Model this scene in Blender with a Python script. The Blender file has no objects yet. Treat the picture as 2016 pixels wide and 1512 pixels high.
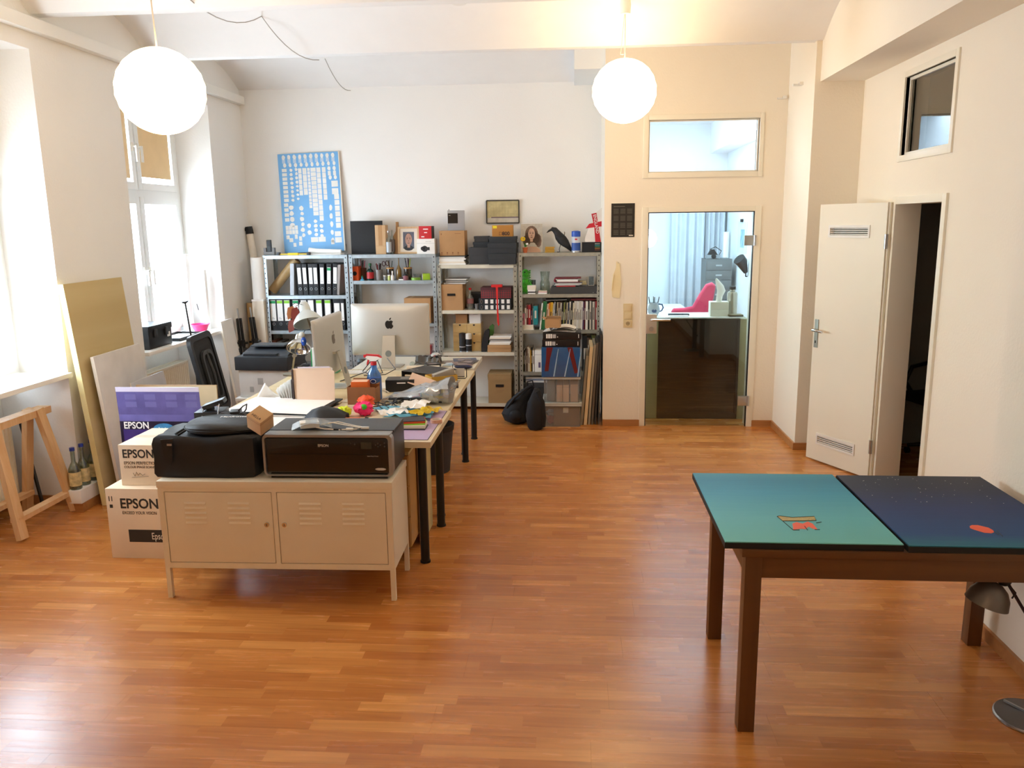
import bpy, bmesh, math, random
from math import pi, sin, cos, radians as rad
from mathutils import Vector, Matrix, Euler
random.seed(7)
S = bpy.context.scene
COL = S.collection

# ---------------------------------------------------------------- camera, world, exposure
FPX, CX, CY, HC = 1600.0, 1008.0, 756.0, 1.88
RW = Matrix(((0.99713551, 0.00213646, -0.07560563), (0.07457005, -0.19498235, 0.97796789), (-0.01265238, -0.98080442, -0.19458314)))
cam = bpy.data.cameras.new('camera'); cam.lens = FPX / 2016 * 36; cam.sensor_width = 36; cam.clip_start = 0.05
camo = bpy.data.objects.new('camera', cam); COL.objects.link(camo)
camo.matrix_world = Matrix.Translation((0, 0, HC)) @ (RW @ Matrix(((1, 0, 0), (0, -1, 0), (0, 0, -1)))).to_4x4()
S.camera = camo
S.view_settings.view_transform = 'Standard'; S.view_settings.look = 'None'
S.view_settings.gamma = 1; S.view_settings.use_curve_mapping = False
S.view_settings.exposure = 0.88
S.cycles.use_denoising = True
S.cycles.max_bounces = 9; S.cycles.diffuse_bounces = 5; S.cycles.adaptive_threshold = .025; S.cycles.transparent_max_bounces = 16
S.cycles.sample_clamp_indirect = 6

def at(x, y, X=None, Y=None, z=None):
    """point where the line of sight through a pixel of the photograph meets a wall, shelf front or table plane"""
    r = RW @ Vector((x - CX, y - CY, FPX))
    t = X / r.x if X is not None else Y / r.y if Y is not None else (z - HC) / r.z
    return r * t + Vector((0, 0, HC))

def lin(h):
    h = h.lstrip('#'); v = [int(h[i:i + 2], 16) / 255 for i in (0, 2, 4)]
    return tuple(c / 12.92 if c <= .04045 else ((c + .055) / 1.055) ** 2.4 for c in v) + (1,)

w = bpy.data.worlds.new('sky'); S.world = w; w.use_nodes = True
bg = w.node_tree.nodes['Background']; bg.inputs[0].default_value = (0.72, 0.86, 1.0, 1); bg.inputs[1].default_value = 12.0

def light(kind, loc, rot, energy, color, size=(1, 1), portal=False):
    l = bpy.data.lights.new('daylight' if portal else 'office_fill_light', kind); l.energy = energy; l.color = color
    if kind == 'AREA':
        l.shape = 'RECTANGLE'; l.size, l.size_y = size
        if portal: l.cycles.is_portal = True
    else: l.shadow_soft_size = size[0]
    o = bpy.data.objects.new(l.name, l); COL.objects.link(o); o.location = loc; o.rotation_euler = rot
    return o
WIN = [(6.15, 7.68, .905), (3.62, 5.15, .93)]   # window bays in the left wall: y0, y1, sill height
for y0, y1, zs in WIN:
    light('AREA', (-3.90, (y0 + y1) / 2, (zs + 2.98) / 2), (0, -pi / 2, 0), 1, (1, 1, 1), (2.98 - zs, y1 - y0), True)
light('AREA', (1.0, 9.3, 3.15), (0, 0, 0), 75, (.66, .84, 1.0), (1.6, 1.6))       # unseen area light added to brighten the office behind the glass door

# ---------------------------------------------------------------- materials
MT = {}
def M(name, hexa, rough=.6, metal=0, var=.06, vs=6., bump=0, bs=80., spec=.5, emit=None, es=0, trans=0, sheen=0, coat=0):
    if name in MT: return MT[name]
    m = bpy.data.materials.new(name); m.use_nodes = True; nt = m.node_tree; b = nt.nodes['Principled BSDF']
    c = lin(hexa); b.inputs['Base Color'].default_value = c; b.inputs['Roughness'].default_value = rough
    b.inputs['Metallic'].default_value = metal; b.inputs['Specular IOR Level'].default_value = spec
    if sheen: b.inputs['Sheen Weight'].default_value = sheen
    if coat: b.inputs['Coat Weight'].default_value = coat
    tc = nt.nodes.new('ShaderNodeTexCoord')
    if var:
        n = nt.nodes.new('ShaderNodeTexNoise'); n.inputs['Scale'].default_value = vs; n.inputs['Detail'].default_value = 4
        r = nt.nodes.new('ShaderNodeValToRGB'); r.color_ramp.elements[0].position = .3; r.color_ramp.elements[1].position = .7
        r.color_ramp.elements[0].color = tuple(x * (1 - var) for x in c[:3]) + (1,)
        r.color_ramp.elements[1].color = tuple(min(1, x * (1 + var)) for x in c[:3]) + (1,)
        nt.links.new(tc.outputs['Object'], n.inputs['Vector']); nt.links.new(n.outputs['Fac'], r.inputs[0]); nt.links.new(r.outputs[0], b.inputs['Base Color'])
    if bump:
        n = nt.nodes.new('ShaderNodeTexNoise'); n.inputs['Scale'].default_value = bs
        u = nt.nodes.new('ShaderNodeBump'); u.inputs['Strength'].default_value = bump; u.inputs['Distance'].default_value = .01
        nt.links.new(tc.outputs['Object'], n.inputs['Vector']); nt.links.new(n.outputs['Fac'], u.inputs['Height']); nt.links.new(u.outputs[0], b.inputs['Normal'])
    if emit: b.inputs['Emission Color'].default_value = lin(emit) if isinstance(emit, str) else emit; b.inputs['Emission Strength'].default_value = es
    if trans:
        t = nt.nodes.new('ShaderNodeBsdfTranslucent'); t.inputs[0].default_value = c
        x = nt.nodes.new('ShaderNodeMixShader'); x.inputs[0].default_value = trans
        nt.links.new(b.outputs[0], x.inputs[1]); nt.links.new(t.outputs[0], x.inputs[2]); nt.links.new(x.outputs[0], nt.nodes['Material Output'].inputs[0])
    MT[name] = m; return m

def wood(name, h1, h2, axis=0, scale=1., rough=.45, bump=.03):
    if name in MT: return MT[name]
    m = bpy.data.materials.new(name); m.use_nodes = True; nt = m.node_tree; b = nt.nodes['Principled BSDF']
    b.inputs['Roughness'].default_value = rough
    tc = nt.nodes.new('ShaderNodeTexCoord'); mp = nt.nodes.new('ShaderNodeMapping')
    s = [22 * scale] * 3; s[axis] = 1.4 * scale; mp.inputs['Scale'].default_value = s
    n = nt.nodes.new('ShaderNodeTexNoise'); n.inputs['Scale'].default_value = 1.5; n.inputs['Detail'].default_value = 6; n.inputs['Distortion'].default_value = .6
    r = nt.nodes.new('ShaderNodeValToRGB'); r.color_ramp.elements[0].position = .32; r.color_ramp.elements[1].position = .68
    r.color_ramp.elements[0].color = lin(h1); r.color_ramp.elements[1].color = lin(h2)
    u = nt.nodes.new('ShaderNodeBump'); u.inputs['Strength'].default_value = bump; u.inputs['Distance'].default_value = .005
    L = nt.links.new
    L(tc.outputs['Object'], mp.inputs[0]); L(mp.outputs[0], n.inputs['Vector']); L(n.outputs['Fac'], r.inputs[0]); L(r.outputs[0], b.inputs['Base Color'])
    L(n.outputs['Fac'], u.inputs['Height']); L(u.outputs[0], b.inputs['Normal'])
    MT[name] = m; return m

def glass(name, tint='ffffff', refl=.08, rough=.02, body=0., bodycol='ffffff', fres=1.35):
    """thin sheet or thin-walled glass and clear plastic: transmitted light plus Fresnel gloss"""
    if name in MT: return MT[name]
    m = bpy.data.materials.new(name); m.use_nodes = True; nt = m.node_tree; nt.nodes.remove(nt.nodes['Principled BSDF'])
    o = nt.nodes['Material Output']; t = nt.nodes.new('ShaderNodeBsdfTransparent'); t.inputs[0].default_value = lin(tint)
    g = nt.nodes.new('ShaderNodeBsdfGlossy'); g.inputs['Roughness'].default_value = rough
    f = nt.nodes.new('ShaderNodeFresnel'); f.inputs[0].default_value = fres
    a = nt.nodes.new('ShaderNodeMath'); a.operation = 'ADD'; a.inputs[1].default_value = refl - .04; a.use_clamp = True
    x = nt.nodes.new('ShaderNodeMixShader'); L = nt.links.new
    gm = nt.nodes.new('ShaderNodeNewGeometry'); iv = nt.nodes.new('ShaderNodeMath'); iv.operation = 'SUBTRACT'; iv.inputs[0].default_value = 1; mu = nt.nodes.new('ShaderNodeMath'); mu.operation = 'MULTIPLY'   # reflect only once, on the outer face
    L(gm.outputs['Backfacing'], iv.inputs[1]); L(f.outputs[0], a.inputs[0]); L(a.outputs[0], mu.inputs[0]); L(iv.outputs[0], mu.inputs[1]); L(mu.outputs[0], x.inputs[0]); L(g.outputs[0], x.inputs[2])
    if body:
        d = nt.nodes.new('ShaderNodeBsdfPrincipled'); d.inputs['Base Color'].default_value = lin(bodycol); d.inputs['Roughness'].default_value = .4
        y = nt.nodes.new('ShaderNodeMixShader'); y.inputs[0].default_value = body
        L(t.outputs[0], y.inputs[1]); L(d.outputs[0], y.inputs[2]); L(y.outputs[0], x.inputs[1])
    else: L(t.outputs[0], x.inputs[1])
    L(x.outputs[0], o.inputs[0]); MT[name] = m; return m

# ---------------------------------------------------------------- geometry builder
class G:
    def __init__(s): s.bm = bmesh.new(); s.mi = 0
    def _mark(s, fs):
        for f in fs: f.material_index = s.mi
    def m(s, i): s.mi = i; return s
    def box(s, x0, x1, y0, y1, z0, z1, T=None, bev=0):
        vs = [s.bm.verts.new(p) for p in ((x0, y0, z0), (x1, y0, z0), (x1, y1, z0), (x0, y1, z0), (x0, y0, z1), (x1, y0, z1), (x1, y1, z1), (x0, y1, z1))]
        fs = [s.bm.faces.new([vs[i] for i in q]) for q in ((3, 2, 1, 0), (4, 5, 6, 7), (0, 1, 5, 4), (1, 2, 6, 5), (2, 3, 7, 6), (3, 0, 4, 7))]
        s._mark(fs)
        if bev:
            es = {e for f in fs for e in f.edges}
            r = bmesh.ops.bevel(s.bm, geom=list(es), offset=bev, segments=2, affect='EDGES', profile=.7)
            s._mark(r['faces']); vs = list({v for f in r['faces'] for v in f.verts} | {v for v in vs if v.is_valid})
        if T is not None:
            for v in vs: v.co = T @ v.co
        return s
    def rings(s, rr, close=True, caps=True):
        R = [[s.bm.verts.new(p) for p in r] for r in rr]; n = len(R[0]); fs = []
        for a, b in zip(R[:-1], R[1:]):
            for i in range(n if close else n - 1):
                j = (i + 1) % n
                fs.append(s.bm.faces.new((a[i], a[j], b[j], b[i])))
        if caps and close:
            fs.append(s.bm.faces.new(R[0][::-1])); fs.append(s.bm.faces.new(R[-1]))
        s._mark(fs); return s
    def tube(s, pts, r, n=8, caps=True):
        pts = [Vector(p) for p in pts]; out = []; k = len(pts)
        rs = r if isinstance(r, (list, tuple)) else [r] * k
        d0 = (pts[1] - pts[0]).normalized(); up = Vector((0, 0, 1)) if abs(d0.z) < .9 else Vector((1, 0, 0)); u = d0.cross(up).normalized()
        for i, p in enumerate(pts):
            d = (pts[min(i + 1, k - 1)] - pts[max(i - 1, 0)])
            d = d.normalized() if d.length > 1e-9 else d0
            u = (u - d * u.dot(d)); u = u.normalized() if u.length > 1e-6 else d.orthogonal().normalized()
            v = d.cross(u)
            out.append([p + (u * cos(2 * pi * j / n) + v * sin(2 * pi * j / n)) * rs[i] for j in range(n)])
        return s.rings(out, True, caps)
    def cyl(s, p0, p1, r0, r1=None, n=20, caps=True): return s.tube([p0, p1], [r0, r0 if r1 is None else r1], n, caps)
    def lathe(s, prof, n=24, o=(0, 0, 0), caps=True, T=None):
        rr = []
        for r, z in prof:
            ring = [Vector((max(r, 1e-4) * cos(2 * pi * j / n), max(r, 1e-4) * sin(2 * pi * j / n), z)) for j in range(n)]
            rr.append([(T @ p if T is not None else p) + Vector(o) for p in ring])
        return s.rings(rr, True, caps)
    def prism(s, poly, a, b, axis='y', T=None):
        """polygon extruded from a to b along axis"""
        f = {'y': lambda p, t: Vector((p[0], t, p[1])), 'x': lambda p, t: Vector((t, p[0], p[1])), 'z': lambda p, t: Vector((p[0], p[1], t))}[axis]
        rr = [[f(p, t) for p in poly] for t in (a, b)]
        if T is not None: rr = [[T @ p for p in r] for r in rr]
        return s.rings(rr, True, True)
    def ell(s, c, r, n=16, k=10, T=None, noise=0, seed=0):
        rnd = random.Random(seed); prof = []
        rr = []
        for i in range(1, k):
            a = -pi / 2 + pi * i / k
            rr.append([Vector((r[0] * cos(a) * cos(2 * pi * j / n), r[1] * cos(a) * sin(2 * pi * j / n), r[2] * sin(a))) * (1 + noise * (rnd.random() - .5)) for j in range(n)])
        rr = [[(T @ p if T is not None else p) + Vector(c) for p in q] for q in rr]
        return s.rings(rr, True, True)
    def mesh(s, name):
        bmesh.ops.recalc_face_normals(s.bm, faces=s.bm.faces)
        me = bpy.data.meshes.new(name); s.bm.to_mesh(me); s.bm.free()
        me.polygons.foreach_set('use_smooth', [True] * len(me.polygons)); me.set_sharp_from_angle(angle=rad(38))
        return me

def obj(name, g, mat, parent=None, loc=(0, 0, 0), rot=(0, 0, 0), label=None):
    me = g.mesh(name) if isinstance(g, G) else g
    if not me.materials:
        for x in (mat if isinstance(mat, (list, tuple)) else [mat]): me.materials.append(x)
    o = bpy.data.objects.new(name, me); COL.objects.link(o); o.location = loc; o.rotation_euler = rot
    if parent: o.parent = parent
    if label: o['label'] = label
    return o
def tag(o, label, cat, group=None, kind=None):
    o['label'] = label; o['category'] = cat
    if group: o['group'] = group
    if kind: o['kind'] = kind
    return o
def thing(name, label, cat, loc=(0, 0, 0), rz=0, group=None):
    o = bpy.data.objects.new(name, None); COL.objects.link(o); o.location = loc; o.rotation_euler = rz if isinstance(rz, tuple) else (0, 0, rz)
    o.empty_display_size = .1
    return tag(o, label, cat, group)
def solo(name, g, mat, label, cat, loc=(0, 0, 0), rz=0, group=None):
    o = obj(name, g, mat, None, loc, rz if isinstance(rz, tuple) else (0, 0, rz)); return tag(o, label, cat, group)
def struct(name, g, mat, parent=None, **k):
    o = obj(name, g, mat, parent, **k)
    if not parent: o['kind'] = 'structure'
    return o
def dup(root, loc, rz=None, label=None, group=None):
    r = root.copy(); COL.objects.link(r); r.location = loc
    if rz is not None: r.rotation_euler = rz if isinstance(rz, tuple) else (0, 0, rz)
    if label: r['label'] = label
    if group: r['group'] = group
    for ch in list(root.children):
        c = ch.copy(); COL.objects.link(c); c.parent = r
        for q in list(ch.children):
            d = q.copy(); COL.objects.link(d); d.parent = c
    return r
FR = Matrix(((1, 0, 0), (0, 0, 1), (0, 1, 0)))          # flat lettering in x,y turned to stand in x,z facing -y
def text(body, size, mat, parent, loc=(0, 0, 0), rot=(pi / 2, 0, 0), align='LEFT', bold=0., sx=1., name='lettering', ext=.0004):
    c = bpy.data.curves.new('lettering', 'FONT'); c.body = body; c.size = size; c.align_x = align; c.offset = bold * size; c.extrude = ext; c.resolution_u = 3
    t = bpy.data.objects.new('lettering', c); COL.objects.link(t); bpy.context.view_layer.update()
    me = bpy.data.meshes.new_from_object(t.evaluated_get(bpy.context.evaluated_depsgraph_get())); bpy.data.objects.remove(t); bpy.data.curves.remove(c)
    me.name = 'lettering'; me.materials.clear(); me.materials.append(mat)
    for v in me.vertices: v.co.x *= sx
    o = bpy.data.objects.new(name, me); COL.objects.link(o); o.parent = parent; o.location = loc; o.rotation_euler = rot
    return o
def rect_px(x0, y0, x1, y1, Y):
    a = at(x0, y1, Y=Y); b = at(x1, y0, Y=Y); return a.x, b.x, a.z, b.z

# ---------------------------------------------------------------- colours
plaster = M('white_plaster', 'f2f0ec', .85, var=.015, vs=1.2, bump=.12, bs=60)
plasterw = M('lamp_tinted_plaster', 'f2e9d8', .85, var=.015, vs=1.2, bump=.12, bs=60)  # white plaster with the lanterns' warm light put into its colour
enamel = M('white_enamel', 'f2f0ea', .35, var=.01)
cream = M('cream_lacquer', 'efe8d6', .35, var=.015, vs=2)
plasticw = M('white_plastic', 'ece9e2', .35, var=.02)
black = M('black_plastic', '101012', .4, var=.1)
blackm = M('matt_black', '17171a', .7, var=.1, bump=.1)
dgrey = M('dark_grey_plastic', '34373a', .45, var=.05)
grey = M('grey_plastic', '8b8d90', .5)
steel = M('brushed_steel', 'b9bcbe', .3, 1)
chrome = M('chrome', 'd8dadc', .12, 1, var=0)
galv = M('galvanised_steel', 'aeb9bf', .42, .75, var=.12, vs=25)
galv2 = M('warm_galvanised_steel', 'a9a89c', .45, .6, var=.12, vs=25)
creamst = M('cream_painted_steel', 'd9d5c4', .4, .1)
card = M('cardboard', 'b48a5e', .85, var=.05, vs=9)
card2 = M('pale_cardboard', 'c9a57c', .85, var=.05, vs=9)
cardw = M('white_cardboard', 'e6dac8', .6, var=.03)
paper = M('white_paper', 'f4f2ee', .8, var=.02)
paperc = M('cream_paper', 'ebe0cf', .8, var=.04)
ink = M('black_ink', '16161a', .6, var=0)
gold = M('gold_foil', 'c9a24a', .3, .6)
red = M('red_paper', 'c8202a', .5); orange = M('orange_paper', 'e0561c', .5); yellow = M('yellow_paper', 'efc81a', .6)
lime = M('lime_paper', '9fd02a', .6); blue = M('blue_plastic', '1f4fb4', .4); pink = M('pink_plastic', 'ef2f7c', .4)
green = M('green_plastic', '1c7a46', .5); teal = M('teal_cover', '17929a', .5)
pane = glass('window_glass'); clearp = glass('clear_plastic', 'f3f6f7', .10, .15, .16, 'd8dee0')
cglass = glass('clear_glass', 'e9efec', .10, .02, .05, 'cfd8d4')
pine = wood('pine', 'd9a871', 'e8c193', 2, .6); birch = wood('birch', 'd3bb8a', 'dcc79c', 0, .5)
skirt = wood('beech_skirting', 'a9713f', 'bb834e', 0, .7)

# ---------------------------------------------------------------- floor
def floor_material():
    m = bpy.data.materials.new('beech_strip_laminate'); m.use_nodes = True; nt = m.node_tree; b = nt.nodes['Principled BSDF']; L = nt.links.new
    N = lambda t, **k: [setattr(n, a, v) for n in [nt.nodes.new(t)] for a, v in k.items()] and n or nt.nodes[-1] if False else nt.nodes.new(t)
    def math_(op, a, bb=None):
        n = nt.nodes.new('ShaderNodeMath'); n.operation = op
        for i, v in enumerate((a, bb)):
            if v is None: continue
            if isinstance(v, (int, float)): n.inputs[i].default_value = v
            else: L(v, n.inputs[i])
        return n.outputs[0]
    g = nt.nodes.new('ShaderNodeNewGeometry'); sp = nt.nodes.new('ShaderNodeSeparateXYZ'); L(g.outputs['Position'], sp.inputs[0])
    row = math_('FLOOR', math_('DIVIDE', sp.outputs[1], .0645))
    wn = nt.nodes.new('ShaderNodeTexWhiteNoise'); wn.noise_dimensions = '1D'; L(row, wn.inputs['W'])
    xs = math_('ADD', math_('DIVIDE', sp.outputs[0], .43), math_('MULTIPLY', wn.outputs['Value'], 7.3))
    # vary the strip lengths a little
    wv = math_('MULTIPLY', math_('SINE', math_('ADD', math_('MULTIPLY', xs, 2.1), row)), .22)
    idx = math_('FLOOR', math_('ADD', xs, wv))
    cv = nt.nodes.new('ShaderNodeCombineXYZ'); L(idx, cv.inputs[0]); L(row, cv.inputs[1])
    w2 = nt.nodes.new('ShaderNodeTexWhiteNoise'); w2.noise_dimensions = '2D'; L(cv.outputs[0], w2.inputs['Vector'])
    ramp = nt.nodes.new('ShaderNodeValToRGB'); e = ramp.color_ramp.elements
    e[0].position = 0; e[0].color = lin('b87034'); e[1].position = 1; e[1].color = lin('da9650')
    for p, c in ((.12, 'bf7838'), (.45, 'c67f3e'), (.8, 'cd8744')): q = e.new(p); q.color = lin(c)
    L(w2.outputs['Value'], ramp.inputs[0])
    mp = nt.nodes.new('ShaderNodeMapping'); mp.inputs['Scale'].default_value = (2.2, 34, 1); L(g.outputs['Position'], mp.inputs[0])
    ad = nt.nodes.new('ShaderNodeVectorMath'); ad.operation = 'ADD'; L(mp.outputs[0], ad.inputs[0]); L(w2.outputs['Color'], ad.inputs[1])
    sc = nt.nodes.new('ShaderNodeVectorMath'); sc.operation = 'MULTIPLY_ADD'; L(w2.outputs['Color'], sc.inputs[0]); sc.inputs[1].default_value = (9, 9, 0); L(mp.outputs[0], sc.inputs[2])
    n = nt.nodes.new('ShaderNodeTexNoise'); n.inputs['Scale'].default_value = 1.; n.inputs['Detail'].default_value = 7; n.inputs['Distortion'].default_value = .8; L(sc.outputs[0], n.inputs['Vector'])
    r2 = nt.nodes.new('ShaderNodeValToRGB'); r2.color_ramp.elements[0].position = .3; r2.color_ramp.elements[1].position = .72
    r2.color_ramp.elements[0].color = (.80, .76, .72, 1); r2.color_ramp.elements[1].color = (1.08, 1.06, 1.04, 1); L(n.outputs['Fac'], r2.inputs[0])
    mx = nt.nodes.new('ShaderNodeMix'); mx.data_type = 'RGBA'; mx.blend_type = 'MULTIPLY'; mx.inputs[0].default_value = 1
    L(ramp.outputs[0], mx.inputs[6]); L(r2.outputs[0], mx.inputs[7]); L(mx.outputs[2], b.inputs['Base Color'])
    rr = nt.nodes.new('ShaderNodeMapRange'); rr.inputs[3].default_value = .20; rr.inputs[4].default_value = .32; L(n.outputs['Fac'], rr.inputs[0]); L(rr.outputs[0], b.inputs['Roughness'])
    u = nt.nodes.new('ShaderNodeBump'); u.inputs['Strength'].default_value = .05; u.inputs['Distance'].default_value = .003; L(n.outputs['Fac'], u.inputs['Height']); L(u.outputs[0], b.inputs['Normal'])
    b.inputs['Specular IOR Level'].default_value = .5
    return m
FM = floor_material()
fl = struct('floor', G().box(-4.0, 6.0, -2.1, 13.0, -.12, -.012), M('floor_joint', '8a5530', .7))
bl, bw = 1.285, .1935
full = G().box(.0002, bl - .0002, .0002, bw - .0002, -.012, 0).mesh('floor_board')
nrow = int(10.6 / bw) + 1
for r in range(nrow):
    y = -1.1612 + r * bw; x = -3.88 - ((r * .47) % 1.0) * bl
    while x < 2.25:
        x0, x1 = max(x, -3.88), min(x + bl, 2.19)
        if x1 - x0 > .02:
            if x1 - x0 > bl - .01: obj('floor_board', full, FM, fl, (x, y, 0))
            else: obj('floor_board', G().box(.0004, x1 - x0 - .0004, .0003, bw - .0003, -.012, 0), FM, fl, (x0, y, 0))
        x += bl
g = G().box(2.19, 6.0, -2.1, 9.44, -.012, 0).box(-3.88, 2.19, -2.1, -1.162, -.012, 0).box(-3.88, 6, 9.4785, 13, -.012, 0)
obj('outer_floor_covering', g, FM, fl)

# ---------------------------------------------------------------- left wall with window bays
XL, XW = -3.4, -3.74
g = G(); ys = [-2.1]
for y0, y1, zs in WIN[::-1]: ys += [y0, y1]
ys.append(8.6)
for i in range(0, len(ys), 2): g.box(-3.87, XL, ys[i], ys[i + 1], .89, 3.6); g.box(-4.0, XL, ys[i], ys[i + 1], 0, .89)
for y0, y1, zs in WIN: g.box(-3.87, XL, y0, y1, 2.985, 3.6); g.box(-4.0, -3.9, y0, y1, 0, .87); g.box(-4.0, -3.81, y0, y1, .87, zs - .032)
struct('wall_left', g, plaster)
upvc = M('white_window_frame', 'eef0ef', .3, var=0)
blindm = M('tan_roller_blind', 'dcc298', .8, var=.04, trans=.10)
def handle_g():
    return G().box(0, .012, -.015, .015, -.035, .035, bev=.003).cyl((.012, 0, .0), (.04, 0, 0), .009, n=10).box(.03, .045, -.012, .012, -.125, .012, bev=.004)
for wi, (y0, y1, zs) in enumerate(WIN):
    z0, z1 = zs, 2.985; ym = (y0 + y1) / 2; zt = 2.17
    wf = struct('window_%d' % (wi + 1), G().box(XW - .07, XW, y0, y0 + .065, z0, z1).box(XW - .07, XW, y1 - .065, y1, z0, z1).box(XW - .07, XW, y0 + .065, y1 - .065, z0, z0 + .05)
            .box(XW - .07, XW, y0 + .065, y1 - .065, z1 - .08, z1).box(XW - .07, XW, y0 + .065, y1 - .065, zt - .03, zt + .03).box(XW - .06, XW - .01, ym - .02, ym + .02, z0 + .05, z1 - .08), upvc)
    for za, zb in ((z0 + .05, zt - .03), (zt + .03, z1 - .08)):
        for ya, yb, hs in ((y0 + .065, ym - .012, 1), (ym + .012, y1 - .065, -1)):
            t = .06; X0, X1 = XW - .05, XW + .012
            sa = obj('sash', G().box(X0, X1, ya, ya + t, za, zb, bev=.004).box(X0, X1, yb - t, yb, za, zb, bev=.004).box(X0, X1, ya + t, yb - t, za, za + t).box(X0, X1, ya + t, yb - t, zb - t, zb), upvc, wf)
            obj('pane', G().box(XW - .03, XW - .024, ya + t, yb - t, za + t, zb - t), pane, sa)
            hy = yb - .03 if hs == 1 else ya + .03
            obj('handle', handle_g(), plasticw, sa, (X1, hy, (za + zb) / 2 if zb > 2.5 else za + .55))
            if zb > 2.5 and wi < 2:
                obj('roller_blind', G().box(XW - .004, XW - .001, ya + t + .02, yb - t - .02, za + t + (.03 if hs == 1 else .05), zb - t).cyl((XW - .005, ya + t + .005, zb - t - .012), (XW - .005, yb - t - .005, zb - t - .012), .012, n=10), blindm, sa)
    obj('window_sill', G().box(XW, XL + .035, y0 - .0, y1 + .0, z0 - .032, z0, bev=.006), enamel, wf)
# cable duct under the ceiling and sloping bits
struct('trim_1', G().box(XL, XL + .065, -2.0, 8.42, 3.085, 3.165, bev=.006), enamel)

# radiators
def radiator(ya, yb, label):
    t = thing('radiator', label, 'radiator', (-3.80, (ya + yb) / 2, 0)); h = (yb - ya) / 2
    g = G(); n = int((yb - ya) / .036)
    poly = []
    for i in range(n):
        a = -h + (yb - ya) * i / n; d = (yb - ya) / n
        poly += [(.060, a), (.060, a + d * .35), (.068, a + d * .5), (.068, a + d * .85)]
    poly += [(.060, h), (.045, h), (.045, -h)]
    g.prism(poly, .13, .60, 'z'); obj('front_panel', g, cream, t)
    obj('rear_panel', G().box(-.05, -.03, -h, h, .13, .6), cream, t)
    gg = G()
    for i in range(int((yb - ya) / .03)): gg.box(-.045, .06, -h + .012 + i * .03, -h + .018 + i * .03, .6, .608)
    gg.box(-.05, -.045, -h, h, .595, .615).box(.06, .068, -h, h, .595, .615); obj('top_grille', gg, cream, t)
    obj('side_cover', G().box(-.05, .068, h - .004, h + .004, .13, .615), cream, t)
    obj('side_cover', G().box(-.05, .068, -h - .004, -h + .004, .13, .615), cream, t)
    obj('pipe', G().tube([(0, -h + .05, .13), (0, -h + .05, .08), (-.095, -h + .05, .08)], .009), cream, t)
    [obj('bracket', G().box(-.099, -.05, q, q + .04, .2, .55), cream, t) for q in (-h + .2, h - .24)]
radiator(6.3, 7.52, 'cream panel radiator below the far window with the pink bowl')
radiator(3.8, 4.98, 'cream panel radiator behind the wooden trestle under the near window')

# ---------------------------------------------------------------- back wall, inner partition with glass door, column, right wall
struct('wall_back', G().box(-4.0, .29, 8.45, 8.6, 0, 3.6), plaster)
YD = 7.46
def holes(g, X0, X1, Z0, Z1, y0, y1, hs, ax='y'):
    """wall slab with rectangular openings; hs = [(x0,x1,z0,z1)] stacked in one column of the wall"""
    put = (lambda a, b, c, d: g.box(a, b, y0, y1, c, d)) if ax == 'y' else (lambda a, b, c, d: g.box(y0, y1, a, b, c, d))
    xa, xb = hs[0][0], hs[0][1]; put(X0, xa, Z0, Z1); put(xb, X1, Z0, Z1); z = Z0
    for h in hs:
        if h[2] > z: put(xa, xb, z, h[2])
        z = h[3]
    put(xa, xb, z, Z1); return g
g = holes(G(), .27, 1.84, 0, 3.6, YD, YD + .13, [(.65, 1.6, 0, 1.965), (.65, 1.6, 2.295, 2.74)])
g.box(.27, .40, YD + .13, 8.6, 0, 3.6)
struct('wall_inner', g, plasterw)
struct('wall_column', G().box(1.83, 2.34, 6.68, YD + .13, 0, 3.6), plasterw)
g = holes(G(), 3.65, 6.68, 0, 3.6, 2.2, 2.34, [(5.12, 5.86, 0, 1.985), (5.13, 5.86, 2.29, 2.79)], 'x')
g.box(1.87, 2.34, -2.1, 3.65, 0, 3.6)
struct('wall_right', g, plasterw)
struct('wall_front', G().box(-4.0, 2.34, -2.25, -2.1, 0, 3.6), plaster)
struct('trim_2', G().box(1.87, 2.2, 3.65, 6.68, 2.905, 3.5), plasterw)       # downstand beam along the right wall
# vaulted ceiling between plastered steel beams
prof = []
edges = [-2.15, -.6, .85, 2.3, 3.75, 5.2, 6.65, 8.46]
for a, b in zip(edges[:-1], edges[1:]):
    a += .1; prof += [(a - .1, 3.20 if a > 0 else 3.2)]
    for i in range(15):
        u = i / 14; prof.append((a + (b - a) * u, 3.2 + (.25 if b < 8 else .24) * (1 - (2 * u - 1) ** 2) + (.03 * max(0, u) if b > 8 else 0)))
prof += [(8.6, 3.23), (8.6, 3.62), (-2.2, 3.62)]
struct('ceiling', G().prism(prof, -4.0, 2.34, 'x'), M('ceiling_plaster', 'f3f1ee', .85, var=.01, bump=.06, bs=50))
# skirting boards
sk = lambda x0, x1, y0, y1: G().box(x0, x1, y0, y1, 0, .06)
struct('baseboard_inner', sk(.27, .61, YD - .016, YD).box(1.64, 1.83, YD - .016, YD, 0, .06), skirt)
struct('baseboard_column', sk(1.814, 1.83, 6.664, YD - .016).box(1.83, 2.2, 6.664, 6.68, 0, .06), skirt)
struct('baseboard_right', sk(1.854, 1.87, -2.1, 3.65).box(1.854, 2.2, 3.65, 3.666, 0, .06).box(2.184, 2.2, 3.666, 5.08, 0, .06).box(2.184, 2.2, 5.9, 6.664, 0, .06), skirt)
struct('baseboard_left', sk(XL, XL + .016, 5.15, 6.15).box(XL, XL + .016, 7.68, 8.43, 0, .06).box(XL, XL + .016, 2.62, 3.62, 0, .06).box(-3.9, XL, 5.134, 5.15, 0, .06).box(-3.9, -3.884, 3.62, 5.134, 0, .06), skirt)
struct('baseboard_back', sk(XL + .016, .27, 8.434, 8.45), skirt)

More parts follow.
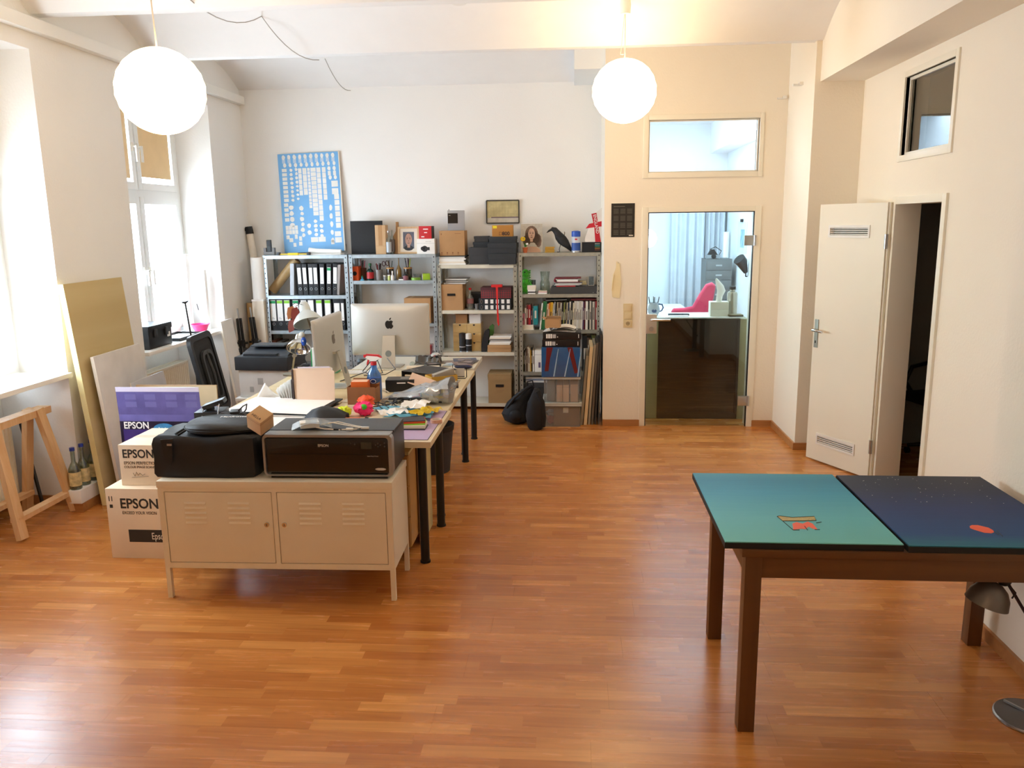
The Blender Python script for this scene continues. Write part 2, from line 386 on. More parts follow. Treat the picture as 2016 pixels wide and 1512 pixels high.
# glass door and light above it
df = struct('door_1', G().box(.605, .66, YD - .012, YD + .14, 0, 2.0, bev=.003).box(1.59, 1.645, YD - .012, YD + .14, 0, 2.0, bev=.003).box(.66, 1.59, YD - .012, YD + .14, 1.955, 2.0, bev=.003), cream)
obj('seal', G().box(.66, .668, YD + .0, YD + .03, 0, 1.955).box(1.582, 1.59, YD, YD + .03, 0, 1.955).box(.668, 1.582, YD, YD + .03, 1.947, 1.955), black, df, label='black rubber seal')
obj('glass_leaf', G().box(.672, 1.578, YD + .005, YD + .013, .008, 1.942), glass('door_glass', 'eef6f6', .09), df)
for z in (1.70, .245):
    a = obj('hinge', G().box(1.505, 1.60, YD - .022, YD + .004, z - .045, z + .045, bev=.003).cyl((1.597, YD - .02, z - .045), (1.597, YD - .02, z + .045), .012, n=10), steel, df)
lk = obj('lock_plate', G().box(.655, .755, YD - .022, YD + .004, .87, 1.05, bev=.012), M('satin_aluminium', 'c9c2b6', .35, .6), df)
obj('lever_handle', G().tube([(.70, YD - .02, 1.0), (.70, YD - .065, 1.0), (.715, YD - .072, 1.0), (.87, YD - .072, 1.0)], .010, 10), chrome, lk)
obj('keyhole', G().cyl((.705, YD - .03, .915), (.705, YD - .02, .915), .022, n=16).box(.70, .71, YD - .032, YD - .028, .905, .925), steel, lk)
w5 = struct('window_3', G().box(.605, .65, YD - .012, YD + .14, 2.25, 2.785, bev=.003).box(1.6, 1.635, YD - .012, YD + .14, 2.25, 2.785, bev=.003).box(.65, 1.6, YD - .012, YD + .14, 2.25, 2.295, bev=.003).box(.65, 1.6, YD - .012, YD + .14, 2.74, 2.785, bev=.003), cream)
obj('glazing_bead', G().box(.65, .662, YD + .02, YD + .05, 2.295, 2.74).box(1.588, 1.6, YD + .02, YD + .05, 2.295, 2.74).box(.662, 1.588, YD + .02, YD + .05, 2.295, 2.307).box(.662, 1.588, YD + .02, YD + .05, 2.728, 2.74), cream, w5)
obj('pane', G().box(.662, 1.588, YD + .03, YD + .036, 2.307, 2.728), pane, w5)
# transom light in the right wall
w6 = struct('window_4', G().box(2.188, 2.35, 5.09, 5.13, 2.25, 2.83, bev=.003).box(2.188, 2.35, 5.86, 5.9, 2.25, 2.83, bev=.003).box(2.188, 2.35, 5.13, 5.86, 2.25, 2.29, bev=.003).box(2.188, 2.35, 5.13, 5.86, 2.79, 2.83, bev=.003), cream)
obj('glazing_bead', G().box(2.22, 2.25, 5.13, 5.15, 2.29, 2.79).box(2.22, 2.25, 5.84, 5.86, 2.29, 2.79).box(2.22, 2.25, 5.15, 5.84, 2.29, 2.31).box(2.22, 2.25, 5.15, 5.84, 2.77, 2.79), cream, w6)
obj('pane', G().box(2.232, 2.238, 5.15, 5.84, 2.31, 2.77), glass('transom_glass', 'c8ccc8', .2), w6)
# right door: casing, open leaf with ventilation grilles
d2 = struct('door_2', G().box(2.183, 2.355, 5.08, 5.135, 0, 2.02, bev=.003).box(2.183, 2.355, 5.845, 5.9, 0, 2.02, bev=.003).box(2.183, 2.355, 5.135, 5.845, 1.97, 2.02, bev=.003), cream)
hx, hy = 2.165, 5.89
ang = math.atan2(6.45 - hy, 1.877 - hx); LW = .63
# leaf swung back into the room; local x runs from the hinge to the free edge
leaf = obj('door_leaf', holes(G(), 0, LW, .012, 1.985, -.02, .02, [(.155, .515, .16, .215), (.155, .515, 1.76, 1.815)]), cream, d2, (hx, hy, 0), (0, 0, ang), label='cream door leaf standing open')
obj('rebate', G().box(-.012, 0, -.02, .008, .012, 1.985), cream, leaf)
for z in (.1875, 1.7875):
    gg = G().box(.14, .53, .02, .026, z - .045, z - .0275).box(.14, .53, .02, .026, z + .0275, z + .045).box(.14, .155, .02, .026, z - .0275, z + .0275).box(.515, .53, .02, .026, z - .0275, z + .0275)
    for k in range(4): gg.box(.155, .515, .004, .022, z - .024 + k * .0145, z - .018 + k * .0145)
    obj('ventilation_grille', gg, plasticw, leaf)
    obj('grille_backing', G().box(.155, .515, -.018, -.014, z - .0275, z + .0275), M('grille_shadow_gap', '8d8a80', .8), leaf)
hp = obj('handle_plate', G().box(.575, .612, .02, .028, .90, 1.12, bev=.004), M('handle_grey', 'a8b0aa', .4, .5), leaf)
obj('lever_handle', G().tube([(.593, .025, 1.04), (.593, .07, 1.04), (.58, .078, 1.04), (.48, .078, 1.035)], .009, 10).tube([(.593, -.02, 1.04), (.593, -.07, 1.04), (.58, -.078, 1.04), (.48, -.078, 1.035)], .009, 10), chrome, leaf)
obj('keyhole', G().box(.588, .598, .0278, .0295, .935, .955), black, leaf)
for z in (.25, 1.72): obj('hinge', G().cyl((-.004, .02, z - .05), (-.004, .02, z + .05), .011, n=12), steel, leaf)

# rooms beyond
struct('wall_office', G().box(.27, 2.3, 12.0, 12.15, 0, 3.4).box(.0, .27, 8.6, 12.15, 0, 3.4).box(2.15, 2.3, YD + .13, 12.0, 0, 3.4), M('office_wall', 'e9eef0', .85, var=.01))
struct('ceiling_office', G().box(0, 2.3, YD + .13, 12.15, 3.2, 3.4).box(1.9, 2.15, YD + .13, 12.0, 2.8, 3.2), M('office_ceiling', 'eef1f2', .85, var=.01))
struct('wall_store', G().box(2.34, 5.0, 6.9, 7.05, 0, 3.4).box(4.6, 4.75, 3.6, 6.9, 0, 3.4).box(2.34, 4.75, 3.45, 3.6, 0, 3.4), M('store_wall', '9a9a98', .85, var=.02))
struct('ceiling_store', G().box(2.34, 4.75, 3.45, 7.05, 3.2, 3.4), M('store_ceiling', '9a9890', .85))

# ================================================================ helpers for furniture and boxes
ORD = ['leftmost', 'second from the left', 'third from the left', 'fourth from the left', 'fifth from the left', 'sixth from the left', 'seventh from the left', 'eighth from the left', 'ninth from the left', 'tenth from the left', 'eleventh from the left', 'twelfth from the left', 'thirteenth from the left', 'fourteenth from the left', 'fifteenth from the left', 'sixteenth from the left', 'seventeenth from the left', 'eighteenth from the left', 'nineteenth from the left', 'twentieth from the left', 'twenty-first from the left', 'twenty-second from the left', 'twenty-third from the left', 'twenty-fourth from the left', 'twenty-fifth from the left', 'twenty-sixth from the left', 'twenty-seventh from the left', 'twenty-eighth from the left', 'twenty-ninth from the left', 'thirtieth from the left', 'thirty-first from the left', 'thirty-second from the left', 'thirty-third from the left', 'thirty-fourth from the left', 'thirty-fifth from the left', 'thirty-sixth from the left']
def bx(name, label, cat, R, Y, D, mat, z=None, rz=0, group=None, bev=.002, h=None):
    """a box whose front face stands at Y; origin at the middle of its front bottom edge"""
    X0, X1, Z0, Z1 = rect_px(*R, Y)
    if z is not None: Z0 = z
    if h: Z1 = Z0 + h
    W, H = X1 - X0, Z1 - Z0
    t = thing(name, label, cat, ((X0 + X1) / 2, Y, Z0), rz, group)
    obj('body', G().box(-W / 2, W / 2, 0, D, 0, H, bev=bev), mat, t)
    return t, W, D, H
def mbox(name, label, cat, X0, X1, Y0, Y1, Z0, Z1, mat, rz=0, group=None, bev=.002):
    W, D, H = X1 - X0, Y1 - Y0, Z1 - Z0
    t = thing(name, label, cat, ((X0 + X1) / 2, (Y0 + Y1) / 2, Z0), rz, group)
    obj('body', G().box(-W / 2, W / 2, -D / 2, D / 2, 0, H, bev=bev), mat, t)
    return t, W, D, H
def archive_box(label, R, Y, D, z, mat, rz=0):
    X0, X1, Z0, Z1 = rect_px(*R, Y); W, H = X1 - X0, Z1 - z
    t = thing('archive_box', label, 'box', ((X0 + X1) / 2, Y, z), rz)
    obj('body', G().box(-W / 2 + .004, W / 2 - .004, .004, D - .004, 0, H - .01), mat, t)
    lh = H * .22
    obj('lid', G().prism([(-W / 2, H), (W / 2, H), (W / 2, H - lh * .35), (W / 2 - .03, H - lh), (-W / 2 + .03, H - lh), (-W / 2, H - lh * .35)], 0, .004).box(-W / 2, W / 2, .004, D, H - .004, H)
        .prism([(.0, H), (D, H), (D, H - lh * .35), (D - .03, H - lh), (.03, H - lh), (0, H - lh * .35)], W / 2 - .004, W / 2, 'x').prism([(.0, H), (D, H), (D, H - lh * .35), (D - .03, H - lh), (.03, H - lh), (0, H - lh * .35)], -W / 2, -W / 2 + .004, 'x'), mat, t)
    hw = W * .17
    obj('grip_hole', G().box(-hw, hw, -.001, .0045, H * .56, H * .65, bev=.0004), M('grip_hole_dark', '1a1410', .9), t, label='dark oval grip hole')
    obj('print', G().box(-W * .15, W * .15, .003, .0038, H * .44, H * .446).box(-W * .13, W * .13, .003, .0038, H * .39, H * .396), M('box_print', '8d6a48', .8), t)
    return t
def crumple(g, c, r, seed, sx=1, sy=1, sz=.5, n=14, k=9, am=.5): return g.ell(c, (r * sx, r * sy, r * sz), n, k, noise=am, seed=seed)
def sheet(w, d, bend=.0, t=.0006, n=6, T=None):
    g = G(); top = [(-w / 2 + w * i / n, bend * sin(pi * i / n)) for i in range(n + 1)]
    g.prism(top + [(x, z - t) for x, z in top[::-1]], -d / 2, d / 2, 'y', T); return g

# ================================================================ pendant lanterns
lampm = M('lit_rice_paper', 'fff4dd', .8, var=0, emit=(1.0, .70, .36, 1), es=6.8)
def pendant(label, c, r, ztop, bend):
    t = thing('pendant_lamp', label, 'lamp', c)
    g = G(); prof = []
    for i in range(41):
        a = -pi / 2 + .14 + (pi - .28) * i / 40
        rr = r * cos(a) * (1 + (.014 if i % 4 == 2 else -.004 if i % 4 == 0 else .004)); prof.append((rr, r * .97 * sin(a)))
    g.lathe(prof, 22, caps=False); obj('paper_shade', g, lampm, t)
    g = G()
    for s in (-1, 1): g.tube([(r * .14 * cos(a), r * .14 * sin(a), s * r * .96) for a in [2 * pi * k / 16 for k in range(17)]], .002, 5)
    obj('wire_ring', g.tube([(-r * .14, 0, r * .96), (r * .14, 0, r * .96)], .0015, 5), steel, t)
    obj('lamp_holder', G().cyl((0, 0, r * .45), (0, 0, r * .78), .018), plasticw, t)
    h = ztop - c[2]
    obj('cord', G().tube([(0, 0, r * .75), (bend * .3, 0, r + (h - r) * .35), (bend, 0, h)], .0035, 6), M('lamp_cord', 'd8cfc0', .5), t)
    return t, h
t, h = pendant('large round white paper lantern lit, hanging by the left windows', (-2.046, 4.1, 2.542), .212, 3.40, -.03)
obj('ceiling_hook', G().tube([(-.03, 0, h + .002), (-.03, 0, h + .03)], .004, 6), steel, t)
t, h = pendant('round white paper lantern lit, hanging in front of the glass door wall', (.36, 6.2, 2.80), .229, 3.33, 0)
obj('ceiling_rose', G().lathe([(.035, h - .01), (.04, h + .05), (.03, h + .11)], 20), plasticw, t)
obj('spare_loop', G().tube([(-.005, 0, h + .0), (-.03, 0, h - .28), (-.01, 0, .25)], .002, 5), M('lamp_cord', 'd8cfc0'), t)

t, h = pendant('unseen round white paper lantern lit, added behind the viewpoint for warm light', (-.6, -1.0, 2.75), .229, 3.33, 0)  # out of view, added to throw warm light on the cabinet front
obj('ceiling_rose', G().lathe([(.035, h - .01), (.04, h + .05), (.03, h + .11)], 20), plasticw, t)
# smoke alarm and hooks on the ceiling, cable swagged along it
t = thing('smoke_alarm', 'round white smoke alarm on the ceiling between the two lanterns', 'smoke alarm', (-.765, 5.75, 3.36))
obj('body', G().lathe([(.05, .09), (.055, 0), (.056, -.02), (.05, -.045), (.046, -.05)], 28), plasticw, t)
obj('vent_ring', G().lathe([(.0505, -.04), (.0475, -.040), (.0475, -.020), (.0505, -.02)], 28, caps=False), black, t)
for k in range(12): obj('vent_rib', G().box(.048, .0565, -.003, .003, -.042, -.018, Matrix.Rotation(2 * pi * k / 12, 3, 'Z')), plasticw, t)
def swag(pts, label):
    out = []
    for (a, b, s) in pts:
        a, b = Vector(a), Vector(b)
        for i in range(9):
            u = i / 8; p = a.lerp(b, u); p.z -= s * 4 * u * (1 - u); out.append(p)
    solo('ceiling_cable', G().tube(out, .0035, 6), M('grey_cable', 'a8a29a', .6), label, 'cable')
H0, H1, H2 = at(515, 32, Y=6.27), at(628, 118, Y=6.78), at(640, 116, Y=6.85)
swag([(at(355, -18, Y=5.0), H0, .10), (H0, H1, .085)], 'thin grey cable swagged in loops from hooks on the near vault')
swag([(H2, at(690, 178, Y=8.36), .07)], 'short thin grey cable drooping from the farthest ceiling vault')
for p, l in (((1.80, 7.1, 2.86), 'small white wall clip high on the bright alcove side'), ((1.76, 7.43, 2.86), 'small white wall clip in the corner beside the alcove side')):
    a = at(1580, 165, X=1.83) if 'high' in l else at(1548, 192, Y=7.46)
    t = thing('wall_clip', l, 'clip', a)
    obj('base', G().box(-.03, .0, -.03, .03, -.012, .012, bev=.003), plasticw, t); obj('arm', G().box(-.075, -.03, -.012, .012, -.014, .0, bev=.002), plasticw, t)

# ================================================================ steel shelving
def shelving(label, X0, X1, ztop, zs, mat, sm):
    t = thing('steel_shelving_unit', label, 'shelf', ((X0 + X1) / 2, 8.1, 0)); W = X1 - X0; D = .32
    for sx in (-1, 1):
        for y in (0, D):
            xo = sx * W / 2; sy = 1 if y == 0 else -1
            p = obj('post', G().prism([(xo, y), (xo - sx * .034, y), (xo - sx * .034, y + sy * .002), (xo - sx * .002, y + sy * .002), (xo - sx * .002, y + sy * .034), (xo, y + sy * .034)], 0, ztop, 'z'), mat, t)
            if y == 0:
                g = G(); z = .05
                while z < ztop - .02: g.box(xo - sx * .017 - .004, xo - sx * .017 + .004, -.0006, .001, z, z + .014); z += .05
                h = obj('punched_hole', g, ink, p); h['kind'] = 'stuff'
    for z in zs:
        s = obj('shelf_board', G().box(-W / 2 + .003, W / 2 - .003, .003, D - .003, z - .002, z).box(-W / 2 + .003, W / 2 - .003, .003, .006, z - .034, z - .002).box(-W / 2 + .003, W / 2 - .003, D - .006, D - .003, z - .034, z - .002)
                .box(-W / 2 + .003, -W / 2 + .005, .006, D - .006, z - .034, z - .002).box(W / 2 - .005, W / 2 - .003, .006, D - .006, z - .034, z - .002), sm, t)
    return t
zt = lambda x, y: at(x, y, Y=8.1).z
ZU1 = [1.585, zt(600, 582), zt(600, 651), .45, .09]; ZU2 = [1.585, zt(770, 552.5), zt(770, 637), zt(770, 700), .09]
ZU3 = [1.475, zt(940, 611), zt(940, 694), zt(940, 794)]; ZU4 = [1.585, zt(1100, 579), zt(1100, 650), zt(1100, 733), .09]
shelving('galvanised steel shelving unit holding two rows of lever arch files', -3.14, -2.27, 1.585, ZU1, galv, galv)
shelving('galvanised steel shelving unit behind the large monitor, pots of pens on it', -2.255, -1.375, 1.585, ZU2, galv, galv)
shelving('lower steel shelving unit with cream boards and cardboard archive boxes', -1.36, -.565, 1.475, ZU3, galv2, creamst)
shelving('rightmost steel shelving unit full of books beside the inner wall', -.545, .262, 1.585, ZU4, galv2, galv2)

# lever arch files
bink = M('file_board_black', '1b1c20', .6, var=.15, vs=60); flabel = M('file_label_white', 'f2f1ee', .7, var=0)
def lever_file(x, z, w, h, lean, lab, label, group, body=bink):
    t = thing('lever_arch_file', label, 'file', (x, 8.13, z), (0, lean, 0), group)
    obj('cover', G().box(-w / 2, w / 2, 0, .27, 0, h, bev=.002), body, t)
    if lab:
        c, la, lb = lab
        s = obj('spine_label', G().box(-w * .36, w * .36, -.001, 0, h * la, h * lb), flabel, t)
        if c: obj('label_band', G().box(-w * .36, w * .36, -.0014, -.001, h * (lb - .10), h * (lb - .015)), M('band_' + c, {'g': '0f9a58', 'l': '8fd23a'}[c], .6), s)
        obj('label_print', G().box(-w * .2, w * .15, -.0013, -.001, h * (la + .06), h * (la + .075)).box(-w * .2, w * .05, -.0013, -.001, h * (la + .1), h * (la + .11)), M('label_ink', '8f8f96', .6), s)
        obj('finger_ring', G().tube([(.012 * cos(a), -.002, h * .2 + .012 * sin(a)) for a in [2 * pi * k / 16 for k in range(17)]], .0022, 5), steel, t)
        obj('finger_hole', G().cyl((0, -.0008, h * .2), (0, .0005, h * .2), .010, n=16), ink, t)
    return t
zz = ZU1[1]
for i, (xp, ln) in enumerate(((590.5, -.02), (601, -.02), (612.5, 0), (622, .0), (634.5, .03), (648, .05), (660, .06))):
    x = at(xp, 560, Y=8.13).x; hh = .315
    lever_file(x - sin(ln) * .15, zz + .002 + abs(sin(ln)) * .024, .049, hh, ln, ('g' if i == 5 else '', .36, .88), 'black file with %s label, %s on the upper shelf' % ('green topped' if i == 5 else 'white', ORD[i]), 'lever arch files on the upper shelf')
solo('grey_folder', G().box(-.02, .02, 0, .25, 0, .32, bev=.003), M('pale_grey_board', 'b9bec4', .6), 'pale grey folder leaning beside the kraft tube on the file shelf', 'folder', (at(575, 580, Y=8.13).x, 8.13, zz + .002), (0, .06, 0))
solo('grey_folder', G().box(-.015, .015, 0, .25, 0, .305, bev=.003), M('warm_grey_board', '9e9793', .6), 'warm grey folder at the right end of the upper file row', 'folder', (at(665, 580, Y=8.13).x, 8.13, zz + .003), (0, .10, 0))
t = thing('cardboard_tube', 'brown kraft cardboard tube slanting across the upper file shelf', 'tube', at(537, 577, Y=8.27))
a = at(537, 575, Y=8.27); b = at(584, 514, Y=8.27); d = (b - a)
obj('tube_wall', G().tube([(0, 0, .0), tuple(d)], .048, 20), wood('kraft', 'b08d5a', 'c09d6a', 1, .3), t); t.location.z = zz + .038; t.location.x = a.x
obj('end_cap', G().cyl(tuple(d), tuple(d * 1.01), .046, n=20), card, t)
zz = ZU1[2]; cols = ['g', 'l', 'l', 'g', '', '', 'l', 'l', '', '']
for i, xp in enumerate((538.5, 552, 566, 583, 599, 613, 629, 646, 664, 675)):
    x = at(xp, 620, Y=8.13).x; c = cols[i]
    lever_file(x, zz + .001, .078 if i < 9 else .036, .325, 0, (c, .3, .95 if i < 8 else .85), 'wide file with %s label, %s on the lower shelf' % ({'g': 'green topped', 'l': 'lime topped', '': 'white'}[c], ORD[i]), 'lever arch files on the lower shelf')
# green cardboard files in the shelf below, behind the desk lamps
for i, (xp, c, n, h) in enumerate(((540, '7a4a38', 'brown', .26), (552, '6b6258', 'grey', .25), (566, '8a8278', 'taupe', .24))):
    solo('folder', G().box(-.025, .025, 0, .22, 0, h, bev=.002), M('folder_' + n, c, .7), '%s folder upright on the third shelf below the lever arch files' % n, 'folder', (at(xp, 700, Y=8.15).x, 8.15, .451))

# ---------------------------------------------------------------- things on top of and inside the first unit
t = thing('cordless_phone', 'black cordless phone standing in a grey cradle on the left shelving unit', 'phone', (at(531, 497, Y=8.2).x, 8.2, 1.5855))
obj('cradle', G().box(-.055, .055, -.03, .04, 0, .035, bev=.008).box(-.055, -.03, -.02, .03, .03, .075, bev=.005).box(.03, .055, -.02, .03, .03, .075, bev=.005), grey, t)
obj('handset', G().box(-.024, .024, -.015, .012, .02, .155, bev=.008), black, t); obj('keypad', G().box(-.016, .016, -.0165, -.0145, .04, .09), dgrey, t)
t = thing('bar_clamp', 'yellow and black bar clamp lying on the left shelving unit', 'clamp', (at(578, 497, Y=8.14).x, 8.14, 1.5855))
obj('bar', G().box(-.16, .16, -.008, .008, .006, .016), yellow, t); obj('jaw', G().box(-.17, -.14, -.02, .02, 0, .03, bev=.004), black, t); obj('jaw', G().box(.14, .17, -.02, .02, 0, .03, bev=.004), black, t)
obj('grip', G().box(-.06, .05, -.014, .014, 0, .024, bev=.006), yellow, t)
t = thing('poster', 'tall sky blue poster with rows of white cut-out shapes leaning on the back wall', 'poster', (0, 0, 0))
a, b, c = at(556, 497, Y=8.38), at(546, 300, Y=8.43), at(664, 297, Y=8.43)
PW, PH = .635, 1.0
o = Matrix.Translation((-3.02, 8.375, 1.588)) @ Euler((-.055, -.025, 0)).to_matrix().to_4x4(); t.matrix_world = o
t.location = (-3.005, 8.375, 1.600); t.rotation_euler = (-.055, -.03, 0)
obj('sheet', G().box(0, PW, 0, .004, 0, PH), M('poster_blue', '74b2e6', .45, var=.03), t)
g = G(); pr = random.Random(3)
def leafshape(g, x, z, w, h, k=7, seed=0):
    r = random.Random(seed); pts = [(x + w / 2 * cos(2 * pi * i / k) * (1 + .3 * (r.random() - .5)), z + h / 2 * sin(2 * pi * i / k) * (1 + .3 * (r.random() - .5))) for i in range(k)]
    g.prism(pts, -.0008, 0, 'y')
for i in range(10):
    x = .06 + i * .0575
    leafshape(g, x, .965, .036, .05, 8, i); leafshape(g, x + .008, .885, .032, .045, 8, i + 20)
    for q in range(4): g.box(x - .014 + q * .008, x - .010 + q * .008, -.0007, 0, .905, .945)
for i in range(8): g.box(.035, .085, -.0008, 0, .82 - i * .043, .852 - i * .043)
for i in range(8): leafshape(g, .13, .835 - i * .043, .035, .034, 6, 50 + i)
for i in range(8): leafshape(g, .185, .84 - i * .042, .03, .024 if i > 3 else .034, 10, 70 + i)
for c_, (x, w, n, hh) in enumerate(((.205, .035, 5, .055), (.25, .042, 4, .068), (.30, .028, 12, .034), (.335, .055, 11, .044), (.397, .042, 10, .054), (.455, .038, 6, .055))):
    for i in range(n): g.box(x, x + w, -.0008, 0, .85 - (i + 1) * hh + .004, .85 - i * hh)
for i in range(2):
    leafshape(g, .53 + i * .055, .835, .035, .045, 8, 90 + i); leafshape(g, .535 + i * .055, .745, .035, .045, 8, 95 + i); g.box(.515 + i * .055, .545 + i * .055, -.0007, 0, .765, .81)
    g.box(.545, .612, -.0008, 0, .65 - i * .075, .71 - i * .075)
for i in range(6): g.box(.565, .615, -.0008, 0, .525 - i * .058, .575 - i * .058)
for i in range(5): leafshape(g, .52, .44 - i * .083, .034, .06, 9, 120 + i)
for i in range(4): leafshape(g, .105, .46 - i * .06, .05, .05, 9, 130 + i); g.box(.03, .075, -.0007, 0, .47 - i * .05, .505 - i * .05)
for i in range(3): leafshape(g, .21, .45 - i * .11, .045, .05, 9, 140 + i); leafshape(g, .215, .395 - i * .11, .035, .04, 9, 150 + i); leafshape(g, .41, .26 - i * .05, .04, .04, 9, 160 + i)
for i in range(4): leafshape(g, .35, .31 - i * .045, .038, .038, 12, 170 + i)
for i in range(2): leafshape(g, .28, .27 - i * .07, .045, .05, 9, 180 + i)
for i in range(4):
    for j in range(2): g.box(.03 + i * .033, .06 + i * .033, -.0008, 0, .19 + j * .045, .232 + j * .045)
for (x, z, w, h) in ((.03, .14, .035, .04), (.06, .11, .04, .04), (.12, .14, .03, .045), (.165, .12, .03, .045), (.29, .10, .075, .05), (.37, .10, .075, .05), (.545, .15, .065, .05), (.545, .085, .07, .055), (.10, .06, .03, .04), (.16, .07, .035, .04), (.5, .07, .035, .045)): g.box(x, x + w, -.0008, 0, z, z + h)
o = obj('printed_shapes', g, M('poster_white', 'ebe9e4', .5, var=.05, vs=12), t, label='white printed cut-out shapes'); o['kind'] = 'stuff'
obj('edge_fold', G().box(PW - .002, PW + .01, 0, .012, 0, PH), paperc, t)
t = thing('paper_bundle', 'bundle of loosely rolled white paper lying in front of the blue poster', 'paper', (at(641, 497, Y=8.2).x, 8.2, 1.5855))
obj('lower_sheet', G().box(-.16, .17, -.05, .09, 0, .012, bev=.004), paper, t)
g = G(); g.tube([(-.17, 0, .045), (-.1, .0, .04), (.0, .01, .036), (.16, .01, .032)], [.03, .024, .022, .02], 10)
obj('rolled_sheet', g, paper, t)
a = at(678, 487, Y=8.45)
t = thing('wall_socket', 'small grey socket plate on the back wall beside the blue poster', 'socket', (a.x, 8.45, a.z)); obj('plate', G().box(-.03, .03, -.012, 0, -.035, .035, bev=.003), M('socket_grey', 'cfc9c2', .5), t); obj('insert', G().box(-.015, .015, -.014, -.011, -.018, .018), M('socket_insert', '6a6a70', .5), t)

# left corner: standing cartons, tubes, tripods
t = thing('tall_carton', 'tall white square carton standing left of the shelving units', 'carton', (-3.20, 8.12, 0)); obj('body', G().box(-.065, .055, -.07, .07, 0, 1.145, bev=.003), cardw, t); obj('lid', G().box(-.068, .058, -.073, .073, 1.13, 1.148), paper, t)
t = thing('paper_roll', 'thick white paper roll standing on top of the tall white carton', 'paper roll', (-3.20, 8.1, 1.149)); obj('roll', G().cyl((0, 0, 0), (0, 0, .42), .064, n=28), paper, t); obj('core', G().lathe([(.03, .405), (.03, .4215)], 20), card, t)
t = thing('poster_tube', 'white poster tube with a black cap leaning in the far left corner', 'tube', (-3.16, 8.33, 0)); obj('tube_wall', G().cyl((0, 0, .01), (-.20, .03, 1.82), .036, n=20), paperc, t)
obj('cap', G().cyl((-.197, .03, 1.80), (-.206, .031, 1.875), .040, .036, n=12).box(-.25, -.2, .01, .05, 1.83, 1.86), blackm, t)
t = thing('brown_paper_roll', 'roll of brown kraft paper standing in the far left corner', 'paper roll', (-3.335, 8.22, 0)); obj('roll', G().cyl((0, 0, 0), (0, 0, 1.10), .055, n=24), wood('kraft', 'b08d5a', 'c09d6a', 1, .3), t); obj('core', G().cyl((0, 0, 1.1), (0, 0, 1.102), .02, n=12), blackm, t)
t = thing('cardboard_piece', 'torn brown cardboard piece standing behind the kraft roll', 'cardboard', (-3.26, 8.43, 0)); obj('panel', G().prism([(-.12, 0), (.05, 0), (.05, 1.22), (-.02, 1.22), (-.02, 1.17), (-.07, 1.16), (-.1, 1.05)], -.008, 0), M('brown_card_dark', '7d5638', .85), t); obj('fluted_edge', G().box(-.12, .05, -.01, -.008, 0, .008), card, t)
t = thing('foam_board', 'white foam board leaning under the far end of the window sill', 'board', (-3.225, 7.60, 0), (0, -.13, .06)); obj('panel', G().box(-.02, .0, -.12, .18, .002, 1.0), paper, t); obj('edge_band', G().box(-.02, .0, -.125, -.12, .002, 1.0), paperc, t)
for i, (x0, x1, l) in enumerate(((482, 480, 'folded black tripod left of the tall carton'), (494, 487, 'folded black tripod nearest the tall white carton'))):
    b = at(x0 + 6, 700, Y=7.9); t = thing('tripod', l, 'tripod', (b.x + .0 + .05 * i, 7.86 + .12 * i, 0), (0, -.05 - .03 * i, 0))
    obj('centre_column', G().cyl((0, 0, .3), (0, 0, 1.08), .008, n=10), steel, t)
    for k in range(3):
        a = 2 * pi * k / 3; lg = obj('leg', G().tube([(.05 * cos(a), .05 * sin(a), .0), (.024 * cos(a), .024 * sin(a), .5), (.018 * cos(a), .018 * sin(a), .98)], [.009, .012, .014], 8), black, t)
        obj('lever_lock', G().box(-.012, .012, -.02, .02, -.02, .02), dgrey, lg, (.03 * cos(a), .03 * sin(a), .66))
    obj('collar', G().cyl((0, 0, .70), (0, 0, .76), .035, n=12).cyl((-.06, 0, .73), (.06, 0, .73), .012, n=8), black, t)

# ---------------------------------------------------------------- second unit
z = 1.5855; fz = lambda px, Y=8.16: at(px, 480, Y=Y).x
t, W, D, H = bx('black_board', 'square black board standing on the second shelving unit', 'board', (692, 435, 752, 497), 8.3, .02, blackm, z); obj('edge_strip', G().box(-W / 2, W / 2, -.001, .02, H, H + .003), dgrey, t)
t, W, D, H = bx('tall_carton_box', 'tall narrow cardboard box beside the square black board', 'box', (740, 443, 758, 497), 8.16, .12, card2, z); obj('lid_seam', G().box(-W / 2 - .001, W / 2 + .001, -.001, .121, H * .28, H * .285), M('box_print', '8d6a48'), t); obj('tape', G().box(-.02, .02, -.0006, .0, H * .3, H), card, t)
def bottle(name, label, cat, x, Y, z, r, h, mat, neck=.3, nr=.35, cap=None, liquid=None, lab=None, group=None, sh=.62, parts=True):
    t = thing(name, label, cat, (x, Y, z), 0, group)
    obj('body', G().lathe([(r * .9, 0), (r, .006), (r, h * sh), (r * .85, h * (sh + .07)), (r * nr, h * (1 - neck * .7)), (r * nr, h)], 20), mat, t)
    if liquid: obj('liquid', G().lathe([(r * .88, .004), (r * .93, .008), (r * .93, h * sh * liquid[1])], 20), liquid[0], t)
    if cap: obj('cap', G().cyl((0, 0, h - .004), (0, 0, h + cap[1]), r * nr * 1.2, n=14), cap[0], t)
    if lab: obj('label', G().lathe([(r * 1.01, h * lab[1]), (r * 1.01, h * lab[2])], 20, caps=False), lab[0], t)
    return t
bottle('glass_bottle', 'slim clear glass bottle left of the paper wrapped bottle', 'bottle', fz(765), 8.17, z, .026, .22, cglass, cap=(steel, .01), lab=(M('silver_label', 'b9c0c6', .4), .08, .55))
bottle('glass_bottle', 'clear glass bottle with dark lettering between tall box and wrapped bottle', 'bottle', fz(772, 8.22), 8.23, z, .025, .24, cglass, lab=(M('etched_lettering', '6b6260', .6), .1, .6))
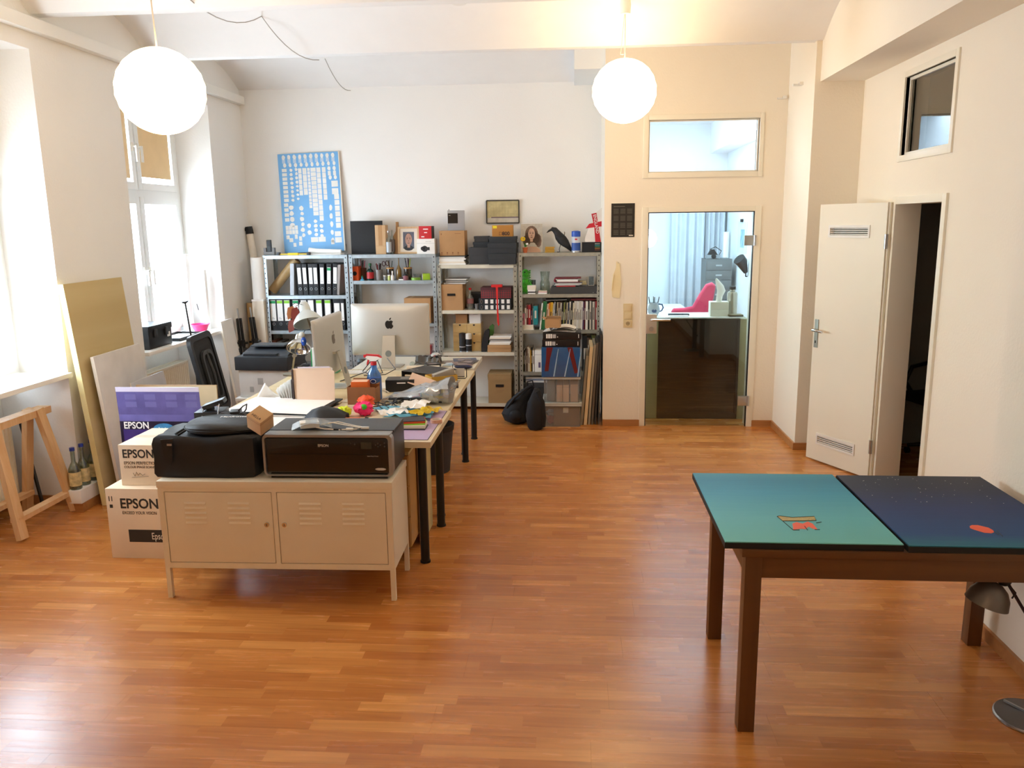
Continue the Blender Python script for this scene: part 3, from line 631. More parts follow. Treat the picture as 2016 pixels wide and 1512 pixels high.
t = thing('wrapped_bottle', 'bottle wrapped in brown paper left of the framed portrait', 'bottle', (fz(777, 8.18) + .01, 8.29, z)); obj('body', G().lathe([(.05, 0), (.052, .01), (.05, .17), (.018, .225), (.015, .30), (.016, .312)], 18), M('brown_wrap', 'b0855a', .8, bump=.3, bs=30), t); obj('stopper', G().cyl((0, 0, .31), (0, 0, .317), .014), card, t)
# framed portrait
t, W, D, H = bx('framed_portrait', 'light wooden framed photographic portrait of a face on the shelf top', 'picture', (784, 446, 824, 497), 8.22, .006, M('picture_backing', '6c5a44'), z); t.rotation_euler = (-.1, 0, 0)
fw = .018; fr = wood('light_oak', 'c4a075', 'd3b38a', 2, .5)
obj('frame', G().box(-W / 2, -W / 2 + fw, -.014, .0, 0, H).box(W / 2 - fw, W / 2, -.014, 0, 0, H).box(-W / 2 + fw, W / 2 - fw, -.014, 0, 0, fw).box(-W / 2 + fw, W / 2 - fw, -.014, 0, H - fw, H), fr, t)
obj('mount', G().box(-W / 2 + fw, W / 2 - fw, -.002, 0, fw, H - fw), paperc, t)
def face(t, w, h, y, skin, hairc, bgc, zc, xc=0, hair='short', shirt=None):
    pm = obj('photo_print', G().box(xc - w / 2, xc + w / 2, y - .0006, y, zc - h / 2, zc + h / 2), M('photo_' + bgc, bgc, .4, var=.1, vs=30), t)
    E = lambda g, x, z, a, b, n=18, d=1: g.prism([(xc + x * w + a * w * cos(2 * pi * i / n), zc + z * h + b * h * sin(2 * pi * i / n)) for i in range(n)], y - .0006 - .0003 * d, y - .0006, 'y')
    g = G()
    if shirt: obj('printed_shirt', E(G(), 0, -.46, .42, .16), M('pr_' + shirt, shirt, .5), pm)
    if hair == 'long':
        for k in range(9): E(g, (-.26 + .06 * k) + (.1 if k > 4 else 0), .1 - .05 * abs(k - 4), .14, .2 + .02 * (k % 3), 9, 1)
    E(g, 0, .13, .30, .30); obj('printed_hair', g, M('pr_' + hairc, hairc, .5, var=.2, vs=60), pm)
    if hair == 'long': zc += .13 * h; w *= .62; h *= .62
    else: w *= 1.22; h *= 1.1; zc += .02 * h
    obj('printed_face', E(G().prism([(xc - .1 * w, zc - .42 * h), (xc + .1 * w, zc - .42 * h), (xc + .1 * w, zc - .1 * h), (xc - .1 * w, zc - .1 * h)], y - .0011, y), 0, .02, .25, .33, 22, 2), M('pr_' + skin, skin, .5, var=.12, vs=40), pm)
    g = G(); E(g, -.1, .06, .055, .022, 10, 3); E(g, .1, .06, .055, .022, 10, 3); E(g, -.1, .12, .07, .012, 8, 3); E(g, .1, .12, .07, .012, 8, 3); E(g, 0, -.17, .085, .018, 10, 3); E(g, 0, -.06, .035, .02, 8, 3)
    o = obj('printed_features', g, M('pr_features', '4a2f2a', .5), pm); o['kind'] = 'stuff'
face(t, W * .52, H * .62, -.002, 'b98f7c', '2a221f', '5a6070', H * .5, shirt='1e222c')
obj('glazing', G().box(-W / 2 + fw, W / 2 - fw, -.0075, -.0065, fw, H - fw), glass('picture_glass', refl=.05), t)
t, W, D, H = bx('white_product_box', 'white box printed with a black lens, below the red box', 'box', (821, 470, 855, 497), 8.12, .17, paper, z)
lb = obj('print', G().cyl((-.01, -.0015, H * .34), (-.01, 0, H * .34), .03, n=20), ink, t, label='black printed lens'); obj('print_ring', G().cyl((-.03, -.0022, H * .36), (-.03, -.0016, H * .36), .02, n=16).m(0).box(-.02, .04, -.0022, -.0016, H * .25, H * .45), M('dark_lens_print', '2c2c30'), lb)
obj('top_line', G().box(-W / 2, W / 2, -.0008, 0, H * .70, H * .71), grey, t); text('camera lens', .012, grey, t, (.0, -.0006, H * .8))
zr = z + H
t, W, D, H = bx('red_product_box', 'red box with small white print on top of the white lens box', 'box', (825, 445, 849, 470), 8.13, .15, red, zr + .0005)
obj('side_sleeve', G().box(W / 2, W / 2 + .002, 0, .15, 0, H), M('dark_maroon', '2e1d1c'), t); obj('white_print', G().box(-.02, .03, -.0006, 0, H * .72, H * .8).box(-.01, .02, -.0006, 0, H * .45, H * .52).box(-.04, -.01, -.0006, 0, H * .12, H * .2), paper, t)
# jars and pots on its upper shelf
z = ZU2[1] + .0005; rnd = random.Random(11)
def pen_pot(label, x, Y, r, h, mat, cols, mouth=None, name='pen_pot', cat='pot', pen_h=1.5, spread=.5):
    t = thing(name, label, cat, (x, Y, z))
    obj('pot', G().lathe([(r * .9, 0), (r * .92, .003), (r, h), (r * .93, h), (r * .85, .006), (0, .005)], 20, caps=False), mat, t)
    if mouth: obj('rim', G().lathe([(r * 1.01, h * .88), (r * 1.03, h * .9), (r * 1.03, h), (r * .96, h)], 20, caps=False), mouth, t)
    for i, c in enumerate(cols):
        a = 2 * pi * i / len(cols); rr = r * .45; hh = h * (pen_h + .25 * rnd.random())
        obj('pen', G().cyl((rr * .4 * cos(a + 2), rr * .4 * sin(a + 2), .008), (rr * (1 + spread) * cos(a), rr * (1 + spread) * sin(a), hh), .0042, n=7), M('pen_' + c, c, .45), t)
    return t
X = lambda px, Y: at(px, 540, Y=Y).x
t = thing('orange_carton', 'bright orange tin with a black round mark at the left shelf end', 'tin', (X(700, 8.15), 8.18, z)); obj('body', G().box(-.03, .03, -.03, .1, 0, .14, bev=.004), orange, t); obj('round_mark', G().cyl((-.008, -.0315, .07), (-.008, -.03, .07), .022, n=20), ink, t)
pen_pot('dark wooden pot holding a pink pen and markers behind the orange tin', X(714, 8.25), 8.27, .036, .12, M('dark_wood_pot', '5a3322', .6), ['d83a6a', '2a2a30', '7a1f25', '3a3a3a'])
t = thing('toy_figure', 'tiny green and blue toy figure at the shelf edge', 'toy', (X(712, 8.12), 8.14, z)); obj('head', G().ell((0, 0, .04), (.009, .009, .01)), green, t); obj('body', G().lathe([(.022, 0), (.020, .01), (.008, .02), (.012, .03), (.004, .036)], 12), M('toy_blue', '3f8fb0', .5), t)
bottle('glue_bottle', 'dark green bottle with a red and white label and small cap', 'bottle', X(729, 8.17), 8.17, z, .036, .15, M('dark_green_glass', '16302a', .2), cap=(M('cap_green', '1f5a3a'), .02), lab=(M('red_label', 'b3242b', .5), .12, .55), sh=.6)
o = bpy.data.objects[-1]
pen_pot('grey tin cup full of dark pens right of the green bottle', X(746, 8.2), 8.2, .04, .105, M('tin_cup', '8f8a86', .5, .3), ['3b1518', '1c1c22', '5a1c22', '23232b', '802a2a', '2b2b2b'], pen_h=1.45)
bottle('film_canister', 'small grey canister with a white cap beside the scissors jar', 'canister', X(757.5, 8.13), 8.13, z, .012, .045, grey, cap=(plasticw, .006), nr=1, neck=.1, sh=.9)
bottle('small_bottle', 'tiny lime and white bottle beside the white dropper bottle', 'bottle', X(765.5, 8.13), 8.13, z, .013, .05, M('lime_white', 'c6cf7a', .4), cap=(plasticw, .006), nr=.9, neck=.1, sh=.85)
bottle('dropper_bottle', 'white plastic dropper bottle standing in front of the scissors jar', 'bottle', X(772, 8.12), 8.13, z, .016, .075, plasticw, cap=(plasticw, .02), nr=.4, sh=.55)
t = pen_pot('glass jar with a wooden rim holding maroon handled scissors', X(768, 8.22), 8.23, .038, .125, glass('smoked_jar', 'b8a890', .1, .05, .35, '4a3b30'), ['1c3a2c', '20242c', '6a4a2a'], M('wood_rim', 'b8864e', .5))
sc_ = obj('scissors', G().box(-.012, -.006, -.001, .001, .02, .15), steel, t, (0, 0, 0), (0, -.15, 0))
for s in (-1, 1): obj('scissor_handle', G().tube([(-.02 + s * .018 + .016 * cos(a), 0, .17 + .024 * sin(a)) for a in [2 * pi * k / 14 for k in range(15)]], .004, 6), M('maroon_plastic', '4a1420', .4), sc_)
bottle('yellow_bottle', 'tall slender bottle of yellow oil between the two rimmed jars', 'bottle', X(785, 8.24), 8.25, z, .028, .23, glass('yellow_glass', 'c9a040', .1, .05, .55, '9a7420'), nr=.25, neck=.5, sh=.4, cap=(cglass, .01))
pen_pot('glass jar with a wooden rim holding lime and dark pens', X(803, 8.22), 8.23, .042, .125, glass('smoked_jar', 'b8a890'), ['c6d82a', '2a1a1a', '3a1418', '1c1c22', '55202a'], M('wood_rim', 'b8864e'))
bottle('ink_bottle', 'squat dusty pink ink bottle in front of the second jar', 'bottle', X(798, 8.13), 8.14, z, .026, .05, M('dusty_pink', '8f5a64', .3), cap=(blackm, .012), nr=.6, neck=.25, sh=.8)
t = thing('small_tin', 'flat dark and white tin lying beside the pink ink bottle', 'tin', (X(789.5, 8.14), 8.15, z)); obj('lower_half', G().box(-.025, .025, -.02, .03, 0, .012), plasticw, t); obj('upper_half', G().box(-.022, .02, -.018, .02, .012, .03, bev=.003), M('dark_tin', '3a2a22'), t)
t = thing('tape_roll', 'roll of green tape lying flat at the shelf edge', 'tape', (X(818, 8.16), 8.17, z)); obj('tape_ring', G().lathe([(.05, 0), (.05, .024), (.03, .024), (.03, 0), (.05, 0)], 26, caps=False), M('green_tape', '7aa83a', .4), t); obj('core', G().lathe([(.03, .001), (.03, .023), (.027, .023), (.027, .001), (.03, .001)], 26, caps=False), M('tape_core', 'c8b48a'), t)
t = thing('plastic_dish', 'clear plastic dish behind the green tape', 'dish', (X(822, 8.3), 8.31, z)); obj('dish', G().lathe([(.035, 0), (.045, .05), (.043, .05), (.033, .003)], 20, caps=False), clearp, t); obj('rim', G().lathe([(.045, .048), (.047, .052), (.044, .052)], 20, caps=False), clearp, t)
t = thing('lime_box', 'small lime green box with a white end at the right shelf end', 'box', (X(836, 8.14), 8.19, z), .2); obj('body', G().box(-.03, .045, -.03, .06, 0, .062, bev=.004), M('lime_card', 'a4c62c', .5), t); obj('end_panel', G().box(-.034, -.03, -.03, .06, 0, .062), paper, t)
# its middle shelf and below
z = ZU2[2] + .0005
t, W, D, H = bx('cardboard_box', 'plain cardboard box behind the right edge of the large monitor', 'box', (797, 587, 847, 637), 8.12, .26, card, z); obj('tape', G().box(-W / 2 + .045, -W / 2 + .075, -.001, .261, H, H + .001), card2, t); obj('flap_gap', G().box(-W / 2, W / 2, .12, .123, H, H + .0012), M('box_print', '8d6a48'), t)
t = thing('magazine_pile', 'low pile of magazines on the shelf just above the large monitor', 'magazines', (at(725, 600, Y=8.2).x, 8.22, z))
for k in range(9): obj('magazine', G().box(-.13 + .004 * (k % 3), .12, -.1, .11, .0181 * k, .0181 * k + .018), [paper, blackm, M('mag_grey', '777b80'), paperc][k % 4], t, rot=(0, 0, .06 * (k % 3 - 1)))
z = ZU2[3] + .0005
t = thing('red_case', 'shiny red case on the low shelf right of the monitor', 'case', (at(842, 690, Y=8.15).x, 8.2, z)); obj('body', G().box(-.05, .03, -.04, .15, 0, .09, bev=.012), M('red_gloss', 'c01c22', .2), t); obj('clasp', G().box(-.02, .0, -.044, -.04, .03, .05), steel, t)

# ---------------------------------------------------------------- third unit
z = 1.4755
t = thing('paper_stack', 'stack of white paper pads under the big cardboard box', 'paper', (at(891, 510, Y=8.14).x, 8.14, z))
for k in range(5): obj('paper_pad', G().box(-.14 + .006 * (k % 2), .13 - .008 * (k % 3), 0, .24, k * .0161, k * .0161 + .015), [paper, paperc, paper, paper, M('pad_grey', 'c9c6c2')][k], t)
obj('dark_folder', G().box(-.13, .14, .0, .24, .081, .089), blackm, t)
t, W, D, H = bx('cardboard_box', 'square brown cardboard box with small printed symbols on the paper stack', 'box', (866, 454, 914, 503), 8.15, .22, card, z + .0895)
for k in range(4): obj('symbol', G().box(-.105 + k * .055 - .008, -.105 + k * .055 + .008, -.0006, 0, .012, .016).cyl((-.105 + k * .055, -.0006, .028), (-.105 + k * .055, 0, .028), .008, n=10), M('symbol_ink', '8a5a36'), t)
obj('corner_print', G().box(.03, .09, -.0006, 0, H - .03, H - .026).box(-W / 2 + .015, -W / 2 + .025, -.0006, 0, H - .04, H - .025), M('symbol_ink', '8a5a36'), t); obj('lid_seam', G().box(-W / 2, W / 2, .11, .112, H, H + .001), M('box_print', '8d6a48'), t)
ztop = z + .0895 + H
t, W, D, H = bx('grey_carton', 'silver grey box with a black window on top of the brown cardboard box', 'box', (882, 414, 914, 453), 8.17, .16, M('silver_card', 'a9acb2', .35, .2), ztop + .001, .12)
obj('black_window', G().box(-W / 2 + .002, W * .1, -.0008, 0, H * .36, H * .86), M('window_print', '141417', .3), t); text('lens', .012, plasticw, t, (-W / 2 + .012, -.0012, H * .74)); obj('hang_tab', G().box(-W / 2 + .01, -W / 2 + .02, .0, .01, H, H + .01), grey, t)
charc = M('charcoal_board', '2c3034', .75, var=.08); charc2 = M('charcoal_board_warm', '3a3a3c', .75, var=.08)
def lidded(label, R, Y, D, mat, z, h=None, rz=0):
    t, W, D, H = bx('storage_box', label, 'box', R, Y, D, mat, z, rz, 'charcoal storage boxes on the third shelving unit', h=h)
    obj('lid', G().box(-W / 2 - .004, W / 2 + .004, -.004, D + .004, H * .55, H + .002, bev=.001), mat, t); return z + H + .0025
zA = lidded('grey charcoal storage box, bottom left of the black boxes', (924, 493, 966, 522), 8.16, .23, charc2, z, .165)
zA = lidded('slim black storage box stacked on the grey charcoal one', (932, 483, 962, 491), 8.2, .18, charc, zA, .05)
lidded('smallest charcoal storage box, topmost on the left black stack', (934, 472, 961, 482), 8.21, .16, charc2, zA, .055)
zB = lidded('black storage box at the bottom right, overhanging the shelf edge', (963, 501, 1015, 523), 8.08, .27, charc, z, .105, .03)
zB = lidded('middle black storage box of the right stack', (961, 482, 1016, 500), 8.09, .25, charc, zB, .10, -.02)
zB = lidded('topmost flat black storage box directly under the yellow camera box', (963, 471, 1015, 481), 8.1, .24, charc, zB, .06)
t, W, D, H = bx('camera_box', 'ochre cardboard camera box with dark number and yellow sticker', 'box', (969, 443, 1009, 471), 8.12, .13, M('ochre_card', 'b27a34', .7), zB)
text('D', .048, M('outline_ink', '7a4f20'), t, (-.035, -.0008, .012)); text('800', .05, ink, t, (-.002, -.0008, .012), bold=.02); obj('sticker', G().box(-W / 2 + .008, -W / 2 + .048, -.0008, 0, H * .72, H * .95), M('yellow_sticker', 'e8d224'), t)
a = at(990, 417, Y=8.45)
t = thing('framed_print', 'thin dark framed print of a pale yellow scene hanging on the back wall', 'picture', (a.x, 8.45, a.z)); W, H = .33, .225
obj('backing', G().box(-W / 2, W / 2, -.012, 0, -H / 2, H / 2), M('print_sky', 'c9bc8c', .5, var=.15, vs=18), t)
obj('frame', G().box(-W / 2 - .006, -W / 2 + .006, -.022, 0, -H / 2, H / 2).box(W / 2 - .006, W / 2 + .006, -.022, 0, -H / 2, H / 2).box(-W / 2, W / 2, -.022, 0, -H / 2 - .006, -H / 2 + .006).box(-W / 2, W / 2, -.022, 0, H / 2 - .006, H / 2 + .006), M('frame_dark', '3e3c36', .4), t)
obj('printed_ground', G().box(-W / 2 + .006, W / 2 - .006, -.0126, -.012, -H / 2 + .006, -H * .26), M('print_ground', 'cfc8bc', .5, var=.1, vs=20), t); obj('printed_band', G().box(-W * .36, W / 2 - .006, -.0130, -.012, -H * .27, -H * .22), M('print_band', '75616a', .5), t)
g = G()
for k in range(9): g.box(-W / 2 + .04 + k * .03, -W / 2 + .0412 + k * .03, -.0128, -.012, -H * .2, H * .4)
for k in range(4): g.box(-W * .36, W / 2 - .01, -.0128, -.012, -H * .1 + k * .03, -H * .1 + k * .03 + .0012)
o = obj('printed_grid', g, M('print_lines', 'b3a478', .6), t); o['kind'] = 'stuff'

z = ZU3[1] + .0005
archive_box('cardboard archive box with magazines on its lid, third unit', (866, 560, 911, 611), 8.11, .28, z, card)
zl = at(890, 560, Y=8.11).z + .002
cols = ['d8d4cc', '6f6c68', 'b8b2a8', '3f3c3a', 'e6e2da', '8a8580']
for k in range(6): solo('magazine', G().box(-.11, .11, 0, .17, 0, .009), M('mag_' + cols[k], cols[k], .5), ['whitish magazine at the bottom of the pile on the archive box', 'grey magazine second from the bottom of the pile on the archive box', 'beige magazine third from the bottom of the pile on the archive box', 'dark magazine fourth from the bottom of the pile on the archive box', 'white magazine second from the top of the pile on the archive box', 'mid grey magazine on top of the pile on the archive box'][k], 'magazine', (at(895, 555, Y=8.15).x + .012 * (k % 3), 8.14, zl + .0095 * k), .05 * (k % 4 - 1.5), 'magazines on the archive box')
bottle('soda_bottle', 'clear plastic soda bottle with a red cap and pink label', 'bottle', at(926, 600, Y=8.2).x, 8.2, z, .036, .2, clearp, nr=.33, neck=.35, cap=(red, .018), lab=(M('soda_label', '9a6a6c', .5), .3, .55), sh=.55)
t = thing('black_tin', 'small black box behind the soda bottle', 'box', (at(936, 600, Y=8.3).x, 8.3, z)); obj('body', G().box(-.05, .06, -.03, .08, 0, .165, bev=.004), blackm, t); obj('rim', G().box(-.052, .062, -.032, .082, .15, .168), dgrey, t)
t = thing('grey_cup', 'small grey cup between the soda bottle and the slide boxes', 'cup', (at(939, 606, Y=8.15).x, 8.16, z)); obj('cup', G().lathe([(.018, 0), (.024, .06), (.021, .06), (.015, .005)], 16, caps=False), M('cup_grey', '6e6a68'), t); obj('rim', G().lathe([(.024, .058), (.0255, .061), (.022, .061)], 16, caps=False), steel, t)
for k in range(2):
    t, W, D, H = bx('slide_box', 'flat black slide box with five white labels, %s of the pair under the plaid box' % ('lower' if k == 0 else 'upper'), 'box', (943, 600, 1006, 611), 8.12, .25, charc, z + k * .0575, 0, 'black slide boxes with white labels', h=.056)
    for i in range(5): obj('paper_label', G().box(-.10 + i * .055, -.07 + i * .055, -.0012, 0, .008, .048, bev=.0003), flabel, t)
    obj('metal_loop', G().tube([(-.135 + .009 * cos(a), -.002, .028 + .02 * sin(a)) for a in [2 * pi * q / 12 for q in range(13)]], .002, 5), steel, t)
def plaid():
    m = bpy.data.materials.new('red_plaid'); m.use_nodes = True; nt = m.node_tree; b = nt.nodes['Principled BSDF']; L = nt.links.new
    tc = nt.nodes.new('ShaderNodeTexCoord'); mix = None
    b.inputs['Roughness'].default_value = .8
    prev = None
    for ax, dr in (('X', 0), ('Z', 1)):
        wv = nt.nodes.new('ShaderNodeTexWave'); wv.bands_direction = ax; wv.inputs['Scale'].default_value = 14; L(tc.outputs['Object'], wv.inputs[0])
        r = nt.nodes.new('ShaderNodeValToRGB'); r.color_ramp.interpolation = 'CONSTANT'; r.color_ramp.elements[0].color = lin('4a3a3c'); r.color_ramp.elements[1].position = .62; r.color_ramp.elements[1].color = lin('9a3038'); L(wv.outputs['Fac'], r.inputs[0])
        if prev:
            x = nt.nodes.new('ShaderNodeMix'); x.data_type = 'RGBA'; x.inputs[0].default_value = .5; L(prev, x.inputs[6]); L(r.outputs[0], x.inputs[7]); prev = x.outputs[2]
        else: prev = r.outputs[0]
    L(prev, b.inputs['Base Color']); return m
t, W, D, H = bx('plaid_box', 'red and grey plaid box on the black slide boxes', 'box', (947, 566, 1006, 588), 8.13, .24, plaid(), z + .1155); obj('lid_edge', G().box(-W / 2 - .002, W / 2 + .002, -.002, .242, H - .03, H + .001), M('plaid_dark', '5a3236', .8), t)
t = thing('red_lanyard', 'red strap with a flat crossbar hanging over the plaid box and shelf edge', 'strap', (at(978, 563, Y=8.1).x, 8.085, at(978, 563, Y=8.1).z)); obj('crossbar', G().box(-.055, .055, -.004, .06, -.012, .014, bev=.003), M('red_strap', 'd3201e', .5), t)
obj('strap', G().prism([(-.009, 0), (.013, 0), (.012, -.2), (.022, -.385), (.012, -.40), (.0, -.36), (-.002, -.2)], -.006, -.003), M('red_strap', 'd3201e'), t)
z = ZU3[2] + .0005
t, W, D, H = bx('drawer_chest', 'small birch plywood chest of six drawers on the third unit', 'drawers', (893, 637, 947, 694), 8.19, .2, birch, z)
for r in range(3):
    for c in range(2):
        w2 = W / 2 - .006; x0 = -W / 2 + .004 + c * (W / 2 - .001); z0 = .006 + r * (H - .008) / 3
        d = obj('drawer', G().box(x0, x0 + w2, -.006, .0, z0, z0 + (H - .008) / 3 - .005, bev=.0012), wood('ply_front', 'c3a165', 'd0b077', 0, .5), t); xc = x0 + w2 / 2; zc = z0 + (H - .008) / 3 - .005
        obj('finger_notch', G().prism([(xc - .011, zc), (xc + .011, zc), (xc + .008, zc - .013), (xc, zc - .017), (xc - .008, zc - .013)], -.0068, -.004), ink, d)
zc = z + H + .001
t, W, D, H = bx('cardboard_box', 'small open cardboard box on the drawer chest', 'box', (897, 619, 919, 636), 8.2, .12, card, zc); obj('open_flap', G().prism([(0, 0), (-.03, -.014), (-.03, -.016), (0, -.003)], 0, .12, 'y'), card2, t, (-W / 2, 0, H))
t, W, D, H = bx('white_carton', 'small white box on the drawer chest beside a cardboard one', 'box', (924, 617, 946, 636), 8.2, .12, paper, zc, bev=.001); obj('print_line', G().box(-.02, .03, -.0006, 0, H - .012, H - .008), grey, t)
def spray(label, x, Y, z, r, h, body, cap, caph, group=None, band=None):
    t = thing('spray_can', label, 'spray can', (x, Y, z), 0, group)
    obj('can', G().lathe([(r * .96, 0), (r, .006), (r, h), (r * .8, h + .012), (r * .3, h + .016)], 22), body, t); obj('cap', G().lathe([(r * 1.02 if caph > .04 else r * .5, h + .002), (r * (1.02 if caph > .04 else .5), h + caph), (r * .4, h + caph + .006)], 20), cap, t)
    obj('base_ring', G().lathe([(r * 1.02, 0), (r * 1.03, .006), (r * 1.01, .01)], 22), steel, t)
    if band: obj('label', G().lathe([(r * 1.01, h * band[1]), (r * 1.01, h * band[2])], 22, caps=False), band[0], t)
    return t
spray('black spray can with a black cap in front of the drawer chest', at(911, 690, Y=8.15).x, 8.15, z, .034, .14, blackm, M('black_brown', '231a1a'), .05, band=(M('can_print', 'b0b0b4'), .35, .42))
spray('black spray can with a white cap in front of the drawer chest', at(923, 690, Y=8.15).x, 8.15, z, .032, .13, blackm, plasticw, .055, band=(M('can_print', 'b0b0b4'), .5, .56))
t = thing('bow_case', 'black pointed case with a green back leaning on the third unit', 'case', (at(957, 690, Y=8.13).x, 8.14, z)); 
P = [(-.05, 0), (-.045, .08), (-.03, .16), (-.01, .215), (.02, .235), (.035, .22), (.03, .15), (.015, .06), (.0, 0)]
obj('front_shell', G().prism(P, 0, .05), blackm, t); obj('back_panel', G().prism([(x * 1.0 + .045, q * 1.1 + .02) for x, q in P[2:7]] + [(.02, .05)], .055, .07), M('case_green', '3f6a2a', .7), t)
t, W, D, H = bx('shallow_carton', 'shallow cardboard tray box at the right of the third unit', 'box', (960, 680, 1006, 694), 8.12, .26, card, z); obj('lid_line', G().box(-W / 2 - .001, W / 2 + .001, -.0015, 0, H * .55, H * .57), M('box_print', '8d6a48'), t); zq = z + H + .003
for k in range(6): solo('paper_wad', G().box(-.11, .105, 0, .2, 0, .0145), [paperc, paper, M('pad_grey', 'c9c6c2'), M('mag_6f', '77706c'), paperc, paper][k], ['cream paper bundle at the bottom of the pile on the cardboard tray', 'white paper bundle second from the bottom on the cardboard tray', 'light grey paper bundle third in the pile on the cardboard tray', 'brownish grey bundle in the middle of the pile on the cardboard tray', 'cream paper bundle second from the top on the cardboard tray', 'white paper bundle on top of the pile on the cardboard tray'][k], 'paper', (at(985, 680, Y=8.13).x + .008 * (k % 3 - 1), 8.14, zq + .015 * k), .04 * (k % 3 - 1), 'paper bundles on the cardboard tray')
archive_box('cardboard archive box at the bottom of the third unit', (961, 737, 1007, 794), 8.105, .29, ZU3[3] + .0005, M('olive_card', 'a5865a', .85))

# ---------------------------------------------------------------- fourth unit, top
z = 1.5855
t, W, D, H = bx('photo_print', 'unframed colour print of a long haired woman standing on the right shelf', 'picture', (1025, 440, 1068, 497), 8.3, .003, paper, z); t.rotation_euler = (-.07, 0, 0); obj('stiff_back', G().box(-W / 2, W / 2, .003, .006, 0, H), M('mag_grey', '777b80'), t)
face(t, W * .99, H * .99, 0, 'd0aa94', '7a6254', 'c4bfb4', H * .5, hair='long', shirt='d4ad96')
t = thing('flower_pot', 'tiny terracotta pot with a yellow paper flower before the woman print', 'plant', (at(1034, 490, Y=8.18).x, 8.18, z)); obj('pot', G().lathe([(.018, 0), (.026, .045), (.028, .045), (.028, .052), (.02, .05)], 18), M('terracotta', 'c9683a', .7), t)
obj('stem', G().tube([(0, 0, .04), (-.01, 0, .09), (-.02, 0, .12)], .002, 5), green, t)
for k in range(7): obj('petal', G().ell((-.022 + .016 * cos(k * .9), -.006, .135 + .014 * sin(k * .9)), (.011, .007, .009), 8, 6), yellow, t)
for k in range(6): obj('leaf', G().prism([(0, 0), (.012, .012), (.03, .008), (.014, -.004)], -.001, .001, 'y', Matrix.Rotation(k * 1.05, 3, 'Z') @ Matrix.Rotation(-.8, 3, 'Y')), M('leaf_green', '4e8a3e', .6), t, (.004, 0, .055 + .008 * (k % 3)))
obj('white_blossom', G().ell((.018, -.008, .085), (.013, .01, .012), 8, 6, noise=.3, seed=4), paper, t)
for k in range(4): solo('gold_tin', G().box(-.046, .046, 0, .06, 0, .0135, bev=.003), M('gold_foil', 'c9a24a'), 'flat gold tin, %s of the four left of the black crow' % ['lowest', 'second lowest', 'second highest', 'topmost'][k], 'tin', (at(1082, 495, Y=8.17).x + .004 * (k % 2), 8.17, z + .0142 * k), .03 * (k % 3 - 1), 'gold tins by the crow')
# crow
t = thing('crow', 'black feathered decoy crow standing on the rightmost shelving unit', 'bird', (at(1101, 495, Y=8.22).x, 8.22, z))
crow = M('crow_feathers', '121216', .6, var=.3, vs=40, bump=.6, bs=90); sk_ = [(-.085, 0, .215, .008), (-.07, 0, .222, .022), (-.045, 0, .215, .028), (-.02, 0, .185, .033), (.0, 0, .15, .045), (.03, 0, .115, .05), (.06, 0, .085, .042), (.09, 0, .05, .026), (.115, 0, .02, .016), (.13, 0, -.0, .006)]
bm = G(); n = 12; rr = []
for i, (x, y, q, r) in enumerate(sk_):
    d = Vector((sk_[min(i + 1, len(sk_) - 1)][0] - sk_[max(i - 1, 0)][0], 0, sk_[min(i + 1, len(sk_) - 1)][2] - sk_[max(i - 1, 0)][2])).normalized(); u = Vector((0, 1, 0)); v = d.cross(u)
    rr.append([Vector((x, y, q + .005)) + u * r * .8 * cos(2 * pi * j / n) + v * r * sin(2 * pi * j / n) for j in range(n)])
obj('body', bm.rings(rr), crow, t)
obj('beak', G().tube([(-.08, 0, .222), (-.105, 0, .208), (-.125, 0, .192)], [.013, .009, .002], 8), M('beak_black', '0c0c0e', .3), t)
for s in (-1, 1):
    obj('wing', G().ell((0, 0, 0), (.075, .012, .034), 14, 8, Matrix.Rotation(rad(42), 3, 'Y')), crow, t, (.05, s * .038, .10)); obj('eye', G().ell((-.068, s * .019, .23), (.003, .003, .003), 8, 6), M('eye_glass', '302018', .1), t)
    obj('leg', G().tube([(.015, s * .015, .08), (.0, s * .018, .03), (.005, s * .018, .004), (-.02, s * .02, .003)], .0035, 6), M('beak_black', '0c0c0e'), t)
obj('perch_clip', G().tube([(.045, 0, .14), (.055, .0, .19), (.05, 0, .2)], .004, 6), M('clip_brown', '6a5030'), t)
t = spray('glue spray can with a blue cap and white and blue label', at(1134, 495, Y=8.17).x, 8.17, z, .043, .15, M('can_white', 'c8ccd4', .35), blue, .055, band=(M('label_blue', '2a4f9a', .5), .12, .62)); obj('red_mark', G().box(-.012, .012, -.0445, -.043, .12, .135), red, t)
t = thing('black_box', 'black box with coloured tape spines at the right end of the top', 'box', (at(1167, 495, Y=8.15).x, 8.15, z)); obj('body', G().box(-.105, .085, 0, .2, 0, .095, bev=.003), blackm, t)
for k, c in enumerate(('8a4a2a', 'c07a30', '4a8a5a', '2f9aa0', 'b8b8b0')): obj('coloured_strip', G().box(.02, .07, -.001, 0, .02 + k * .0145, .026 + k * .0145), M('strip_' + c, c), t)
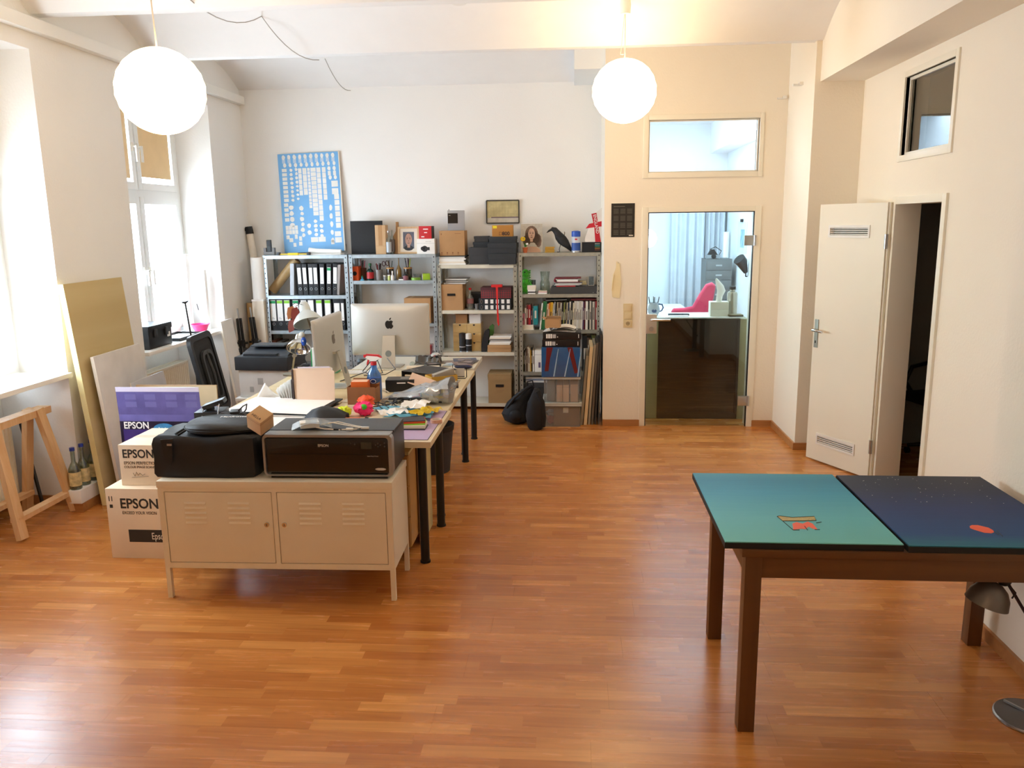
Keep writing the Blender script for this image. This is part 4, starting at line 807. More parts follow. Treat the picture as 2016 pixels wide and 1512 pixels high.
# red cross scarf
t = thing('supporter_scarf', 'white flag with a red cross and lettering hanging beside the shelf top', 'flag', (at(1171, 480, Y=8.12).x, 8.13, z + .1))
g = G(); n = 10
P = [(-.10, .02), (-.07, .11), (-.03, .19), (.0, .27), (.055, .32), (.09, .34), (.095, -.0), (-.09, 0)]
obj('cloth', G().prism(P, .018, .022), M('flag_white', 'ece4dc', .9, bump=.2, bs=15), t)
obj('red_cross', G().prism([(-.035, .27), (.015, .28), (.035, .15), (.06, 0), (.005, 0), (-.005, .14)], .015, .018).prism([(-.09, .13), (-.055, .175), (.095, .205), (.095, .15), (.02, .145), (-.05, .135)], .0145, .0175), M('flag_red', 'c21f2c', .8), t)
text('ENGLAND', .042, M('flag_white', 'ece4dc'), t, (-.018, .0128, .262), (pi / 2, rad(80), 0), sx=.95, bold=.01)

# fourth unit shelves
z = ZU4[1] + .0005
t = thing('plush_toy', 'bright green shaggy plush sitting at the left end of the shelf', 'plush', (at(1035, 575, Y=8.2).x, 8.2, z)); gp = M('green_plush', '3fae22', .95, var=.35, vs=60, bump=1, bs=60, sheen=.5)
obj('body', G().lathe([(.035, 0), (.055, .02), (.05, .08), (.034, .13), (.03, .15)], 14), gp, t); obj('head', G().ell((-.002, 0, .195), (.036, .034, .05), 14, 9, noise=.14, seed=2), gp, t)
g = G(); r5 = random.Random(5)
for k in range(150):
    a = r5.random() * 2 * pi; q = .01 + r5.random() * .22; rr_ = .048 if q < .12 else .034
    p = Vector((rr_ * cos(a), rr_ * sin(a), q)); d = Vector((cos(a), sin(a), -.3 + r5.random())) * .022; g.tube([p, p + d], [.004, .0008], 4)
o = obj('fur_tufts', g, gp, t); o['kind'] = 'stuff'; obj('arm', G().tube([(.03, -.01, .12), (.065, -.03, .07), (.06, -.05, .03)], [.014, .012, .012], 8), gp, t); obj('arm', G().tube([(-.03, -.01, .12), (-.045, -.035, .07), (-.035, -.05, .03)], [.014, .012, .012], 8), gp, t)
obj('eye', G().ell((-.006, -.033, .215), (.008, .006, .008), 8, 6), ink, t)
z = ZU4[1] + .0005
t, W, D, H = bx('small_carton', 'black and white striped small box under the cream one by the plush', 'box', (1039, 572, 1054, 579), 8.12, .08, paper, z, h=.042); obj('black_band', G().box(-W / 2 - .0005, W / 2 + .0005, -.001, .08, .012, .024), ink, t)
t, W, D, H = bx('small_carton', 'small cream box on the black and white striped box', 'box', (1038, 564, 1055, 571), 8.115, .09, paperc, z + .0425, h=.042); obj('top_flap', G().box(-W / 2, W / 2, .0, .09, .042, .043), paper, t)
t = thing('glass_tumbler', 'little grey glass behind the cream box', 'glass', (at(1049, 560, Y=8.25).x, 8.26, z)); obj('glass_body', G().lathe([(.026, 0), (.03, .13), (.028, .13), (.024, .006)], 18, caps=False), glass('grey_glass', 'a9b4b8', .1, .05, .3, '7c8a90'), t); obj('base', G().cyl((0, 0, 0), (0, 0, .006), .025), cglass, t)
t = thing('glass_jar', 'large clear glass jar standing in the middle of the shelf', 'jar', (at(1073, 560, Y=8.25).x, 8.25, z)); obj('jar_body', G().lathe([(.045, 0), (.05, .01), (.05, .1), (.04, .13), (.05, .215), (.047, .215), (.037, .13), (.047, .1), (.046, .01)], 24, caps=False), cglass, t); obj('base', G().cyl((0, 0, 0), (0, 0, .008), .045), cglass, t)
t = thing('leaflet_pile', 'small pile of white and pink leaflets left of the flat black case', 'leaflets', (at(1068, 575, Y=8.13).x, 8.13, z))
for k in range(4): obj('leaflet', G().box(-.045 + .008 * (k % 2), .045, 0, .1, .0071 * k, .0071 * k + .007), [paper, paper, M('leaflet_pink', 'c9868a'), paperc][k], t, rot=(0, 0, .06 * (k % 2)))
t = thing('portfolio_case', 'flat dark grey portfolio case under the red ring binder', 'case', (at(1130, 577, Y=8.1).x, 8.11, z)); obj('body', G().prism([(-.235, 0), (.245, 0), (.245, .07), (-.215, .07), (-.235, .05)], 0, .27), M('case_grey', '3b3a3a', .6), t); obj('front_lip', G().box(-.235, .245, -.003, 0, .0, .004), blackm, t); obj('stud', G().cyl((.19, -.003, .012), (.19, 0, .012), .003, n=8).cyl((.225, -.003, .016), (.225, 0, .016), .003, n=8), steel, t)
zq = z + .0705; X0 = at(1115, 570, Y=8.14).x
stack = [('red_sheet', 'bright red folder lying on the flat dark portfolio case', 'folder', 'cc2a30', -.10, .09, .009), ('grey_folder', 'pale grey folder above the bright red folder', 'folder', 'a7a7a8', -.12, .13, .010), ('white_folder', 'white folder in the pile under the red ring binder', 'folder', 'd9d7d2', -.11, .15, .010), ('grey_folder', 'darker grey folder directly under the red ring binder', 'folder', '7b7b7d', -.08, .16, .010)]
for k, (nm, lb_, ct, c, a, b, h) in enumerate(stack):
    solo(nm, G().box(a, b, 0, .22, 0, h), M('fold_' + c, c, .5), lb_, ct, (X0, 8.13, zq), .03 * (k % 2)); zq += h + .0006
t = thing('ring_binder', 'dark red ring binder lying on top of the grey folders', 'binder', (X0 + .005, 8.13, zq)); obj('cover', G().prism([(-.13, .02), (-.125, .006), (-.11, 0), (.13, 0), (.13, .004), (-.11, .005), (-.118, .02), (-.11, .036), (.14, .038), (.14, .042), (-.11, .042), (-.125, .035)], 0, .24), M('dark_red', '8a2030', .5), t); obj('page_block', G().box(-.1, .11, .01, .22, .006, .03), paper, t)
t = thing('notepad_stack', 'cream notepads with a dark cover right of the ring binder', 'notepad', (at(1147, 565, Y=8.18).x, 8.2, z + .0705))
for k in range(4): obj('notepad', G().box(-.05, .045 - .004 * k, 0, .12, .0121 * k, .0121 * k + .0115), [M('mag_grey', '777b80'), M('pad_cream', 'c9b98a'), M('pad_cream', 'c9b98a'), M('pad_cream2', 'd2c49c')][k], t)
t = thing('picture_frame', 'small steel frame standing on the case at the right end', 'frame', (at(1164, 565, Y=8.22).x, 8.24, z + .0705), (-.12, 0, 0)); obj('frame', G().box(-.03, -.026, 0, .006, 0, .095).box(.026, .03, 0, .006, 0, .095).box(-.026, .026, 0, .006, 0, .004).box(-.026, .026, 0, .006, .091, .095), steel, t); obj('picture', G().box(-.026, .026, .002, .005, .004, .091), M('tiny_print', '5f6f78', .4, var=.3, vs=60), t)

# books
PAL = [('white', 'e4dfd6'), ('cream', 'd8ccae'), ('black', '1d1b1c'), ('grey', '8d8a86'), ('brown', '5e4535'), ('dark blue', '2a3550'), ('maroon', '6a1f28'), ('yellow', 'd9a520'), ('green', '1f6a3c'), ('teal', '17848c'), ('red', 'a5242c'), ('pink', 'c9788a'), ('olive', '7a7a3a'), ('orange', 'd9742a'), ('purple', '5a3f6a')]
PC = dict(PAL)
def book(x, Y, z, w, h, d, c, label, group, lean=0):
    t = thing('book', label, 'book', (x, Y, z), (0, lean, 0), group)
    cm = M('book_' + c.replace(' ', '_'), PC[c], .55, var=.06)
    obj('cover', G().box(0, .0015, 0, d, 0, h).box(w - .0015, w, 0, d, 0, h).box(.0015, w - .0015, 0, .0015, 0, h), cm, t)
    obj('page_block', G().box(.0015, w - .0015, .002, d - .004, .003, h - .004), paperc, t)
    if w > .011: obj('spine_print', G().box(w * .3, w * .7, -.0006, 0, h * .35, h * (.6 + .2 * ((x * 97) % 1))), M('print_light', 'cfc8ba') if c not in ('white', 'cream', 'yellow', 'pink') else M('print_dark', '54463f'), t)
    return t
def row(specs, x0, x1, Y, z, shelf, group, lean=0):
    tot = sum(s[1] for s in specs); k = (x1 - x0) / tot; x = x0; cnt = {}
    tn = {}
    for s in specs: tn[s[0]] = tn.get(s[0], 0) + 1
    for i, s in enumerate(specs):
        c, w, h = s[0], s[1] * k, s[2]; ln = s[3] if len(s) > 3 else lean
        cnt[c] = cnt.get(c, 0) + 1
        if tn[c] == 1: lb = 'only %s book %s' % (c, shelf)
        else: lb = '%s book, %s of its colour %s' % (c, ORD[cnt[c] - 1], shelf)
        book(x + (sin(ln) * 0), Y + .012 * ((i * 7) % 3) * .5, z + (abs(sin(ln)) * w if ln else 0) + .0006, w * (.96 if not ln else .9), h, .2, c, lb, group, ln); x += w
z = ZU4[2] + .0005
t = thing('flat_book', 'thick white book lying flat at the left end of the book shelf', 'book', (at(1038, 648, Y=8.12).x, 8.13, z)); obj('cover', G().box(-.075, .068, 0, .2, 0, .004).box(-.075, .068, 0, .2, .046, .05).box(-.075, -.071, 0, .2, .004, .046), paper, t); obj('page_block', G().box(-.071, .062, .003, .19, .004, .046), paperc, t)
xa = at(1024.5, 630, Y=8.13).x
row([('pink', 9, .115), ('white', 3, .17), ('maroon', 4, .2), ('red', 5, .2), ('dark blue', 3, .14), ('grey', 2, .165), ('teal', 9, .19)], xa, at(1059, 630, Y=8.13).x, 8.13, z + .05, 'standing on the flat white book', 'books standing on the flat white book')
xa = at(1061, 630, Y=8.13).x + .005; xb = at(1176, 630, Y=8.13).x
sp = [('white', 3, .27, .09), ('green', 8, .285, .09), ('cream', 4, .26, .09), ('orange', 3, .27, .08), ('yellow', 6, .275, .08), ('white', 3, .265, .07), ('grey', 3, .28, .06), ('black', 3, .27, .06), ('cream', 3, .275, .05), ('brown', 4, .28, .05), ('white', 3, .27, .05), ('black', 4, .275, .05), ('olive', 3, .275, .05), ('black', 3, .28, .04), ('cream', 3, .27, .04), ('dark blue', 3, .27, .04), ('white', 3, .28, .04), ('black', 4, .285, .04), ('cream', 3, .27, .04)]
sp += [('white', 3, .285, .03) for _ in range(6)] + [('purple', 3, .28, .02), ('maroon', 3, .28, .02), ('white', 5, .285, .01), ('black', 3, .275, .01), ('white', 4, .285, .0), ('black', 2, .28, .0), ('white', 4, .28, 0), ('grey', 2, .28, 0), ('red', 4, .285, 0)]
row(sp, xa, xb - .0, 8.125, z, 'in the long leaning row', 'books in the long row on the book shelf')
t = thing('flat_magazine', 'grey magazine lying across the tops of the standing books', 'magazine', (at(1100, 590, Y=8.15).x - .02, 8.15, z + .292), (0, -.03, 0)); obj('cover', G().box(-.11, .1, 0, .2, 0, .008), M('mag_warm', '8e8780', .5), t); obj('spine_fold', G().box(-.112, -.11, 0, .2, 0, .008), grey, t)
t = thing('flat_magazine', 'dark red magazine lying across the white books at the right', 'magazine', (at(1150, 588, Y=8.15).x, 8.15, z + .292)); obj('cover', G().box(-.13, .115, 0, .22, 0, .016), M('mag_red', '74292a', .5), t); obj('spine_fold', G().box(.115, .117, 0, .22, 0, .016), M('dark_red', '8a2030'), t)
z = ZU4[3] + .0005; xa = at(1024.5, 710, Y=8.13).x; xb = at(1052, 710, Y=8.13).x
row([('cream', 4, .18), ('olive', 3, .2), ('black', 3, .22), ('grey', 3, .2), ('brown', 3, .24), ('white', 3, .25), ('cream', 3, .24), ('yellow', 2, .22), ('black', 3, .25), ('white', 4, .22)], xa, xb, 8.13, z, 'on the third shelf', 'books on the third shelf')
t, W, D, H = bx('white_carton', 'tall white carton at the end of the third shelf book row', 'box', (1053, 690, 1067, 733), 8.12, .2, paper, z); obj('print_line', G().box(-W / 2, W / 2, -.0007, 0, H * .8, H * .81).box(0, W * .3, -.0007, 0, H * .2, H * .45), M('print_purple', '6a5a80'), t)
xc = at(1152, 700, Y=8.15).x
for k, (c, w, h) in enumerate((('black', .05, .36), ('brown', .035, .34), ('olive', .04, .37), ('black', .04, .35))): book(xc - .03 + k * .048, 8.15, z, w, h, .24, c, ['tall black album left of the brown one, behind the leaning boards', 'tall brown album between black and olive, behind the leaning boards', 'tall olive album behind the top of the leaning boards', 'tall black album at the far right behind the leaning boards'][k], 'tall albums behind the leaning boards')
zf = at(1045, 764, Y=8.1).z
t = thing('document_tray', 'dark grey document drawer low on the right shelving unit', 'drawer', (at(1048, 764, Y=8.1).x, 8.12, .0905)); hh = zf - .09 + .05
obj('body', G().box(-.12, .25, 0, .26, 0, hh, bev=.004), M('tray_dark', '3c3f40', .5), t); obj('front_lip', G().box(-.12, .25, -.006, 0, hh - .05, hh - .042), dgrey, t)
for k in range(3): solo('document', G().box(-.1, .12, 0, .2, 0, .018), [paper, M('doc_blue', '8d9cb8', .6), paper][k], ['white document pile on the dark grey drawer, lowest', 'bluish document pile in the middle on the dark grey drawer', 'white document pile on top on the dark grey drawer'][k], 'documents', (at(1048, 760, Y=8.1).x + .03, 8.14, .0905 + hh + .0005 + .0185 * k), .03 * (k - 1), 'documents on the dark drawer')

# ---------------------------------------------------------------- stack in front of the fourth unit
YB = 7.40; tint = glass('box_plastic', 'f6f8f8', .07, .12, .10, 'e2e6e6')
def tub(label, R, Y, D, z, lid=True):
    X0, X1, _, Z1 = rect_px(*R, Y); W, H = X1 - X0, Z1 - z; t = thing('storage_tub', label, 'tub', ((X0 + X1) / 2, Y, z)); w = .0025
    obj('tub_wall', G().box(-W / 2, W / 2, 0, w, 0, H).box(-W / 2, W / 2, D - w, D, 0, H).box(-W / 2, -W / 2 + w, w, D - w, 0, H).box(W / 2 - w, W / 2, w, D - w, 0, H).box(-W / 2 + w, W / 2 - w, w, D - w, 0, w), tint, t)
    g = G().box(-W / 2 - .01, W / 2 + .01, -.01, -.001, H - .022, H - .001).box(-W / 2 - .01, -W / 2 - .001, -.001, D + .01, H - .022, H - .001).box(W / 2 + .001, W / 2 + .01, -.001, D + .01, H - .022, H - .001)
    if lid: g.box(-W / 2 - .012, W / 2 + .012, -.012, D + .012, H, H + .008, bev=.003)
    obj('lid' if lid else 'rim', g, M('milky_plastic', 'c9cbc6', .35), t); return (X0 + X1) / 2, W, H, t
xm, W1, H1, t = tub('clear plastic storage tub on the floor, lowest of the stack', (1070, 795, 1143, 842), YB, .40, .0005)
t, W, D, H = bx('cardboard_box', 'brown cardboard box with a paper label inside the lowest clear tub', 'box', (1090, 802, 1140, 841), YB + .03, .3, M('brown_card_dark', '7d5638'), .004); obj('paper_label', G().box(-.03, .02, -.001, 0, H * .7, H * .98), paperc, t)
t = thing('red_bundle', 'red and grey cloth bundle at the left inside the lowest clear tub', 'cloth', (xm - .09, YB + .12, .004)); obj('cloth', crumple(G(), (0, 0, .045), .055, 4, 1, 1, .8), M('dull_red_cloth', '9a4a44', .9), t); obj('grey_fold', crumple(G(), (-.01, .02, .1), .05, 5, 1, 1, .6), grey, t)
z2 = H1 + .01
xm2, W2, H2, t = tub('clear plastic storage tub with pale boxes, second in the stack', (1071, 742, 1141, 791), YB, .38, z2, False)
for k, (x, w, h, c, l) in enumerate(((-.02, .055, .16, 'd2ad96', 'pink beige carton left of three in the upper clear tub'), (.04, .055, .16, 'd8b49c', 'pink beige carton in the middle of the upper clear tub'), (.115, .07, .165, 'c9a894', 'pink beige carton at the right of the upper clear tub'))):
    t, _, _, _ = mbox('flat_carton', l, 'box', xm2 + x - w / 2, xm2 + x + w / 2, YB + .02, YB + .3, z2 + .004, z2 + .004 + h, M('carton_' + c, c, .7), group='cartons in the clear tub'); obj('fold_line', G().box(-w / 2, w / 2, -.1409, -.14, h * .86, h * .87), grey, t)
solo('grey_bag', G().box(-.03, .05, 0, .25, 0, .2, bev=.02), M('grey_cloth', '7e7f82', .9), 'grey pouch at the left inside the upper clear tub', 'pouch', (xm2 - .11, YB + .04, z2 + .004))
z3 = z2 + H2 + .001
t = thing('blue_photo_box', 'glossy blue picture box with red streaks on the clear tubs', 'box', (at(1104, 740, Y=YB - .02).x, YB - .02, z3)); X0, X1, _, Z1 = rect_px(1066, 684, 1142, 742, YB - .02); W, H = X1 - X0, Z1 - z3
obj('body', G().box(-W / 2, W / 2, 0, .34, 0, H, bev=.004), M('photo_blue', '1e558f', .12, var=.12, vs=14, coat=.6), t)
obj('printed_streak', G().prism([(-W * .37, H), (-W * .2, H), (-W * .28, H * .6), (-W * .32, H * .2), (-W * .42, H * .2), (-W * .38, H * .6)], -.001, 0), M('streak_red', '6a2024', .2), t)
obj('printed_streak', G().prism([(W * .17, H), (W * .3, H), (W * .38, H * .55), (W * .45, H * .15), (W * .36, H * .12), (W * .28, H * .5)], -.001, 0), M('streak_red', '6a2024'), t)
for x, a in ((-.07, .02), (.03, .03), (.15, .01)): obj('printed_highlight', G().prism([(x, H * .02), (x + .012, H * .02), (x + .03 + a, H * .95), (x + .025 + a, H * .95)], -.0012, 0), M('streak_pale', '9cc4e0', .2), t)
z4 = z3 + H + .001
for k in range(2):
    t = thing('media_binder', 'wide black media binder with white labels, %s of the two on the blue box' % ('lower' if k == 0 else 'upper'), 'binder', (at(1105, 670, Y=YB).x + .006 * k, YB, z4 + k * .068), 0, 'black media binders on the blue box')
    obj('cover', G().box(-.175, .175, 0, .3, 0, .066, bev=.006), M('binder_black', '17171b', .3), t)
    for i in range(3): obj('barcode_label', G().box(-.145 + i * .02, -.13 + i * .02, -.001, .0, .012, .052), flabel, t)
    obj('square_label', G().box(-.085, -.055, -.001, 0, .014, .05), M('label_grey', 'b8b8ba'), t); obj('round_dot', G().cyl((-.04, -.001, .025), (-.04, 0, .025), .005, n=10), flabel, t); obj('spine_text', G().box(.15, .155, -.001, 0, .015, .05), flabel, t)
z5 = z4 + .136
for k in range(5): solo('loose_paper', sheet(.30 - .03 * k, .22, .006 + .004 * k), [paper, paperc, M('mag_5', '4a4a4e'), paper, paperc][k], ['white sheet directly on the upper media binder', 'cream sheet second from the bottom on the media binders', 'dark sheet in the middle of the papers on the media binders', 'white sheet second from the top on the media binders', 'cream sheet on top of the papers on the media binders'][k], 'paper', (at(1108, 655, Y=YB).x + .012 * (k - 2), YB + .12, z5 + .002 + .0065 * k), .12 * (k % 3 - 1), 'papers on the media binders')
t = thing('cardboard_box', 'little open cardboard box on top of the papers and media binders', 'box', (at(1087, 650, Y=YB - .0).x, YB + .02, z5 + .042), -.15); w, d, h = .135, .09, .075
obj('body', G().box(-w / 2, w / 2, 0, .003, 0, h).box(-w / 2, w / 2, d - .003, d, 0, h).box(-w / 2, -w / 2 + .003, .003, d - .003, 0, h).box(w / 2 - .003, w / 2, .003, d - .003, 0, h).box(-w / 2, w / 2, 0, d, -.003, 0), card, t)
obj('open_flap', G().box(-w / 2, w / 2, -.03, 0, 0, .002), card2, t, (0, d, h), (-.9, 0, 0)); obj('open_flap', G().box(-.03, 0, 0, d, 0, .002), card, t, (-w / 2, 0, h), (0, .5, 0))

# leaning boards between the unit and the inner wall
bspec = [(1147, 838, 1166, 700, '8c8270', .014, 'warm grey board, first from the left of the leaning boards'), (1157, 842, 1180, 683, 'd9bf94', .02, 'pale cream canvas board, second of the leaning boards'), (1166, 842, 1184, 680, '8c8576', .010, 'thin taupe board between the cream and the black leaning boards'), (1172, 841, 1187, 676, '2b2622', .012, 'dark brown board, leftmost of the dark leaning boards'), (1180, 841, 1190, 674, '1d1b1b', .012, 'black board in the middle of the dark leaning boards'), (1187, 841, 1192, 660, '262626', .010, 'black board nearest the inner wall')]
for k, (x0, y0, x1, y1, c, th, lb) in enumerate(bspec):
    xb_ = at(x0, 838, Y=7.47).x; xt = (.115, .15, .185, .208, .23, .25)[k]; xb_ = (.06, .095, .135, .165, .195, .228)[k]; th = (.025, .03, .02, .02, .018, .012)[k]; zt_ = at(x1, y1, Y=7.47).z
    L = math.hypot(xt - xb_, zt_); a = math.atan2(xt - xb_, zt_)
    t = thing('leaning_board', lb, 'board', (min(xb_, .245), 7.47 + .008 * k, .001), (0, a, 0), 'boards leaning by the inner wall'); obj('panel', G().box(0, th, 0, .46, 0, L), M('board_' + c, c, .7), t); obj('edge_strip', G().box(0, th, -.002, 0, 0, L), M('edge_' + c, {'d9bf94': 'e3cda4', '8c8270': '9a8f7a', '8c8576': 'a39b88', '2b2622': '6a6055', '1d1b1b': '3a3735', '262626': '55514c'}[c], .7), t)
t = thing('poster_bundle', 'rolled posters and papers wedged between shelving and inner wall', 'posters', (.267, 8.07, .55))
for k in range(4): obj('rolled_sheet', G().cyl((-.004 - .0 * k, .02 * k, .0), (-.004, .02 * k, .75 + .05 * k), .0035, n=8), [paper, M('post_blue', '9fb4c8'), paper, grey][k], t)

# black bags on the floor
bagm = M('black_nylon', '14151a', .75, var=.25, vs=12, bump=.5, bs=22)
def lump(g, prof, n=16, seed=1, am=.08, bulge=(1, 1)):
    r = random.Random(seed); ph = [r.random() * 6 for _ in range(4)]; rr = []
    for (x, y, z, rx, ry) in prof:
        rr.append([(x + rx * cos(a) * (1 + am * sin(3 * a + ph[0] + z * 20) + am * .6 * sin(7 * a + ph[1])), y + ry * sin(a) * (1 + am * sin(4 * a + ph[2] + z * 14)), z) for a in [2 * pi * j / n for j in range(n)]])
    return g.rings(rr)
t = thing('backpack', 'black backpack slumped on the floor before the right shelving units', 'bag', (at(1020, 833, z=0).x, 7.55, 0))
obj('body', lump(G(), [(0, 0, .001, .06, .06), (-.02, 0, .03, .11, .11), (-.03, 0, .1, .12, .12), (.0, 0, .2, .10, .10), (.05, 0, .28, .075, .08), (.1, 0, .33, .05, .06), (.13, 0, .36, .02, .02)], 20, 3), bagm, t)
obj('strap', G().tube([(-.1, -.06, .16), (-.02, -.1, .27), (.08, -.07, .345), (.13, -.02, .37)], .014, 6), M('strap_black', '1d1f24', .7), t); obj('front_pocket', G().ell((-.02, -.1, .09), (.06, .04, .06), 14, 8, noise=.08), bagm, t); obj('handle_loop', G().tube([(.1, 0, .345), (.09, 0, .40), (.14, 0, .41), (.15, 0, .36)], .008, 6), bagm, t)
t = thing('jacket_bag', 'black draped jacket or bag beside the clear storage tubs', 'bag', (at(1053, 850, z=0).x, 7.3, 0))
obj('body', lump(G(), [(0, 0, .001, .055, .05), (0, 0, .03, .075, .06), (0, .0, .13, .08, .06), (.005, 0, .24, .072, .055), (.01, .02, .32, .05, .04), (.01, .05, .38, .02, .02)], 20, 8, .12), bagm, t)
obj('sleeve', G().tube([(.02, -.01, .36), (.06, -.01, .26), (.075, -.02, .12), (.07, -.01, .03)], [.02, .03, .028, .025], 10), bagm, t)

# ================================================================ switches, calendar and paper on the inner wall
for k, (y0, y1, n) in enumerate(((598, 613, 'switch'), (614, 628, 'switch'), (629, 645, 'socket'))):
    a = at(1236, (y0 + y1) / 2, Y=YD); l = ['light switch, upper of the two left of the glass door', 'light switch, lower of the two left of the glass door', 'round socket under the two switches left of the glass door'][k]
    t = thing('light_switch' if n == 'switch' else 'wall_socket', 'cream ' + l, n, (a.x, YD, a.z)); H = .036
    obj('frame', G().box(-.041, .041, -.008, 0, -H, H, bev=.002), M('switch_cream', 'dcc798', .4), t)
    if n == 'switch': obj('rocker', G().box(-.03, .03, -.013, -.008, -.026, .026, bev=.002), M('switch_rocker', 'e4d2a8', .35), t, rot=(.06, 0, 0))
    else: obj('socket_ring', G().lathe([(.024, 0), (.026, .004), (.022, .005), (.019, .001)], 24, T=Matrix.Rotation(pi / 2, 3, 'X')), M('switch_rocker', 'e4d2a8', .35), t, (0, -.008, 0)); obj('socket_well', G().cyl((0, -.0095, 0), (0, -.008, 0), .019), M('socket_shade', 'b5a27c', .5), t); [obj('contact_hole', G().cyl((s * .008, -.0105, 0), (s * .008, -.009, 0), .003, n=8), ink, t) for s in (-1, 1)]
X0, X1, Z0, Z1 = rect_px(1203, 400, 1250, 467, YD)
t = thing('calendar_poster', 'black calendar sheet with faint grey columns left of the glass door', 'calendar', (X0, YD, Z0)); W, H = X1 - X0, Z1 - Z0
obj('sheet', G().box(0, W, -.003, 0, 0, H), M('calendar_black', '1b1815', .5), t); g = G()
for r in range(4):
    for c in range(3):
        for q in range(6): g.box(.02 + c * .06, .02 + c * .06 + .045, -.0036, -.003, H - .05 - r * .062 - q * .008, H - .0475 - r * .062 - q * .008)
g.box(.02, .12, -.0036, -.003, H - .03, H - .024)
o = obj('printed_columns', g, M('calendar_grey', '6a645c', .6), t); o['kind'] = 'stuff'; obj('white_mark', G().box(W - .05, W - .012, -.0037, -.003, .01, .018), paperc, t)
a = at(1216, 515, Y=YD); t = thing('hanging_paper', 'narrow curled strip of yellowed paper hanging left of the glass door', 'paper', (a.x, YD - .004, a.z)); g = G()
P = [(.0, 0), (.02, -.02), (.025, -.1), (.035, -.2), (.02, -.33), (-.045, -.32), (-.05, -.26), (-.04, -.12), (-.015, -.06), (-.012, -.0)]
obj('strip', g.prism(P, -.0016, 0), M('yellowed_paper', 'eeddb0', .8), t); obj('pin', G().cyl((.004, -.004, -.01), (.004, -.001, -.01), .004, n=8), steel, t); obj('curled_edge', G().tube([(-.05, -.004, -.26), (-.045, -.006, -.18), (-.035, -.004, -.12)], .004, 6), M('yellowed_paper', 'eeddb0'), t)

# ================================================================ metal cabinet and the things on it
cab = M('cabinet_lacquer', 'eee2cb', .38, var=.02)
t = thing('metal_cabinet', 'low cream metal cabinet with two louvred doors in front of the desk', 'cabinet', (-2.088, 3.765, 0), .018)
W, D, Z0, Z1 = 1.19, .39, .165, .63
obj('body', G().box(0, W, .004, D, Z0, Z0 + .012).box(0, .012, .004, D, Z0 + .012, Z1 - .02).box(W - .012, W, .004, D, Z0 + .012, Z1 - .02).box(.012, W - .012, D - .008, D, Z0 + .012, Z1 - .02).box(.0, W, 0, .012, Z0, Z0 + .03).box(0, .03, 0, .012, Z0 + .03, Z1 - .02).box(W - .03, W, 0, .012, Z0 + .03, Z1 - .02).box(W / 2 - .012, W / 2 + .012, 0, .012, Z0 + .03, Z1 - .055).box(.03, W - .03, 0, .012, Z1 - .055, Z1 - .02), cab, t)
obj('top', G().box(-.004, W + .004, -.004, D + .004, Z1 - .035, Z1, bev=.004), cab, t)
for s in (0, 1):
    xa = .033 if s == 0 else W / 2 + .015; xb = W / 2 - .015 if s == 0 else W - .033
    d = obj('door', G().box(xa, xb, .001, .010, Z0 + .033, Z1 - .058, bev=.0015), cab, t)
    for c in (.30, .70) if s else (.28, .69):
        for k in range(5):
            xm_, zk = xa + (xb - xa) * c, Z1 - .115 - k * .026
            obj('louvre', G().prism([(.001, zk - .006), (-.004, zk - .004), (.001, zk + .006)], xm_ - .055, xm_ + .055, 'x'), cab, d)
    xk = xb - .03 if s == 0 else xa + .03
    obj('lock', G().cyl((xk, -.009, .405), (xk, .001, .405), .012, n=18), chrome, d); obj('key_slot', G().box(xk - .0015, xk + .0015, -.0096, -.0088, .399, .411), ink, d)
for x in (.0, W - .024):
    for y in (.0, D - .024): obj('leg', G().prism([(x, y), (x + .024, y), (x + .024, y + .024), (x, y + .024)], 0, Z0, 'z'), cab, t)

t = thing('photo_printer', 'large black and silver photo printer on the right half of the cabinet', 'printer', (-1.225, 3.835, .631), .012)
W, D, H = .655, .335, .225; silv = M('printer_silver', '9b9a98', .35, .5); pb = M('printer_black', '0d0d0e', .18, coat=.3)
obj('body', G().box(-W / 2 + .004, W / 2 - .004, .03, D, .02, H - .005, bev=.012), M('printer_side', '2c2e30', .45), t)
obj('front_panel', G().box(-W / 2 + .014, W / 2 - .014, -.001, .03, .028, H - .016, bev=.01), pb, t)
def rrect(w, h, r, cx=0, cz=0, n=5):
    return [(cx + sx * (w / 2 - r) + r * cos(a0 + pi / 2 * k / n), cz + sz * (h / 2 - r) + r * sin(a0 + pi / 2 * k / n)) for sx, sz, a0 in ((1, 1, 0), (-1, 1, pi / 2), (-1, -1, pi), (1, -1, 1.5 * pi)) for k in range(n + 1)]
def ringprism(g, outer, inner, a, b):
    R = [[g.bm.verts.new((p[0], y, p[1])) for p in P] for P, y in ((outer, a), (inner, a), (inner, b), (outer, b))]; n = len(outer)
    for q in range(4):
        A, B = R[q], R[(q + 1) % 4]
        for i in range(n): g.bm.faces.new((A[i], A[(i + 1) % n], B[(i + 1) % n], B[i]))
    return g
obj('silver_surround', ringprism(G(), rrect(W, H - .012, .024, 0, H / 2 + .008), rrect(W - .03, H - .032, .016, -.004, H / 2 + .005), -.008, .045), silv, t)
obj('top_deck', G().box(-W / 2 + .01, W / 2 - .01, .0, .08, H - .004, H + .003, bev=.003), silv, t)
obj('lid', G().box(-W / 2 + .006, W / 2 - .006, .081, D, H - .004, H + .006, bev=.004), M('printer_lid', '33363a', .4), t)
obj('tray_slot', G().box(-W / 2 + .03, W / 2 - .05, -.0025, .0, .126, .128), M('slot_dark', '050505', .8), t)
obj('screen', G().box(.17, .225, -.003, .0, .155, .19, bev=.001), M('lcd_grey', '3a3f36', .2), t)
